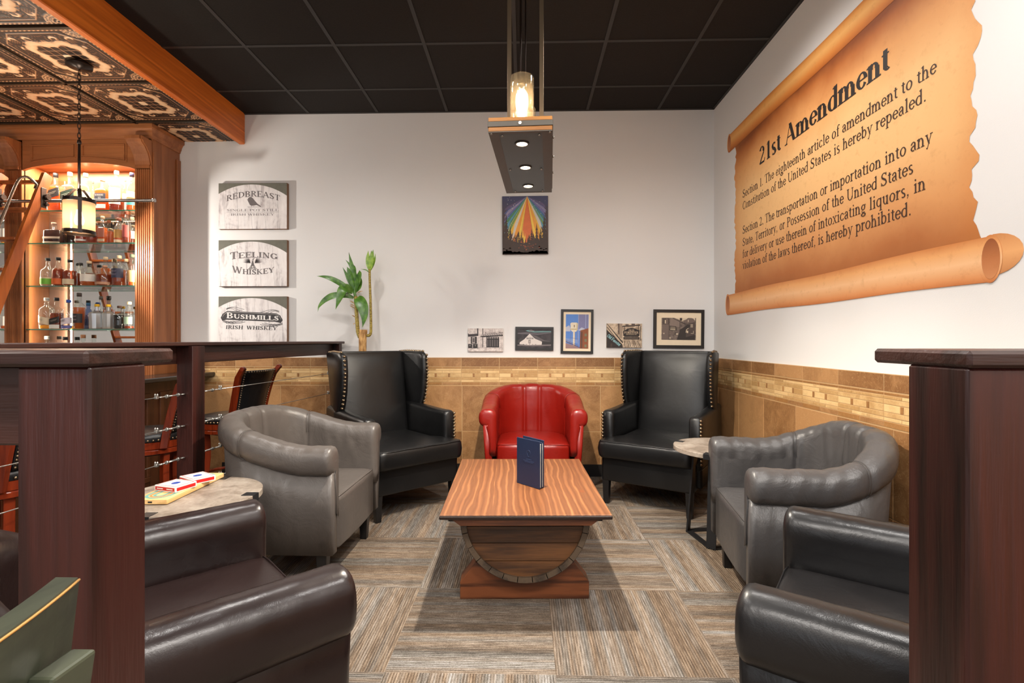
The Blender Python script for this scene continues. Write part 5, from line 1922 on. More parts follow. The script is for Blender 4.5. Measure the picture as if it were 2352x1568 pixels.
WH = (232, 228, 218); CR = (226, 206, 172); BK = (28, 26, 28); GR = (120, 190, 60); OR = (222, 104, 44); NV = (44, 48, 72)
K_ = 3.77e-3
def shelf_row(shelf_z, y_base, rows):
    placed = []
    for (px, wpx, ytop, y, shape, liq, fill, labels, cap, glass, text) in rows:
        back = y > 4.195 and not (shelf_z == SH[0] and y < 4.205)
        sc = K_ * (y + .1) / 4.35
        r = wpx * sc / 2
        y = (4.304 - r if back else 4.118 + r) if shelf_z != SH[0] else (4.304 - r if back else 4.165 + r)
        for _ in range(16):
            hit = [q for q in placed if math.hypot(q[0] - BX(px, y), q[1] - y) < q[2] + r + .001]
            if not hit: break
            if back: r *= .93; y = 4.304 - r
            else:
                r *= .955; y = (4.118 if shelf_z != SH[0] else 4.165) + r
        placed.append((BX(px, y), y, r))
        bottle(BX(px, y), y, shelf_z, (y_base - ytop) * sc, 2 * r, shape, liq, fill, labels, cap, text, glass)


shelf_row(SH[0], 478, [
 (128, 31, 388, 4.20, 'square', 'amber', .95, [(.34, .56, BK, .35, '~', (200, 190, 170))], BK, None, 'square amber bottle with slanted black label, leftmost on the top shelf'),
 (161, 31, 386, 4.20, 'square', 'gold', .42, [(.30, .52, (30, 50, 40), .35, '~', (200, 200, 180))], CR, None, 'square half-empty bottle with slanted dark green label on the top shelf'),
 (149, 15, 402, 4.27, 'tall', 'gold', .3, [], CR, None, 'slim clear bottle behind the two slanted-label bottles'),
 (197, 30, 389, 4.20, 'round', 'gold', .2, [(.10, .50, CR, 0, '~|~|~')], CR, None, 'clear round bottle with large cream label beside the lantern rod'),
 (214, 18, 399, 4.24, 'tall', 'gold', 0, [], (120, 130, 120), GL_GREEN, 'slim pale green empty bottle on the top shelf'),
 (236, 27, 400, 4.19, 'square', 'amber', 1.0, [(.30, .52, (60, 62, 74), 0, 'BOWMORE|12', (220, 216, 205)), (.08, .2, WH)], CR, None, 'square orange whiskey bottle with grey shield label on the top shelf'),
 (252, 16, 406, 4.25, 'tall', 'amber', .9, [], CR, None, 'slim orange bottle behind the grey shield label bottle'),
 (268, 28, 384, 4.19, 'round', 'deep', .45, [(.16, .56, WH)], CR, None, 'round bottle with tall white label on the top shelf'),
 (287, 18, 394, 4.22, 'round', 'gold', .15, [(.10, .55, (240, 238, 230))], WH, None, 'white labelled slim bottle, second from right on the top shelf'),
 (303, 20, 390, 4.18, 'tall', 'amber', .3, [(.14, .30, (70, 160, 160)), (.34, .5, WH)], (60, 64, 96), None, 'clear bottle with teal band and dark cap, rightmost on the top shelf'),
])
shelf_row(SH[1], 553, [
 (124, 39, 502, 4.17, 'flask', 'dark', 1.0, [(.25, .34, (190, 170, 150)), (.06, .11, (200, 184, 160))], (214, 170, 150), None, 'wide flask of dark whiskey with pink cap, leftmost on the second shelf'),
 (149, 20, 507, 4.23, 'tall', 'dark', .9, [], CR, None, 'slim dark bottle behind the left edge of the lantern'),
 (166, 22, 512, 4.20, 'round', 'dark', .9, [], BK, None, 'dark round bottle behind the lantern'),
 (188, 26, 500, 4.17, 'round', 'deep', .85, [(.10, .18, WH)], CR, None, 'amber bottle with narrow white strip below the lantern'),
 (211, 30, 478, 4.19, 'round', 'deep', .8, [(.30, .42, (200, 196, 196))], (90, 88, 86), None, 'tall dark amber bottle just right of the lantern'),
 (236, 17, 491, 4.17, 'square', 'amber', .85, [(.22, .56, (186, 120, 100)), (.06, .16, CR)], CR, None, 'square bottle with speckled pink label on the second shelf'),
 (250, 17, 493, 4.21, 'square', 'amber', .85, [], (150, 90, 60), None, 'plain square amber bottle on the second shelf'),
 (260, 14, 496, 4.26, 'tall', 'dark', .5, [], CR, None, 'thin clear bottle at the back of the second shelf'),
 (274, 19, 495, 4.17, 'round', 'amber', .7, [(.20, .52, (196, 150, 80)), (.03, .13, CR)], (150, 90, 70), None, 'round bottle with gold label on the second shelf'),
 (291, 24, 480, 4.19, 'round', 'deep', .55, [(.18, .55, (176, 92, 88))], (130, 70, 50), None, 'tall necked bottle with rose red label on the second shelf'),
 (304, 18, 486, 4.22, 'round', 'deep', .45, [(.24, .5, WH)], CR, None, 'white labelled bottle, rightmost on the second shelf'),
])
shelf_row(SH[2], 652, [
 (110, 27, 587, 4.17, 'dome', 'amber', 0, [(.06, .26, GR), (.26, .30, CR)], BK, None, 'clear domed bottle with bright green band label'),
 (134, 28, 586, 4.165, 'dome', 'deep', 1.0, [(.06, .26, OR)], BK, None, 'domed amber bottle with orange band label'),
 (161, 34, 591, 4.16, 'dome', 'deep', .95, [(.06, .26, CR)], BK, None, 'domed amber bottle with cream band label'),
 (186, 17, 595, 4.23, 'round', 'deep', .8, [], BK, None, 'slim amber bottle with black cap at the back of the third shelf'),
 (205, 33, 594, 4.17, 'round', 'amber', .28, [(.18, .46, WH)], CR, None, 'rounded clear bottle with white square label on the third shelf'),
 (241, 36, 604, 4.16, 'dome', 'deep', .9, [(.07, .19, (190, 140, 110))], (190, 140, 110), None, 'squat round bottle with tan strip label on the third shelf'),
 (243, 30, 582, 4.25, 'round', 'amber', .9, [], CR, None, 'tall bottle behind the squat tan-strip bottle'),
 (258, 18, 586, 4.27, 'tall', 'gold', .2, [], CR, None, 'clear bottle at the back between the squat and navy label bottles'),
 (274, 28, 582, 4.17, 'round', 'deep', .75, [(.26, .56, NV, 0, '~|~', (180, 170, 190))], CR, None, 'bottle with navy blue label on the third shelf'),
 (290, 18, 586, 4.22, 'round', 'dark', .8, [], CR, None, 'slim dark amber bottle right of the navy label bottle'),
 (304, 20, 580, 4.17, 'taper', 'amber', .5, [(.12, .48, (200, 160, 110))], (90, 100, 80), None, 'tapered bottle with tan decorated label, rightmost on the third shelf'),
])
shelf_row(SH[3], 753, [
 (107, 28, 681, 4.17, 'round', 'gold', .15, [(.18, .40, CR, -.3, '~')], WH, None, 'clear bottle with slanted cream label and white neck on the lowest shelf'),
 (130, 30, 681, 4.16, 'square', 'deep', .75, [(.17, .36, (40, 34, 32), .3, '~', (220, 210, 190)), (.02, .14, WH)], BK, None, 'square amber bottle with slanted black label on the lowest shelf'),
 (158, 27, 686, 4.17, 'round', 'gold', 0, [(.15, .36, (208, 196, 206), .2, 'WHISKEY'), (.02, .12, (90, 90, 150))], (50, 90, 180), None, 'clear bottle with lavender label and blue cap on the lowest shelf'),
 (182, 40, 670, 4.15, 'taper', 'amber', .88, [(.17, .42, (36, 30, 34), 0, '~|~', (220, 190, 196))], (60, 50, 46), None, 'wide amber bottle with black and pink label and ornate stopper'),
 (203, 18, 692, 4.23, 'round', 'gold', 0, [(.15, .4, (70, 84, 120))], (40, 90, 130), GL_BLUE, 'blue bottle with blue cap behind the ornate stopper bottle'),
 (223, 32, 696, 4.17, 'cut', 'gold', .06, [], (230, 180, 30), GL_CUT, 'cut crystal decanter with yellow stopper, left of the pair'),
 (249, 30, 697, 4.18, 'cut', 'gold', .06, [], (230, 180, 30), GL_CUT, 'cut crystal decanter with yellow stopper, right of the pair'),
 (232, 16, 677, 4.26, 'tall', 'gold', 0, [], (70, 66, 60), None, 'tall clear bottle with grey spout behind the crystal decanters'),
 (275, 25, 700, 4.17, 'round', 'cola', .85, [], (70, 46, 36), None, 'clear bottle of nearly black liqueur on the lowest shelf'),
 (297, 20, 691, 4.16, 'round', 'deep', .12, [(.18, .44, (170, 196, 170))], CR, None, 'clear bottle with pale green label, rightmost on the lowest shelf'),
])
shelf_row(.9365, 846, [
 (108, 26, 769, 4.2, 'round', 'deep', .8, [(.2, .5, CR)], WH, None, 'white capped bottle on the back counter, only its cap showing'),
 (150, 26, 771, 4.2, 'round', 'deep', .8, [(.2, .5, WH)], BK, None, 'black capped bottle on the back counter, only its cap showing'),
 (191, 24, 766, 4.2, 'round', 'amber', .8, [(.2, .5, CR)], (190, 130, 90), None, 'cork topped bottle on the back counter below the lowest shelf'),
])
for z_, yb, t_, lq, tx in ((SH[0], 478, 392, 'gold', 'bottle at the left picture edge on the top shelf'), (SH[1], 553, 478, 'gold', 'bottle at the left picture edge on the second shelf'), (SH[2], 652, 585, 'gold', 'bottle at the left picture edge on the third shelf'), (SH[3], 753, 690, 'amber', 'bottle at the left picture edge on the lowest shelf')):
    bottle(-4.385, 4.17, z_, (yb - t_) * K_, .10, 'round', lq, .3, [(.12, .45, WH)], (70, 74, 64), tx)

# ================================================================ LADDER RAIL AND LADDER
T = thing('ladder_rail', (-3.6, 3.954, 2.306), 0, 'round steel rail for the library ladder across the back bar', 'rail')
mb = MB(); mb.cyl((-1.75, 0, 0), (.64, 0, 0), .0125, n=16); mb.cyl((.63, 0, 0), (.645, 0, 0), .015, n=16)
mb.build('rail_tube', M_steel, T)
for x_ in (-1.2, .46):
    mb = MB()
    mb.cyl((x_, 0, 0), (x_, .06 if x_ < .48 else .1195, 0), .007, n=8)
    mb.build('rail_bracket', M_steel_d, T)
LXR, LXL = -3.865, -4.235
TH = atan2(3.954 - 3.618, 2.306 - 1.383)
T = thing('library_ladder', ((LXR + LXL) / 2, 3.905, 2.306), 0, 'honey wood library ladder with steel handrail leaning on the back bar rail', 'ladder')
ML = Matrix.Rotation(-TH, 4, 'X')
hw_ = (LXR - LXL) / 2
top_z = .235; bot_z = -2.306 / cos(TH) + .02
for s in (-1, 1):
    mb = MB(); mb.M = ML
    mb.prism(rrect(-.040, .036, bot_z, top_z, .012, 3), s * hw_ - .013, s * hw_ + .013, 'X')
    mb.build('stringer', M_ladder, T)
for i in range(9):
    z_ = .165 - .265 * i
    mb = MB(); mb.M = Matrix.Translation(ML @ Vector((0, -.005, z_)))
    if i == 0: mb.bbox(-hw_ + .013, hw_ - .013, -.018, .018, -.016, .010, .003)
    else: mb.bbox(-hw_ + .013, hw_ - .013, -.042, .042, -.012, .010, .003)
    mb.build('rung', M_ladder, T)
mb = MB()
for s in (-1, 1):
    mb.bbox(s * hw_ + .013, s * hw_ + .019, .01, .055, -.06, .10, .002)
    mb.cyl((s * hw_ + .02, .046, .032), (s * hw_ + .045, .046, .032), .022, n=16)
    mb.cyl((s * hw_ + .02, .046, -.030), (s * hw_ + .036, .046, -.030), .013, n=12)
mb.build('roller_bracket', M_steel_d, T)
for s in (1,):
    mb = MB(); mb.M = ML
    pts = [(hw_ - .002, -.038, .10), (hw_ - .004, -.07, .115), (hw_ - .02, -.115, .13), (hw_ - .035, -.145, .10), (hw_ - .038, -.155, .04)] + [(hw_ - .038, -.155, .04 - .2 * i) for i in range(1, 7)] + [(hw_ - .03, -.14, -1.22), (hw_ - .004, -.04, -1.25)]
    # smooth the bend
    P2 = []
    for a_, b_ in zip(pts[:-1], pts[1:]):
        for q in range(4): P2.append(tuple(a_[i] + (b_[i] - a_[i]) * q / 4 for i in range(3)))
    P2.append(pts[-1])
    for _ in range(3): P2 = [P2[0]] + [tuple((P2[i - 1][j] + P2[i][j] * 2 + P2[i + 1][j]) / 4 for j in range(3)) for i in range(1, len(P2) - 1)] + [P2[-1]]
    mb.tube(P2, .010, 10)
    mb.bbox(hw_ - .020, hw_ + .004, -.048, -.040, .07, .13, .002)
    mb.build('handrail', M_steel, T)

# ================================================================ PENDANT LANTERN(S)
k = NT('frosted lantern glass')
tl = k.n('ShaderNodeBsdfTranslucent', i_Color=lin((236, 200, 176))); df = k.n('ShaderNodeBsdfDiffuse', i_Color=lin((232, 206, 190)))
tr = k.n('ShaderNodeBsdfTransparent', i_Color=(1, .93, .84, 1))
m1 = k.n('ShaderNodeMixShader', i_0=.35); m2 = k.n('ShaderNodeMixShader', i_0=.38)
k.t.links.new(tl.outputs[0], m1.inputs[1]); k.t.links.new(df.outputs[0], m1.inputs[2]); k.t.links.new(m1.outputs[0], m2.inputs[1]); k.t.links.new(tr.outputs[0], m2.inputs[2]); k.t.links.new(m2.outputs[0], k.out.inputs[0])
M_frost = k.m
M_bulb = emit('warm lit bulb', (255, 214, 150), 26)
M_bronze = plain('dark bronze metal', (40, 28, 22), .35, .6)


def pendant(loc, label, cat_group='pendant lanterns over the bar'):
    T = thing('pendant_lantern', loc, R_(64), label, 'pendant lamp', cat_group)
    # origin at shade centre
    zt = SOF + .008 - loc[2]
    mb = MB(); mb.lathe([(.006, zt - .035), (.012, zt - .03), (.068, zt - .02), (.070, zt)], 32); mb.build('canopy', M_bronze, T)
    mb = MB()
    z0 = zt - .035; z1 = .47
    n = int((z0 - z1) / .030)
    for i in range(n):
        zc = z0 - .010 - (z0 - z1) * i / n
        hl = (z0 - z1) / n * .68
        pts = []
        for q in range(12):
            t = 2 * pi * q / 12
            a_, b_ = .0085 * cos(t), hl * sin(t)
            pts.append((a_, 0, zc - hl * .4 + b_) if i % 2 else (0, a_, zc - hl * .4 + b_))
        mb.tube(pts, .0023, 5, closed=True)
    mb.build('chain', M_bronze, T)
    mb = MB(); mb.cyl((0, 0, .125), (0, 0, .475), .0075, n=12); mb.lathe([(.010, .46), (.012, .47), (.010, .485)], 12); mb.build('stem', M_bronze, T)
    mb = MB()
    for i in range(3):
        t = R_(-90 + 120 * i - 20)
        c, s = cos(t), sin(t)
        path = [(.008, .165), (.022, .172), (.035, .160), (.055, .135), (.084, .118), (.0865, .105), (.0865, -.115)]
        for a_, b_ in zip(path[:-1], path[1:]):
            da = b_[0] - a_[0]; dz = b_[1] - a_[1]; l = math.hypot(da, dz); nx, nz = dz / l * .0018, -da / l * .0018
            vs = []
            for (r_, z_) in ((a_[0] - nx, a_[1] - nz), (a_[0] + nx, a_[1] + nz), (b_[0] + nx, b_[1] + nz), (b_[0] - nx, b_[1] - nz)):
                for w_ in (-.010, .010): vs.append((c * r_ - s * w_, s * r_ + c * w_, z_))
            mb.add(vs, [(0, 2, 3, 1), (2, 4, 5, 3), (4, 6, 7, 5), (6, 0, 1, 7), (0, 6, 4, 2), (1, 3, 5, 7)])
    mb.build('strap', M_bronze, T)
    for z0, z1 in ((.088, .110), (-.112, -.090)):
        mb = MB()
        mb.lathe([(.0815, z0), (.0845, z0), (.0845, z1), (.0815, z1), (.0815, z0)], 40, smooth=False, cap=False)
        mb.build('ring', M_bronze, T)
    mb = MB(); mb.lathe([(.0805, -.095), (.0805, .095)], 40, cap=False); mb.build('shade', M_frost, T)
    mb = MB(); mb.lathe([(.001, .045), (.013, .04), (.014, .02), (.022, -.01), (.026, -.03), (.02, -.05), (.001, -.058)], 16); mb.build('bulb', M_bulb, T)
    mb = MB(); mb.cyl((0, 0, .045), (0, 0, .12), .016, n=14); mb.build('socket', M_bronze, T)
    mb = MB(); mb.cyl((0, 0, .114), (0, 0, .118), .030, n=24); mb.bbox(-.083, .083, -.004, .004, .110, .114, .001); mb.bbox(-.004, .004, -.083, .083, .110, .114, .001); mb.build('top_plate', M_bronze, T)
    return T


p1 = pendant((-2.83, 3.13, 1.973), 'small bronze lantern with frosted shade hanging on a chain over the bar')
light('lantern_light', 'POINT', (-2.83, 3.13, 1.95), 2.2, (1, .80, .60), size=.03)
light('lantern_uplight', 'SPOT', (-2.83, 3.10, 2.10), 22, (1, .88, .72), rot=(pi, 0, 0), size=.05, spot=2.7, blend=.6)
light('lantern_glow', 'SPOT', (-2.83, 3.13, 1.87), 12, (1, .84, .66), size=.04, spot=2.6, blend=.8)
p2 = copy_tree(p1); p2.location = (-3.55, 3.13, 1.973); p2['label'] = 'second bronze lantern just outside the left edge of the picture'
light('lantern_light', 'POINT', (-3.55, 3.13, 1.95), 2.2, (1, .80, .60), size=.03)
light('lantern_uplight', 'SPOT', (-3.55, 3.10, 2.10), 22, (1, .88, .72), rot=(pi, 0, 0), size=.05, spot=2.7, blend=.6)
light('lantern_glow', 'SPOT', (-3.55, 3.13, 1.87), 12, (1, .84, .66), size=.04, spot=2.6, blend=.8)
light('lantern_downlight', 'SPOT', (-3.42, 3.62, 1.92), 46, (1, .93, .85), rot=(R_(84), 0, R_(-62)), size=.02, spot=1.75, blend=.35)

# ================================================================ WOOD AND STEEL LINEAR CHANDELIER
M_lampwood = wood('golden lamp wood', (150, 92, 26), (198, 132, 52), 'X', 60, .4, 3)
M_zinc = plain('brushed grey steel', (96, 90, 82), .5, .5)
M_panel = plain('dark panel', (52, 56, 52), .35, .4)
M_lens = emit('lit downlight lens', (255, 226, 178), 14)
M_seed = glassy('seeded glass jar', (.96, .93, .88, 1), .05, .05, (1, .9, .75, 1), .035)
M_rod = plain('bronze hanging bar', (120, 104, 84), .4, .7)
LC = (0.006, 2.69); LA = R_(-3.0)
T = thing('linear_chandelier', (LC[0], LC[1], 2.11), LA, 'long wood and steel chandelier box with glass jars hanging over the coffee table', 'chandelier')
HW, HL = .142, .465
mb = MB()
mb.bbox(-HW, HW, -HL, HL, .048, .066, .002); mb.bbox(-HW, HW, -HL, HL, .004, .024, .002)
mb.build('wood_frame', M_lampwood, T)
mb = MB()
mb.bbox(-HW - .003, HW + .003, -HL - .003, HL + .003, .024, .048, .001)
mb.build('steel_band', M_zinc, T)
mb = MB()
mb.box(-HW, -HW + .045, -HL, HL, 0, .004); mb.box(HW - .045, HW, -HL, HL, 0, .004); mb.box(-HW + .045, HW - .045, -HL, -HL + .02, 0, .004); mb.box(-HW + .045, HW - .045, HL - .02, HL, 0, .004)
mb.build('bottom_frame', M_zinc, T)
mb = MB(); mb.box(-HW + .045, HW - .045, -HL + .02, HL - .02, .001, .005); pnl = mb.build('bottom_panel', M_panel, T)
jy = [-.325, 0.0, .325]
for y_ in jy:
    mb = MB(); mb.lathe([(.034, .001), (.034, -.003), (.026, -.003), (.026, .001)], 28, c=(0, y_), cap=False, smooth=False); sk = mb.build('downlight_ring', M_steel_d, T)
    mb = MB(); mb.cyl((0, y_, -.0015), (0, y_, .0009), .026, n=24); mb.build('lens', M_lens, sk)
mb = MB()
for y_ in (-HL + .04, 0.0 + .03, HL - .04):
    for s in (-1, 1): mb.ball((s * (HW - .058), y_, 0), .006, 8, 4)
for s in (-1, 1):
    for y_ in (-HL + .012,): mb.ball((s * (HW - .012), y_, 0), .006, 8, 4)
    for y_ in (-.30, -.05, .2): mb.cyl((s * (HW + .003), y_, .036), (s * (HW + .009), y_, .036), .006, n=6)
mb.cyl((0, -HL - .003, .036), (0, -HL - .009, .036), .008, n=6)
mb.build('bolt', M_steel, T)
for i, y_ in enumerate(jy):
    mb = MB(); mb.lathe([(.054, .068), (.056, .072), (.056, .305), (.053, .312), (.051, .312), (.0535, .304), (.0535, .072), (.051, .070)], 36, c=(0, y_), cap=False)
    jar = mb.build('glass_jar', M_seed, T)
    mb = MB(); mb.cyl((0, y_, .066), (0, y_, .115), .020, n=16); mb.build('socket', M_bronze, T)
    mb = MB(); mb.lathe([(.012, .115), (.016, .13), (.027, .17), (.030, .20), (.027, .23), (.014, .252), (.001, .258)], 18, c=(0, y_)); mb.build('bulb', emit('jar bulb %d' % i, (255, 222, 172), 30), T)
for s in (-1, 1):
    mb = MB(); mb.bbox(s * .086 - .0115, s * .086 + .0115, -.004, .004, .066, ZC - 2.11, .001); mb.build('hanging_bar', M_rod, T)
mb = MB(); mb.bbox(-.086, .086, .004, .010, .232, .246, .001); mb.bbox(-.086, .086, -.010, -.004, .232, .246, .001)
for s in (-1, 1):
    for z_ in (.228, .258): mb.cyl((s * .086, -.014, z_), (s * .086, .012, z_), .007, n=8)
mb.build('cross_bar', M_zinc, T)
mb = MB(); mb.cyl((-.025, 0, .26), (-.025, 0, ZC - 2.11), .006, n=10); mb.cyl((.0, .02, .26), (.0, .02, ZC - 2.11), .004, n=8); mb.build('power_cord', M_bronze, T)
mb = MB(); mb.bbox(-.14, .14, -.06, .06, ZC - 2.11 - .03, ZC - 2.11, .004); mb.build('ceiling_canopy', M_zinc, T)
ca, sa = cos(LA), sin(LA)
for i, y_ in enumerate(jy):
    light('chandelier_downlight', 'SPOT', (LC[0] - sa * y_, LC[1] + ca * y_, 2.105), [185, 16, 16][i], (1, .90, .76), size=.02, spot=2.5, blend=.5)
    light('jar_light', 'POINT', (LC[0] - sa * y_, LC[1] + ca * y_, 2.11 + .20), 18.0, (1, .86, .68), size=.03)

# housings of the unseen lamps added behind and above the camera
M_diff = emit('lit fill panel', (255, 244, 228), 4)
for i, (x_, y_) in enumerate(FILL_PANELS):
    zz = ZC if x_ > BEAM_X else SOF
    T = thing('added_panel_lamp', (x_, y_, zz), 0, 'unseen rectangular ceiling panel lamp added as fill behind the camera', 'ceiling lamp', 'added ceiling fill panels')
    mb = MB()
    for a0, a1, b0, b1 in ((-.6, .6, -.3, -.28), (-.6, .6, .28, .3), (-.6, -.58, -.28, .28), (.58, .6, -.28, .28)): mb.box(a0, a1, b0, b1, -.02, .0)
    mb.build('frame', grid_metal, T)
    mb = MB(); mb.box(-.58, .58, -.28, .28, -.012, -.008); mb.build('diffuser', M_diff, T)
for x_, y_, p_ in UNSEEN_CANS:
    T = thing('unseen_downlight', (x_, y_, ZC), 0, 'unseen round recessed ceiling downlight added above the lounge', 'downlight', 'unseen recessed downlights')
    mb = MB(); mb.lathe([(.045, -.004), (.06, -.006), (.062, 0)], 24, cap=False); mb.build('trim_ring', grid_metal, T)
for o in bpy.data.objects:
    if o.type == 'LIGHT' and o.name.startswith('fill_panel_light') and o.location.x < BEAM_X: o.location.z = SOF - .03
    if o.type == 'LIGHT' and o.name.startswith('fill_panel_light'): o.location.z -= .0

# ================================================================ CANVASES ON THE BACK WALL
def canvas_mat(name, seedv):
    k = NT(name)
    v = k.coords()
    vz = k.coords(scale=(1.0, 1, .12), rot=(0, R_(8), 0), loc=(seedv, 0, 0))
    g = k.noise(vz, 34, 5, .7, .4); g2 = k.noise(v, 5, 4, .7, .8)
    f = k.math('ADD', k.math('MULTIPLY', g, .55), k.math('MULTIPLY', g2, .6))
    vx = k.n('ShaderNodeSeparateXYZ'); k.put(vx.inputs[0], v)
    pl = k.math('ABSOLUTE', k.math('SUBTRACT', k.math('FRACT', k.math('ADD', k.math('MULTIPLY', k.math('ADD', vx.outputs[0], k.math('MULTIPLY', vx.outputs[2], .06)), 8.3), seedv)), .5))
    crack = k.math('GREATER_THAN', pl, .492)
    c = k.ramp(f, [(0.30, lin((96, 90, 92))), (0.44, lin((176, 168, 168))), (.56, lin((222, 216, 214))), (.8, lin((238, 234, 232)))])
    c = k.mix(k.math('MULTIPLY', crack, .6), c, lin((80, 74, 74)))
    k.base(c, .7, 0, .3); k.bump(g, .15, .002)
    return k.m


M_cside = wood('canvas wrapped side print', (58, 42, 34), (128, 92, 66), 'Z', 30, .7, 4)
M_ink = plain('grey barrel ink', (112, 104, 104), .7, var=.3)
M_ink2 = plain('dark barrel ink', (58, 54, 56), .7, var=.3)
M_ctop = plain('greenish grey backdrop', (112, 110, 98), .7, var=.3)
M_white_ink = plain('bare canvas lettering', (226, 222, 218), .7)


def canvas(z0, z1, name, label, seedv, draw):
    x0, x1 = -2.695, -2.083
    cx = (x0 + x1) / 2; cz = (z0 + z1) / 2; W_ = x1 - x0; H_ = z1 - z0
    T = thing('canvas_print', (cx, YB - .001, cz), 0, label, 'canvas print', 'barrel head canvas prints')
    mb = MB(); mb.bbox(-W_ / 2, W_ / 2, -.036, 0, -H_ / 2, H_ / 2, .003); cv = mb.build('stretched_canvas', M_cside, T)
    mb = MB(); mb.box(-W_ / 2 + .002, W_ / 2 - .002, -.0368, -.036, -H_ / 2 + .002, H_ / 2 - .002); mb.build('face', canvas_mat('whitewashed barrel ' + name, seedv), cv)
    # backdrop above the barrel head arc
    mb = MB(); mb.M = Matrix.Translation((0, -.0372, 0)) @ Matrix.Rotation(pi / 2, 4, 'X')
    hw, hh = W_ / 2 - .002, H_ / 2 - .002
    n = 24
    vs = []
    for i in range(n + 1):
        x = -hw + 2 * hw * i / n
        za = hh - .012 - .09 * (abs(x + .015) / hw) ** 2.1
        vs += [(x, za, 0), (x, hh, 0)]
    mb.add(vs, [(i * 2, i * 2 + 2, i * 2 + 3, i * 2 + 1) for i in range(n)])
    mb.build('backdrop_print', M_ctop, cv)
    draw(cv)
    return T


def inkmb():
    mb = MB(); mb.M = Matrix.Translation((0, -.0376, 0)) @ Matrix.Rotation(pi / 2, 4, 'X'); return mb


def arcwarp(amp, halfw):
    return lambda X, Y, W_: (X, Y * (1 + 0) - amp * ((X - W_ / 2) / (W_ / 2)) ** 2)


def draw1(cv):
    mb = inkmb()
    put_text(mb, 'REDBREAST', -.235, .082, .050, width=.48, warp=arcwarp(.042, 0), thick=.13, thin=.05)
    # small bird on a twig
    body = [(-.035, .03), (-.045, .05), (-.04, .068), (-.028, .078), (-.012, .078), (.002, .068), (.02, .045), (.045, .018), (.075, -.002), (.07, -.008), (.035, .008), (.012, .004), (-.01, .002), (-.025, .010)]
    mb.add([(a, b, 0) for a, b in body], [tuple(range(len(body)))])
    mb.add([(-.045, .055, 0), (-.053, .056, 0), (-.043, .062, 0)], [(0, 1, 2)])
    for x_ in (-.008, .006): mb.box(x_, x_ + .002, -.008, .004, 0, .0001)
    mb.box(-.045, .075, -.0105, -.008, 0, .0001)
    put_text(mb, 'SINGLE POT STILL', -.232, -.046, .020, width=.465, thick=.1, thin=.035)
    mb.box(-.235, .235, -.0555, -.054, 0, .0001)
    put_text(mb, 'IRISH WHISKEY', -.195, -.084, .019, width=.39, thick=.1, thin=.035)
    mb.build('lettering', M_ink, cv)


def draw2(cv):
    mb = inkmb()
    put_text(mb, 'Teeling', -.205, .050, .062, width=.43, warp=arcwarp(.020, 0), thick=.14, thin=.06, smallcaps=True)
    put_text(mb, 'Whiskey', -.185, -.080, .058, width=.38, warp=(lambda X, Y, W_: (X, Y - .02 + .022 * ((X - W_ / 2) / (W_ / 2)) ** 2)), thick=.14, thin=.06, smallcaps=True)
    # phoenix: head, wings of feathers, tail curls
    def leafp(x0, y0, x1, y1, w_):
        dx, dy = x1 - x0, y1 - y0; l = math.hypot(dx, dy); nx, ny = -dy / l * w_, dx / l * w_
        mx, my = (x0 * .55 + x1 * .45), (y0 * .55 + y1 * .45)
        mb.add([(x0, y0, 0), (mx - nx, my - ny, 0), (x1, y1, 0), (mx + nx, my + ny, 0)], [(0, 1, 2, 3)])
    for s in (-1, 1):
        for i in range(7):
            t = R_(12 + i * 14)
            leafp(s * .018, .0, s * (.018 + .075 * cos(t * .75)), -.012 + .055 * sin(t) + .012, .0045)
        for i in range(3):
            mb.tube([(s * (.004 + .012 * q / 5 * (i + 1)), -.01 - .012 * q + .004 * i, 0) for q in range(5)], .0016, 4)
            mb.tube([(s * .015 * (i + .4) + .009 * cos(u), -.045 - .006 * i + .009 * sin(u), 0) for u in [2 * pi * q / 10 for q in range(8)]], .0014, 4)
    leafp(0, -.03, 0, .03, .012); leafp(0, .022, .008, .045, .006); leafp(.004, .040, .022, .040, .003)
    mb.build('lettering', M_ink, cv)


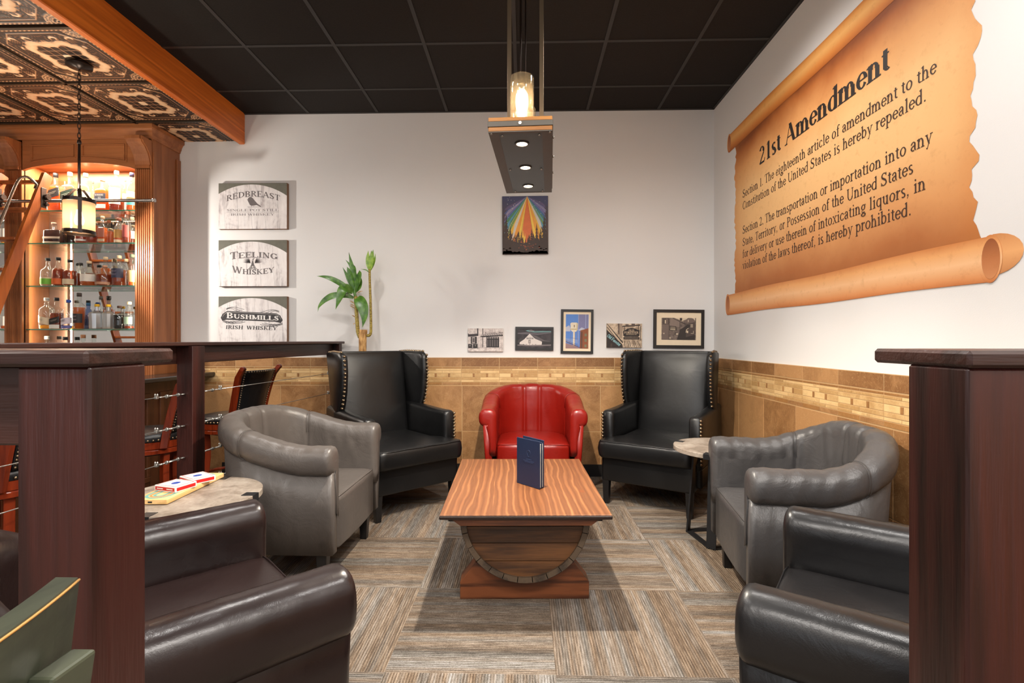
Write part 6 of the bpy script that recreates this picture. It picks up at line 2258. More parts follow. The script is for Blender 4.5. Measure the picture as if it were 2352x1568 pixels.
def draw3(cv):
    mb = inkmb()
    o = [(-.285, .018), (-.268, .052), (-.225, .078), (.205, .056), (.245, .038), (.268, -.004), (.25, -.030), (.20, -.018), (-.235, .0), (-.27, -.010)]
    mb.add([(a, b, 0) for a, b in o], [tuple(range(len(o)))])
    mb.build('name_banner', M_ink2, cv)
    mb = inkmb(); mb.M = Matrix.Translation((0, -.0005, 0)) @ mb.M
    put_text(mb, 'Bushmills', -.235, .014, .050, width=.47, warp=(lambda X, Y, W_: (X, Y - .022 * X / W_)), thick=.15, thin=.06, smallcaps=True)
    for a_, b_ in (((-.27, .020), (-.255, .047)), ((-.255, .047), (-.222, .069)), ((-.222, .069), (.203, .048)), ((.203, .048), (.235, .033)), ((.235, .033), (.256, -.004))):
        mb.cyl((a_[0], a_[1], 0), (b_[0], b_[1], 0), .0012, n=4)
    mb.build('banner_lettering', M_white_ink, cv)
    mb = inkmb()
    for s in (-1, 1):
        for k_ in range(3):
            pts = [((s * .235 - s * (.16 - .015 * k_) * (q / 16)), (.088 - s * .012 - .006 * k_ + .012 * sin(pi * q / 16 * (1.3 + .3 * k_))), 0) for q in range(17)]
            mb.tube(pts, .0014, 4)
            pts = [((s * .265 - s * (.20 - .02 * k_) * (q / 16)), (-.030 - s * .012 - .016 * sin(pi * q / 16) + .007 * k_), 0) for q in range(17)]
            mb.tube(pts, .0018, 4)
            mb.tube([(s * (.225 - .03 * k_) + .014 * cos(u), -.036 - s * .012 + .010 * sin(u), 0) for u in [2 * pi * q / 12 for q in range(10)]], .0015, 4)
    put_text(mb, 'IRISH  WHISKEY', -.242, -.080, .032, width=.46, thick=.14, thin=.06, slant=.12, warp=(lambda X, Y, W_: (X, Y - .012 * X / W_)))
    mb.build('lettering', M_ink2, cv)


canvas(2.164, 2.570, 'a', 'wide black and white canvas of a barrel head with a small bird, topmost of three', .13, draw1)
canvas(1.660, 2.068, 'b', 'wide black and white canvas of a barrel head with a phoenix, middle of three', .47, draw2)
canvas(1.162, 1.572, 'c', 'wide black and white canvas of a barrel head with a dark banner, lowest of three', .81, draw3)

# ================================================================ LIGHT-RAY FOREST PAINTING
T = thing('forest_painting', (.008, YB - .001, 2.19), R_(0), 'unframed painting of rainbow light rays over dark pine trees', 'painting')
T.rotation_euler = (0, R_(-.3), 0)
mb = MB(); mb.bbox(-.20, .20, -.020, 0, -.253, .253, .002); cv = mb.build('stretched_canvas', plain('dark canvas edge', (60, 44, 40), .7), T)
def layer(d): 
    mb = MB(); mb.M = Matrix.Translation((0, -.020 - d, 0)) @ Matrix.Rotation(pi / 2, 4, 'X'); return mb
k = NT('night sky paint')
v = k.coords(); sv = k.n('ShaderNodeSeparateXYZ'); k.put(sv.inputs[0], v)
zf = k.math('ADD', k.math('MULTIPLY', sv.outputs[2], 2.0), k.math('MULTIPLY', k.noise(v, 14, 4), .35))
k.base(k.ramp(zf, [(0.0, lin((74, 44, 22))), (.35, lin((66, 50, 56))), (.62, lin((58, 60, 96)))]), .5)
mb = layer(.0004); mb.add([(-.198, -.251, 0), (.198, -.251, 0), (.198, .251, 0), (-.198, .251, 0)], [(0, 1, 2, 3)]); mb.build('painted_sky', k.m, cv)
RAYS = [((150, 140, 170), 49), ((216, 206, 190), 24), ((84, 150, 180), 31), ((92, 80, 120), 58), ((70, 84, 140), 50), ((112, 104, 160), 43), ((66, 130, 84), 34), ((120, 150, 60), 28), ((60, 104, 150), 38), ((236, 186, 50), 21), ((240, 160, 40), 14), ((250, 206, 70), 8), ((226, 110, 40), 3)]
rr = random.Random(3)
rays = []
for s in (-1, 1):
    for rgb, a_ in RAYS:
        for q in range(3):
            rays.append((rgb, s * (a_ + rr.uniform(-4.5, 4.5)), rr.uniform(.36, .47) if a_ < 24 else rr.uniform(.30, .44)))
rays.sort(key=lambda r: -abs(r[1]))
mats = {}
by = {}
for i, (rgb, a_, L_) in enumerate(rays): by.setdefault(rgb, []).append((i, a_, L_))
for rgb, lst in by.items():
    mb = layer(.0006)
    for i, a_, L_ in lst:
        t = R_(a_); dx, dy = sin(t), -cos(t)
        w_ = .009 + .004 * rr.random()
        x0, y0 = .018, .25
        L2_ = L_
        while abs(x0 + dx * L2_ + w_ * math.copysign(1, dx)) > .197 or y0 + dy * L2_ < -.24: L2_ *= .95
        nx, ny = dy * w_, -dx * w_
        zz = .00003 * i
        mx, my = x0 + dx * L2_ * .8, y0 + dy * L2_ * .8
        cl = lambda p: (max(-.197, min(.197, p[0])), min(.250, p[1]), p[2])
        mb.add([cl((x0, y0, zz)), cl((mx + nx, my + ny, zz)), cl((x0 + dx * L2_, y0 + dy * L2_, zz)), cl((mx - nx, my - ny, zz))], [(0, 1, 2, 3)])
    mb.build('light_ray', plain('ray paint %d %d %d' % rgb, rgb, .45, var=.25), cv)
mb = layer(.003)
for x_, h_, w_ in ((-.165, .34, .05), (-.13, .24, .04), (-.09, .17, .035), (-.055, .19, .03), (-.02, .14, .03), (.03, .16, .03), (.055, .21, .035), (.10, .26, .04), (.135, .22, .035), (.165, .33, .05), (.0, .10, .03), (.185, .2, .03), (-.19, .22, .03)):
    y_ = -.25
    for q in range(9):
        f0 = q / 9
        yb = -.25 + h_ * f0 ; ww = w_ * (1 - f0) * (.8 + .4 * rr.random())
        a0 = max(-.197, x_ - ww); a1 = min(.197, x_ + ww)
        mb.add([(a0, yb, .00001 * q), (a1, yb, .00001 * q), (x_, yb + h_ / 6.5, .00001 * q)], [(0, 1, 2)])
mb.add([(-.198, -.251, 0), (.198, -.251, 0), (.198, -.15, 0), (.1, -.13, 0), (-.02, -.16, 0), (-.198, -.12, 0)], [(0, 1, 2, 3, 4, 5)])
mb.build('pine_trees', plain('dark pine paint', (58, 34, 20), .5, var=.4), cv)
mb = layer(.0034)
for q in range(46):
    x_ = rr.uniform(-.19, .19); y_ = rr.uniform(.0, .245)
    if abs(x_) < .05: continue
    r_ = rr.uniform(.0012, .0028)
    mb.add([(x_ + r_ * cos(t), y_ + r_ * sin(t), 0) for t in [2 * pi * i / 6 for i in range(6)]], [tuple(range(6))])
mb.build('star_dots', plain('white paint dots', (226, 222, 214), .5), cv)
mb = layer(.0033)
for q in range(60):
    x_ = rr.gauss(0, .06); y_ = rr.uniform(-.22, -.05)
    if abs(x_) > .15: continue
    mb.add([(x_ - .006, y_, 0), (x_ + .006, y_ + .001, 0), (x_ + .005, y_ + .003, 0), (x_ - .005, y_ + .003, 0)], [(0, 1, 2, 3)])
mb.build('orange_flecks', plain('orange fleck paint', (206, 96, 44), .5), cv)

# ================================================================ SMALL FRAMED PHOTOGRAPHS
def pic(x0, x1, z0, z1, label, cat, frame, matw, frame_rgb=(30, 26, 24), roll=0, th=.018):
    T = thing('framed_photograph' if frame else 'photo_print', ((x0 + x1) / 2, YB - .001, (z0 + z1) / 2), 0, label, cat)
    T.rotation_euler = (0, R_(roll), 0)
    W_, H_ = x1 - x0, z1 - z0
    M_f = plain('frame %d %d %d' % frame_rgb, frame_rgb, .35)
    if frame:
        mb = MB()
        for a0, a1, b0, b1 in ((-W_ / 2, W_ / 2, H_ / 2 - frame, H_ / 2), (-W_ / 2, W_ / 2, -H_ / 2, -H_ / 2 + frame), (-W_ / 2, -W_ / 2 + frame, -H_ / 2 + frame, H_ / 2 - frame), (W_ / 2 - frame, W_ / 2, -H_ / 2 + frame, H_ / 2 - frame)):
            mb.box(a0, a1, -th, 0, b0, b1)
        mb.build('frame', M_f, T)
        w2, h2 = W_ / 2 - frame, H_ / 2 - frame
        if matw:
            mb = MB(); mb.box(-w2, w2, -th + .006, -.003, -h2, h2); mb.build('mat_board', plain('cream mat board', (240, 222, 192), .8), T)
        w3, h3 = w2 - matw, h2 - (matw * 1.05 if matw else 0)
        d = th - .006 + .0006
    else:
        w3, h3 = W_ / 2, H_ / 2; d = th + .0004
        mb = MB(); mb.box(-w3, w3, -th, 0, -h3, h3); mb.build('backing', plain('mount board edge', (190, 176, 160), .6), T)
    mb = MB(); mb.box(-w3, w3, -d, -d + .0005, -h3, h3)
    return T, mb, w3, h3, d


class Art:
    def __init__(self, ph, w3, h3, d):
        self.ph, self.w, self.h, self.d = ph, w3, h3, d; self.n = 0; self.acc = {}
    def poly(self, rgb, pts):
        """pts in 0..1 picture coordinates (y down)"""
        self.n += 1
        if rgb not in self.acc:
            self.acc[rgb] = MB()
        z = -(self.d + .0002 + .00002 * self.n)
        vs = [((p[0] * 2 - 1) * self.w, z, (1 - 2 * p[1]) * self.h) for p in pts]
        vs = [(max(-self.w, min(self.w, a)), b, max(-self.h, min(self.h, c))) for a, b, c in vs]
        self.acc[rgb].add(vs, [tuple(range(len(vs)))])
    def line(self, rgb, x0, y0, x1, y1, w_):
        asp = self.h / self.w
        dx, dy = (x1 - x0), (y1 - y0) * asp; l = math.hypot(dx, dy) or 1
        nx, ny = -dy / l * w_ / 2, dx / l * w_ / 2 / asp
        self.poly(rgb, [(x0 + nx, y0 + ny), (x1 + nx, y1 + ny), (x1 - nx, y1 - ny), (x0 - nx, y0 - ny)])
    def rect(self, rgb, x0, y0, x1, y1): self.poly(rgb, [(x0, y1), (x1, y1), (x1, y0), (x0, y0)])
    def text(self, rgb, t, x, y, h, width, rot=0, thick=.13, sans=False):
        self.n += 1
        if rgb not in self.acc: self.acc[rgb] = MB()
        m = MB()
        m.M = Matrix.Translation(((x * 2 - 1) * self.w, -(self.d + .0002 + .00002 * self.n), (1 - 2 * y) * self.h)) @ Matrix.Rotation(pi / 2, 4, 'X') @ Matrix.Rotation(rot, 4, 'Z')
        put_text(m, t, 0, 0, h * 2 * self.h, width=width * 2 * self.w, thick=thick, thin=.07)
        self.acc[rgb].add(m.v, m.f)
    def done(self, mat0, base_mb, T, name='photo'):
        mats = [mat0]; b = base_mb
        for rgb, m in self.acc.items():
            mats.append(plain('print ink %d %d %d' % rgb, rgb, .55, var=.12)); b.cur = len(mats) - 1
            b.M = Matrix.Identity(4); b.add(m.v, m.f)
        b.cleanup = False
        return b.build(name, mats, T)


def speck(name, c1, c2, scale=60, aniso=(1, 1, 1)):
    k = NT(name); v = k.coords(scale=aniso)
    n = k.noise(v, scale, 5, .75, .3)
    k.base(k.ramp(n, [(.38, lin(c1)), (.62, lin(c2))]), .5, 0, .4)
    return k.m


# 1 storefront
T, mb, w3, h3, d = pic(-.492, -.186, 1.088, 1.290, 'unframed black and white print of a shop front, leftmost of the small pictures', 'photo print', 0, 0)
A_ = Art(mb, w3, h3, d); D1 = (34, 28, 30); D2 = (90, 82, 82); L1 = (206, 196, 190); L2 = (170, 160, 156)
A_.rect(D2, .42, .0, .435, .82); A_.rect(D1, .415, .0, .43, .82); A_.rect(D1, .265, .0, .295, .30)
A_.poly(D1, [(0, .36), (0, .28), (.28, .25), (.30, .32)][::-1]); A_.poly(D2, [(0, .29), (0, .25), (.28, .22), (.28, .26)][::-1])
A_.rect(D1, .08, .36, .25, .66); A_.rect(L2, .115, .38, .20, .64); A_.rect(D2, .13, .42, .19, .60)
A_.poly(L2, [(.34, .36), (.40, .24), (1, .20), (1, .32)][::-1]); A_.poly(D1, [(.33, .37), (.40, .33), (1, .28), (1, .33), (.42, .38)][::-1])
for q in range(9): A_.line(D1, .42 + q * .065, .25 - q * .004, .46 + q * .065, .33 - q * .004, .008)
[A_.rect(D1, .50 + .04 * q, .17 + .01 * (q % 3), .515 + .04 * q, .225) for q in range(9)]; A_.rect(D1, .88, .17, 1, .19)
A_.rect(D1, .525, .37, .89, .82)
for q in range(5): A_.rect(D2, .545 + q * .068, .48, .585 + q * .068, .78)
for q in range(5): A_.rect(L2, .545 + q * .068, .395, .59 + q * .068, .43)
A_.rect(D2, 0, .835, 1, .845); A_.rect(D1, .005, .67, .115, .855); A_.rect(D1, .145, .67, .27, .86); A_.rect(D1, .12, .68, .13, .89); A_.rect(D1, .28, .66, .29, .90)
A_.text(L1, 'Y', .04, .78, .07, .04); A_.text(L1, 'Y', .19, .78, .07, .04); A_.rect(D1, 0, .955, .05, .965)
A_.rect(D2, .70, .0, .705, .2); A_.rect(D1, .0, .22, .02, .3)
A_.done(speck('storefront plaster', (176, 164, 160), (222, 212, 206), 40), mb, T)
# 2 barn
T, mb, w3, h3, d = pic(-.079, .254, 1.098, 1.303, 'small black-framed dark photograph of a white barn under clouds', 'framed photograph', .020, 0, roll=.6)
A_ = Art(mb, w3, h3, d)
A_.poly((96, 90, 96), [(0, .26), (0, .2), (.3, .16), (.6, .22), (1, .14), (1, .2), (.6, .30)][::-1])
A_.poly((110, 156, 156), [(.24, .08), (.34, .04), (.5, .12), (.7, .10), (1, .10), (1, .14), (.7, .16), (.5, .17), (.3, .12)][::-1])
A_.poly((110, 104, 108), [(.30, .07), (.4, .02), (.52, .10), (.4, .12)][::-1])
A_.poly((58, 52, 54), [(.0, .62), (.08, .48), (.2, .5), (.3, .6), (.3, .75), (0, .75)][::-1])
A_.poly((92, 86, 88), [(.36, .25), (.56, .36), (.80, .58), (.98, .64), (.98, .68), (.66, .62)][::-1])
A_.poly((40, 36, 38), [(.70, .62), (1, .66), (1, .80), (.73, .80)][::-1])
A_.poly((214, 206, 200), [(.06, .80), (.07, .70), (.20, .54), (.36, .24), (.52, .50), (.73, .66), (.72, .83), (.3, .84)][::-1])
A_.poly((120, 112, 112), [(.0, .88), (.0, .82), (.35, .84), (1, .80), (1, .86), (.5, .90)][::-1])
A_.rect((130, 122, 120), .325, .56, .39, .76); A_.rect((214, 206, 200), .35, .60, .365, .72)
A_.text((40, 34, 36), 'JIM BEAM', .262, .53, .085, .215, 0, .17); 
for q in range(5): A_.rect((46, 42, 44), .16 + .09 * q, .80, .20 + .09 * q, .82)
A_.done(speck('stormy dark sky', (38, 34, 38), (64, 58, 62), 12), mb, T)
# 3 water tower
T, mb, w3, h3, d = pic(.319, .600, 1.071, 1.455, 'tall black-framed colour photograph of a white water tower and blue sky', 'framed photograph', .021, .021, roll=.7)
A_ = Art(mb, w3, h3, d); SKY2 = (128, 128, 168); CL = (186, 190, 206); WT = (226, 216, 194); MT_ = (96, 70, 72); BR = (140, 78, 44)
A_.rect(SKY2, .55, 0, .98, .42); A_.rect((150, 160, 200), .54, 0, .57, .9); A_.rect((160, 170, 205), .86, 0, .89, .4)
A_.poly(CL, [(0, .50), (0, .38), (.15, .32), (.22, .42), (.2, .5)][::-1]); A_.poly(CL, [(.55, .46), (.7, .38), (.85, .42), (.7, .5)][::-1]); A_.poly((120, 150, 205), [(.0, .82), (.0, .7), (.5, .74), (.6, .84)][::-1])
A_.rect(WT, .325, .44, .405, 1.0); A_.rect((180, 160, 136), .39, .46, .41, 1.0)
A_.poly(WT, [(.22, .46), (.20, .27), (.26, .24), (.48, .24), (.54, .27), (.52, .46), (.45, .51), (.29, .51)][::-1])
A_.poly((188, 168, 120), [(.20, .42), (.53, .42), (.53, .45), (.20, .45)][::-1]); A_.poly((206, 190, 150), [(.47, .25), (.54, .27), (.52, .46), (.46, .49)][::-1])
A_.rect((150, 128, 100), .35, .31, .40, .38)
for a_ in ((.24, .5, .18, .92), (.50, .5, .56, .92)): A_.line((120, 110, 130), a_[0], a_[1], a_[2], a_[3], .012)
A_.line((110, 100, 130), .2, .68, .56, .72, .012)
A_.poly((150, 120, 120), [(0, 1), (0, .84), (.4, .92), (.62, .99), (.62, 1)][::-1])
A_.line(MT_, 0, .79, .62, .97, .03); A_.line(MT_, 0, .75, .55, .90, .01)
for q in range(8): A_.line(MT_, .04 + .07 * q, .76 + .02 * q, .04 + .07 * q, .82 + .02 * q, .008)
A_.poly(BR, [(.62, 1), (.64, .47), (1, .40), (1, 1)][::-1]); A_.poly((96, 60, 44), [(.66, .99), (.66, .52), (.74, .5), (.74, .99)][::-1])
for q in range(3): A_.rect((120, 120, 90), .83, .56 + .16 * q, .93, .64 + .16 * q)
for q in range(12): A_.line((120, 62, 34), .63, .50 + .04 * q, 1, .46 + .04 * q, .004)
A_.done(plain('photo blue sky', (84, 132, 206), .4), mb, T)
# 4 old forester
T, mb, w3, h3, d = pic(.715, 1.020, 1.123, 1.331, 'unframed sepia print of a hanging distillery sign beside a building', 'photo print', 0, 0, roll=.4)
A_ = Art(mb, w3, h3, d); S1 = (40, 30, 26); S2 = (92, 76, 66); S3 = (206, 184, 156); S4 = (160, 140, 120)
for q in range(6): A_.line([S1, S3, S2, S3, S1, S4][q], .0, .0 + .07 * q, .46 - .02 * q, .80 + .06 * q, .03)
A_.poly(S1, [(0, 1), (0, .26), (.12, .42), (.44, .86), (.46, 1)][::-1])
A_.poly((66, 52, 44), [(.10, 1), (.12, .82), (.16, .84), (.16, 1)][::-1])
A_.text((150, 200, 206), 'Old Forester', .00, .54, .14, .46, R_(-38), .16)
for q in range(9): A_.line([S1, S4, S2][q % 3], .50 + .045 * q, .70, .53 + .055 * q, 1.0, .014)
A_.line(S2, .34, .0, .36, .45, .05); A_.line(S1, .32, .30, .44, .62, .012); A_.rect(S4, .36, 0, .44, .6)
A_.line(S1, .44, .12, .95, .06, .03); A_.rect(S1, .50, .10, .515, .30); A_.rect(S1, .89, .08, .905, .26); A_.rect(S2, .53, .03, .62, .14); A_.rect(S2, .70, .0, .80, .12); A_.rect(S1, .95, .1, .97, .7)
A_.poly(S1, [(.47, .50), (.47, .30), (.53, .27), (.58, .21), (.70, .18), (.82, .21), (.87, .25), (.93, .27), (.93, .50), (.89, .55), (.51, .55)][::-1])
A_.text(S3, 'OLD', .62, .32, .075, .16, 0, .15); A_.text(S3, 'FORESTER', .50, .415, .085, .40, 0, .16); A_.text(S3, 'DISTILLING CO', .55, .47, .035, .30, 0, .14)
A_.rect(S1, .475, .56, .93, .66); A_.rect(S4, .50, .60, .90, .615)
A_.done(speck('sepia masonry', (150, 128, 106), (224, 204, 178), 22), mb, T)
# 5 distillery lane
T, mb, w3, h3, d = pic(1.120, 1.556, 1.117, 1.452, 'large black-framed sepia photograph of old stone buildings with wide cream mat', 'framed photograph', .026, .044, roll=.6)
w3 -= .008; 
A_ = Art(mb, w3, h3, d); Q1 = (54, 46, 42); Q2 = (118, 102, 94); Q3 = (224, 206, 178); Q4 = (84, 72, 66)
A_.poly(Q3, [(.36, 0), (.54, .10), (.64, .18), (.78, 0)][::-1]); A_.poly(Q3, [(.9, 0), (1, .12), (1, 0)][::-1])
A_.rect(Q4, .0, .0, .21, .30); A_.rect(Q3, .07, .10, .10, .26); A_.rect(Q2, .11, .04, .16, .28)
A_.rect(Q2, .0, .30, .20, 1); A_.rect(Q4, .19, .30, .21, 1)
A_.poly((138, 122, 112), [(.22, .40), (.24, .04), (.30, .0), (.54, .18), (.54, .42)][::-1]); A_.line(Q1, .30, .0, .70, .28, .02)
A_.rect(Q1, .53, .0, .60, .12); A_.rect(Q1, .525, .18, .54, .6)
A_.poly(Q1, [(.22, .58), (.22, .36), (.42, .38), (.43, .58)][::-1]); 
for q in range(3): A_.line(Q3, .24, .42 + .06 * q, .40, .43 + .06 * q, .012)
for q in range(4): A_.rect(Q3, .25 + .04 * q, .50, .265 + .04 * q, .55)
A_.poly(Q2, [(.60, .14), (.80, .02), (.94, .02), (1, .14), (.96, .20), (.74, .22)][::-1]); A_.rect(Q3, .78, .08, .80, .18)
A_.poly(Q4, [(.70, .28), (1, .18), (1, 1), (.70, 1)][::-1]); A_.poly(Q1, [(.44, 1), (.55, .52), (.78, .30), (.86, .34), (.72, .60), (.72, 1)][::-1])
A_.poly(Q1, [(.70, .88), (1, .76), (1, 1), (.6, 1)][::-1])
for q in range(4):
    for r_ in range(3): A_.rect(Q3, .865 + .025 * r_, .28 + .04 * q, .88 + .025 * r_, .305 + .04 * q)
A_.line(Q3, .72, .66, .74, .52, .02); A_.line(Q3, .74, .52, .80, .46, .015); A_.rect(Q3, .745, .58, .79, .68); A_.line(Q3, .87, .70, .95, .70, .012); A_.line(Q3, .95, .58, .95, .70, .012)
A_.rect(Q3, .42, .70, .48, .76); A_.rect(Q2, .44, .60, .50, .68); A_.rect(Q2, .24, .62, .34, .76); A_.rect(Q3, .21, .89, .26, .94); A_.rect(Q3, .03, .68, .055, .74)
A_.done(speck('sepia stone wall', (84, 74, 68), (136, 120, 110), 50), mb, T)

# ================================================================ SCROLL MURAL ON THE RIGHT WALL
# local: x to the viewer's right (= -Y world), y up, z out of the wall (= -X world)
MW = Matrix.Translation((XR, 0, 0)) @ Matrix(((0, 0, -1, 0), (-1, 0, 0, 0), (0, 1, 0, 0), (0, 0, 0, 1)))
T = thing('wall_mural', (XR, 2.9, 2.1), 0, 'huge printed parchment scroll with the 21st Amendment text on the right wall', 'wall mural')


def mural_mat(name, stops, zlo, zhi, edge=None):
    k = NT(name)
    geo = k.n('ShaderNodeNewGeometry'); sp = k.n('ShaderNodeSeparateXYZ'); k.put(sp.inputs[0], geo.outputs['Position'])
    v = geo.outputs['Position']
    nz = k.noise(v, 2.4, 4, .6); nf = k.noise(v, 22, 4, .7)
    f = k.math('DIVIDE', k.math('SUBTRACT', sp.outputs[2], zlo), zhi - zlo)
    f = k.math('ADD', f, k.math('MULTIPLY', k.math('SUBTRACT', nz, .5), .16))
    c = k.ramp(f, [(a, lin(b)) for a, b in stops])
    # parchment blotches
    c = k.mix(k.math('MULTIPLY', k.ramp(nf, [(.55, (0, 0, 0, 1)), (.75, (1, 1, 1, 1))]), .22), c, lin((160, 96, 44)))
    if edge:
        d_ = k.math('MINIMUM', k.math('SUBTRACT', sp.outputs[1], edge[0]), k.math('SUBTRACT', edge[1], sp.outputs[1]))
        e_ = k.ramp(k.math('ADD', d_, k.math('MULTIPLY', k.math('SUBTRACT', nf, .5), .08)), [(0.0, (1, 1, 1, 1)), (.09, (.35, .35, .35, 1)), (.25, (0, 0, 0, 1))])
        c = k.mix(k.math('MULTIPLY', e_, .45), c, lin((196, 122, 60)))
    k.base(c, .62, 0, .3)
    return k.m


TI = Matrix.Translation((-XR, -2.9, -2.1))


def mmb(z):
    m = MB(); m.M = TI @ MW @ Matrix.Translation((0, 0, z)); return m


rr = random.Random(11)
yR, yL = 1.875, 3.965
zB, zT = 1.50, 2.76
edge_r = []
n = 60
for i in range(n + 1):
    z_ = zB + (zT - zB) * i / n
    j = .012 * sin(z_ * 17) + .010 * sin(z_ * 41 + 1) + rr.uniform(-.010, .010) - .02 * max(0, sin(z_ * 9.5 + 2.2)) ** 8
    edge_r.append((-yR + j, z_))
edge_l = []
for i in range(n + 1):
    z_ = zB + (zT - zB) * i / n
    j = .010 * sin(z_ * 19 + 2) + rr.uniform(-.012, .012)
    edge_l.append((-yL + j, z_))
mb = mmb(.0012)
vs = []
for (a, z_), (b, _) in zip(edge_l, edge_r): vs += [(a, z_, 0), (b, z_, 0)]
mb.add(vs, [(2 * i, 2 * i + 1, 2 * i + 3, 2 * i + 2) for i in range(n)])
mb.build('parchment_sheet', mural_mat('parchment print', [(0.0, (164, 98, 52)), (.06, (176, 108, 60)), (.20, (214, 152, 96)), (.42, (236, 186, 126)), (.66, (238, 190, 130)), (.84, (222, 158, 96)), (.95, (178, 104, 50)), (1.0, (136, 72, 32))], zB + .03, zT - .07, (yR, yL)), T)
# rolls
def roll(z0, z1, ya, yb, name, stops, right_end, left_end):
    mb = mmb(.0024)
    n = 40
    vs = []
    for i in range(n + 1):
        x = -ya + (-yb + ya) * i / n
        w_ = .0035 * sin(x * 5)
        vs += [(x, z0 + w_, 0), (x, z1 + w_, 0)]
    mb.add(vs, [(2 * i, 2 * i + 2, 2 * i + 3, 2 * i + 1) for i in range(n)])
    M_r = mural_mat(name, stops, z0, z1)
    mb.build('rolled_edge', M_r, T)
    for ex, rx, petal in ((-yb, right_end, .11 if yb < 2 and z0 < 2 else .05), (-ya, left_end, -.035)):
        zc = (z0 + z1) / 2 + .0; ry = (z1 - z0) / 2 + .004
        mb = mmb(.0018)
        pts = [(ex + petal * max(0, sin(t)) + rx * .2, zc + ry * .15 + ry * .85 * cos(t), 0) for t in [pi * i / 12 for i in range(13)]]
        mb.add(pts + [(ex, zc, 0)], [tuple(range(13)) + (13,)] )
        mb.build('roll_flap', mural_mat(name + ' flap', [(0, (176, 108, 60)), (.6, (232, 170, 112)), (1, (206, 140, 86))], z0, z1), T)
        mb = mmb(.0030)
        pts = [(ex + rx * cos(t), zc + ry * sin(t), 0) for t in [2 * pi * i / 28 for i in range(28)]]
        mb.add(pts, [tuple(range(28))])
        re = mb.build('roll_end', M_r, T)
        mb = mmb(.0036)
        pts = [(ex + rx * .06 + rx * .78 * cos(t), zc + ry * .84 * sin(t), 0) for t in [2 * pi * i / 28 for i in range(28)]]
        mb.add(pts, [tuple(range(28))])
        mb.build('roll_hollow', mural_mat(name + ' hollow', [(0, (206, 140, 92)), (.5, (186, 116, 70)), (1, (140, 76, 40))], z0, z1), re)


roll(1.393, 1.555, 4.105, 1.815, 'bottom roll print', [(0, (190, 112, 60)), (.15, (216, 146, 92)), (.5, (240, 190, 140)), (.8, (232, 168, 108)), (1, (206, 132, 74))], .045, .045)
roll(2.695, 2.835, 4.075, 1.60, 'top roll print', [(0, (176, 96, 36)), (.25, (214, 134, 62)), (.6, (240, 180, 106)), (.85, (232, 160, 84)), (1, (206, 128, 60))], .04, .038)
M_mtext = plain('dark brown printed lettering', (62, 38, 24), .6)
M_mhead = plain('black printed heading', (34, 24, 18), .6)
tw_ = text_width('21st Amendment')
for wd_, x_ in (('21st', 0), ('Amendment', text_width('21st '))):
    mb = mmb(.0020)
    put_text(mb, wd_, -3.565 + x_ / tw_ * 1.262, 2.41, .122, width=text_width(wd_) / tw_ * 1.262, thick=.15, thin=.04)
    mb.build('heading_lettering', M_mhead, T)
mb = mmb(.0020)
for z_, t_, y0, y1 in ((2.256, 'Section 1. The eighteenth article of amendment to the', 3.83, 2.045), (2.166, 'Constitution of the United States is hereby repealed.', 3.83, 2.095),
                       (1.985, 'Section 2. The transportation or importation into any', 3.83, 2.065), (1.893, 'State, Territory, or Possession of the United States', 3.83, 2.165),
                       (1.805, 'for delivery or use therein of intoxicating liquors, in', 3.83, 2.10), (1.719, 'violation of the laws thereof, is hereby prohibited.', 3.83, 2.175)):
    put_text(mb, t_, -y0, z_, .060, width=y0 - y1, thick=.098, thin=.042)
mb.build('body_lettering', M_mtext, T)

# ================================================================ POTTED DRACAENA
k = NT('dracaena leaf'); v = k.coords(); n1 = k.noise(v, 30, 3); k.base(k.ramp(n1, [(.3, lin((44, 84, 26))), (.6, lin((84, 128, 44))), (.85, lin((126, 160, 66)))]), .32, 0, .5); M_leaf = k.m
k = NT('dracaena young leaf'); v = k.coords(); n1 = k.noise(v, 30, 3); k.base(k.ramp(n1, [(.3, lin((92, 136, 36))), (.7, lin((158, 186, 74)))]), .35, 0, .5); M_leafy = k.m
k = NT('dracaena cane'); v = k.coords(scale=(1, 1, 3)); n1 = k.noise(v, 60, 3); k.base(k.ramp(n1, [(.35, lin((108, 84, 34))), (.6, lin((176, 156, 72)))]), .6); k.bump(n1, .5, .003); M_cane = k.m
k = NT('dracaena trunk'); v = k.coords(scale=(2, 2, .6)); n1 = k.noise(v, 30, 4); k.base(k.ramp(n1, [(.35, lin((140, 98, 54))), (.65, lin((208, 164, 104)))]), .8); k.bump(n1, .6, .006); M_trunk = k.m
PLY = 4.17
PS = PLY / 1155 * 1.0
def pp(px, py, dy=0):
    """plant point: offsets in metres from the trunk at the pot centre"""
    x = BX(px, PLY); z = EYE + (781 - py) / 1155 * (PLY + .04)
    return (x - PX0, dy, z)
PX0 = BX(832, PLY)
T = thing('potted_dracaena', (PX0, PLY, 0), 0, 'leggy green dracaena with thick cut trunk behind the left wingback chair', 'potted plant')
mb = MB(); mb.lathe([(.11, 0), (.115, .01), (.15, .26), (.155, .28), (.14, .28), (.135, .25), (.10, .25)], 32); mb.build('pot', plain('terracotta planter', (110, 62, 42), .7), T)
mb = MB(); mb.lathe([(.001, .245), (.137, .247)], 24, cap=False); mb.build('soil', plain('potting soil', (40, 28, 20), .9), T)
mb = MB()
pts = [(0.0, 0, .24), (.004, .0, .6), (-.004, 0, .9)] + [pp(833, 800), pp(833, 775), pp(834, 762), pp(834, 757)]
mb.tube(pts, [.036, .033, .031, .031, .032, .034, .033], 14)
mb.build('trunk', M_trunk, T)
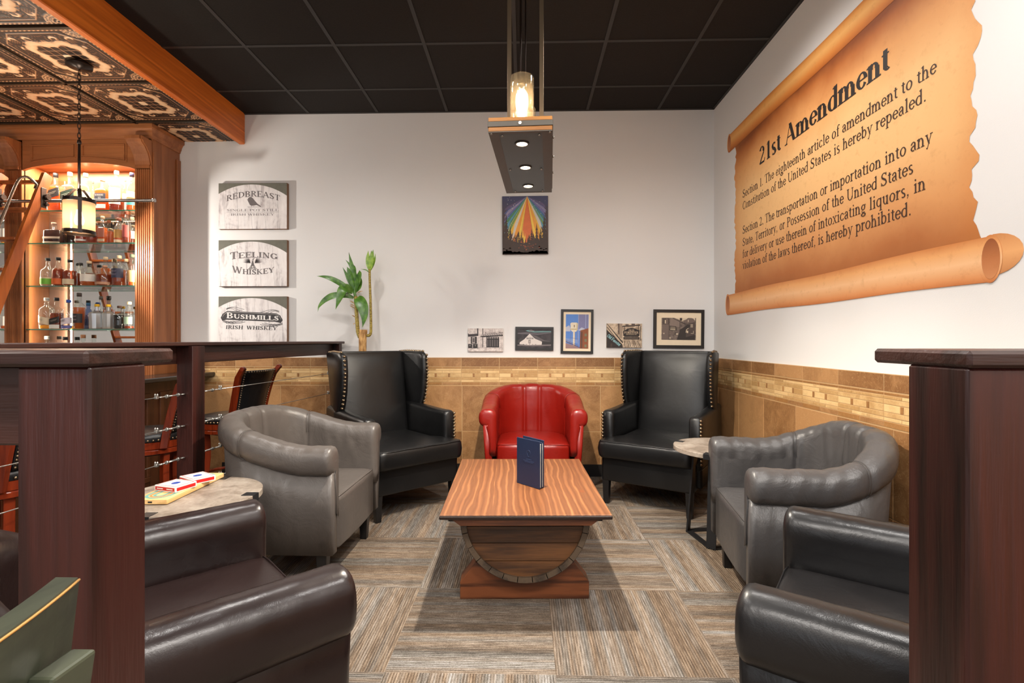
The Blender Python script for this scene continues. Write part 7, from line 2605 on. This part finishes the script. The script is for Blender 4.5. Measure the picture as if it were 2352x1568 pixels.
def cane(lst, r0, r1, mat=M_cane):
    mb = MB(); pts = [pp(*p) for p in lst]
    P2 = []
    for a_, b_ in zip(pts[:-1], pts[1:]):
        for q in range(5): P2.append(tuple(a_[i] + (b_[i] - a_[i]) * q / 5 for i in range(3)))
    P2.append(pts[-1])
    for _ in range(2): P2 = [P2[0]] + [tuple((P2[i - 1][j] + 2 * P2[i][j] + P2[i + 1][j]) / 4 for j in range(3)) for i in range(1, len(P2) - 1)] + [P2[-1]]
    N_ = len(P2)
    mb.tube(P2, [(r0 + (r1 - r0) * i / (N_ - 1)) * (1 + .07 * (i % 2)) for i in range(N_)], 10)
    return mb.build('cane', mat, T)
cane([(827, 775), (822, 762), (820, 735), (818, 705), (817, 680)], .016, .014)
cane([(842, 770), (848, 771), (852, 765), (852, 740), (851, 690), (849, 640), (849, 618)], .012, .009)
cane([(817, 684), (814, 672), (816, 655)], .013, .008, M_leaf)
def leafm(pts, w_, mat=M_leaf, fold=.25, flat=0.0, ry=0.0):
    """blade along a polyline, width w_ (m), facing the room with a slight twist"""
    P = [Vector(pp(*p)) for p in pts]
    P2 = []
    for a_, b_ in zip(P[:-1], P[1:]):
        for q in range(5): P2.append(a_.lerp(b_, q / 5))
    P2.append(P[-1])
    for _ in range(3): P2 = [P2[0]] + [(P2[i - 1] + 2 * P2[i] + P2[i + 1]) / 4 for i in range(1, len(P2) - 1)] + [P2[-1]]
    N_ = len(P2); vs = []
    for i, p in enumerate(P2):
        s_ = i / (N_ - 1)
        d = (P2[min(i + 1, N_ - 1)] - P2[max(i - 1, 0)]).normalized()
        side = d.cross(Vector((sin(ry) + flat * sin(s_ * 4), -cos(ry), .25))).normalized()
        w2 = w_ * .66 * max(.06, sin(pi * min(1, (s_ * .93 + .07)) ** .8)) if s_ < .999 else .0008
        up = side.cross(d).normalized()
        vs += [tuple(p - side * w2 + up * w2 * fold), tuple(p + up * .0), tuple(p + side * w2 + up * w2 * fold)]
    # thickness
    n3 = len(vs)
    vs2 = [(a, b + .0012, c) for a, b, c in vs]
    fs = []
    for i in range(N_ - 1):
        for q in range(2):
            fs.append((i * 3 + q, i * 3 + q + 1, i * 3 + q + 4, i * 3 + q + 3))
            fs.append((n3 + i * 3 + q, n3 + i * 3 + q + 3, n3 + i * 3 + q + 4, n3 + i * 3 + q + 1))
    mb = MB(); mb.cleanup = False; mb.add(vs + vs2, fs, True); mb.build('leaf', mat, T)
leafm([(812, 672, 0), (798, 662, -.01), (782, 650, -.03), (765, 641, -.05), (750, 637, -.06), (735, 636, -.06)], .036, flat=.5)
leafm([(812, 684, 0), (800, 679, -.03), (782, 679, -.06), (768, 682, -.08), (754, 692, -.09), (744, 705, -.10), (741, 718, -.10)], .040, flat=.7)
leafm([(810, 672, 0), (800, 662, -.04), (793, 668, -.07), (788, 690, -.09), (780, 712, -.09)], .062, flat=.2)
leafm([(816, 672, 0), (817, 650, -.01), (812, 620, -.02), (802, 580, -.01)], .046)
leafm([(815, 668, 0), (812, 640, .01), (806, 612, .02), (792, 596, .02)], .030)
leafm([(812, 668, 0), (804, 650, .01), (794, 630, .02), (785, 613, .02)], .026)
leafm([(817, 668, 0), (823, 645, -.01), (829, 628, -.02), (828, 622, -.03)], .036)
leafm([(817, 670, 0), (824, 660, .01), (827, 645, .02), (824, 630, .02)], .030)
leafm([(814, 668, 0), (808, 640, -.02), (804, 622, -.03), (800, 614, -.03)], .032)
leafm([(813, 670, 0), (812, 640, .0), (813, 615, .01), (808, 605, .01)], .034)
leafm([(822, 682, 0), (828, 690, -.03), (838, 706, -.05), (843, 728, -.06), (838, 752, -.06)], .072, flat=.2)
leafm([(849, 622, 0), (846, 605, 0), (845, 590, 0), (846, 576, 0)], .030, M_leafy)
leafm([(849, 622, 0), (853, 605, -.01), (856, 590, -.01), (858, 574, -.01)], .034, M_leafy)
leafm([(849, 622, 0), (851, 605, .01), (853, 590, .01), (852, 575, .01)], .040, M_leafy)
leafm([(849, 624, 0), (856, 610, 0), (861, 596, 0), (862, 583, 0)], .018, M_leafy)
leafm([(848, 626, 0), (841, 620, 0), (829, 618, 0)], .008)
leafm([(849, 618, 0), (844, 610, 0), (842, 604, 0)], .014)
for (a_, b_) in (((814, 697), (804, 691)), ((814, 708), (804, 702)), ((815, 728), (809, 724)), ((822, 672), (835, 669)), ((816, 690), (826, 692)), ((815, 742), (813, 746)), ((813, 702), (805, 700))):
    leafm([(a_[0], a_[1], 0), ((a_[0] + b_[0]) / 2, (a_[1] + b_[1]) / 2 - 1, -.01), (b_[0], b_[1], -.015)], .006, M_trunk)

# ================================================================ WORN GREEN CHAIR AT THE LOWER LEFT
M_olive = wood('worn dark green paint', (44, 48, 38), (70, 74, 58), 'Y', 40, .38, 3, bump=.1)
M_worn = plain('worn bare wood edge', (176, 128, 62), .5)
T = thing('dining_chair', (-.590, .235, .003), 0, 'dark green painted wooden chair with worn edges in the lower left corner', 'dining chair')
# chair faces -X; back stands at local x ~ +.2
def crest(s_):   # s -1..1 along Y: returns (x, z_top)
    return .225 + .022 * (1 - s_ * s_) * -1 + .0, .772 + .004 * (1 - s_ ** 2)
mb = MB(); vs = []
n = 24
for i in range(n + 1):
    s_ = -1 + 2 * i / n
    y_ = s_ * .205
    bow = -.045 * (1 - s_ * s_) * -1
    xc = .172 + bow * 1.0
    zt = .978 - .006 * abs(s_) ** 3; zb = .86 + .045 * abs(s_) ** 2.0
    for dx, z_ in ((-.010, zb), (.012, zb), (.010, zt - .004), (.008, zt), (-.012, zt), (-.014, zt - .004)): vs.append((xc + dx + (z_ - .9) * .15, y_, z_))
fs = []
for i in range(n):
    for e in range(6): fs.append((i * 6 + e, i * 6 + (e + 1) % 6, (i + 1) * 6 + (e + 1) % 6, (i + 1) * 6 + e))
fs.append(tuple(range(6))); fs.append(tuple(n * 6 + e for e in range(6))[::-1])
mb.add(vs, fs)
cr_ = mb.build('crest_rail', M_olive, T)
mb = MB()
mb.tube([(vs[i * 6 + 2][0], vs[i * 6 + 2][1], vs[i * 6 + 2][2] + .002) for i in range(n + 1)], .0012, 5)
mb.build('worn_edge', M_worn, cr_)
for sy in (-1, 1):
    mb = MB()
    pts = [(.19, sy * .160, .925), (.165, sy * .16, .75), (.135, sy * .16, .45), (.15, sy * .155, .2), (.19, sy * .175, 0)]
    P2 = []
    for a_, b_ in zip(pts[:-1], pts[1:]):
        for q in range(4): P2.append(Vector(a_).lerp(Vector(b_), q / 4))
    P2.append(Vector(pts[-1]))
    vs = []
    for p in P2:
        ox = .045 * 0
        zt = p.z
        bow = .045 * (1 - (p.y / .205) ** 2) if zt > .8 else .045 * (1 - (p.y / .205) ** 2) * max(0, (zt - .45) / .35)
        x_ = p.x + bow + .012
        for dx, dy in ((-.011, -.02), (.011, -.02), (.011, .02), (-.011, .02)): vs.append((x_ + dx, p.y + dy, zt))
    N_ = len(P2)
    fs = []
    for q in range(N_ - 1):
        for e in range(4): fs.append((q * 4 + e, q * 4 + (e + 1) % 4, (q + 1) * 4 + (e + 1) % 4, (q + 1) * 4 + e))
    fs.append((0, 1, 2, 3)[::-1]); fs.append(tuple((N_ - 1) * 4 + e for e in range(4)))
    mb.add(vs, fs); bp_ = mb.build('back_post', M_olive, T, bevel=.003)
    mb = MB(); xb = vs[1][0]; mb.cyl((xb - .004, sy * .160, .895), (xb + .005, sy * .160, .895), .0085, n=14); mb.build('screw', M_steel, bp_)
    mb = MB()
    for a_, r_ in (((-.21, sy * .18),), 0),: pass
    mb.bbox(-.225, -.185, sy * .185 - .02, sy * .185 + .02, 0, .43, .003); mb.build('leg', M_olive, T)
mb = MB(); mb.cushion(densify(rrect(-.235, .165, -.21, .21, .05, 4)), .43, .462, .012, .0, .01); mb.build('seat', M_olive, T)
for z_ in (.70, .80):
    mb = MB(); mb.tube([(.175 + .045 * (1 - (y_ / .2) ** 2), y_, z_) for y_ in [-.11 + .22 * i / 8 for i in range(9)]], .008, 6); mb.build('back_slat', M_olive, T)
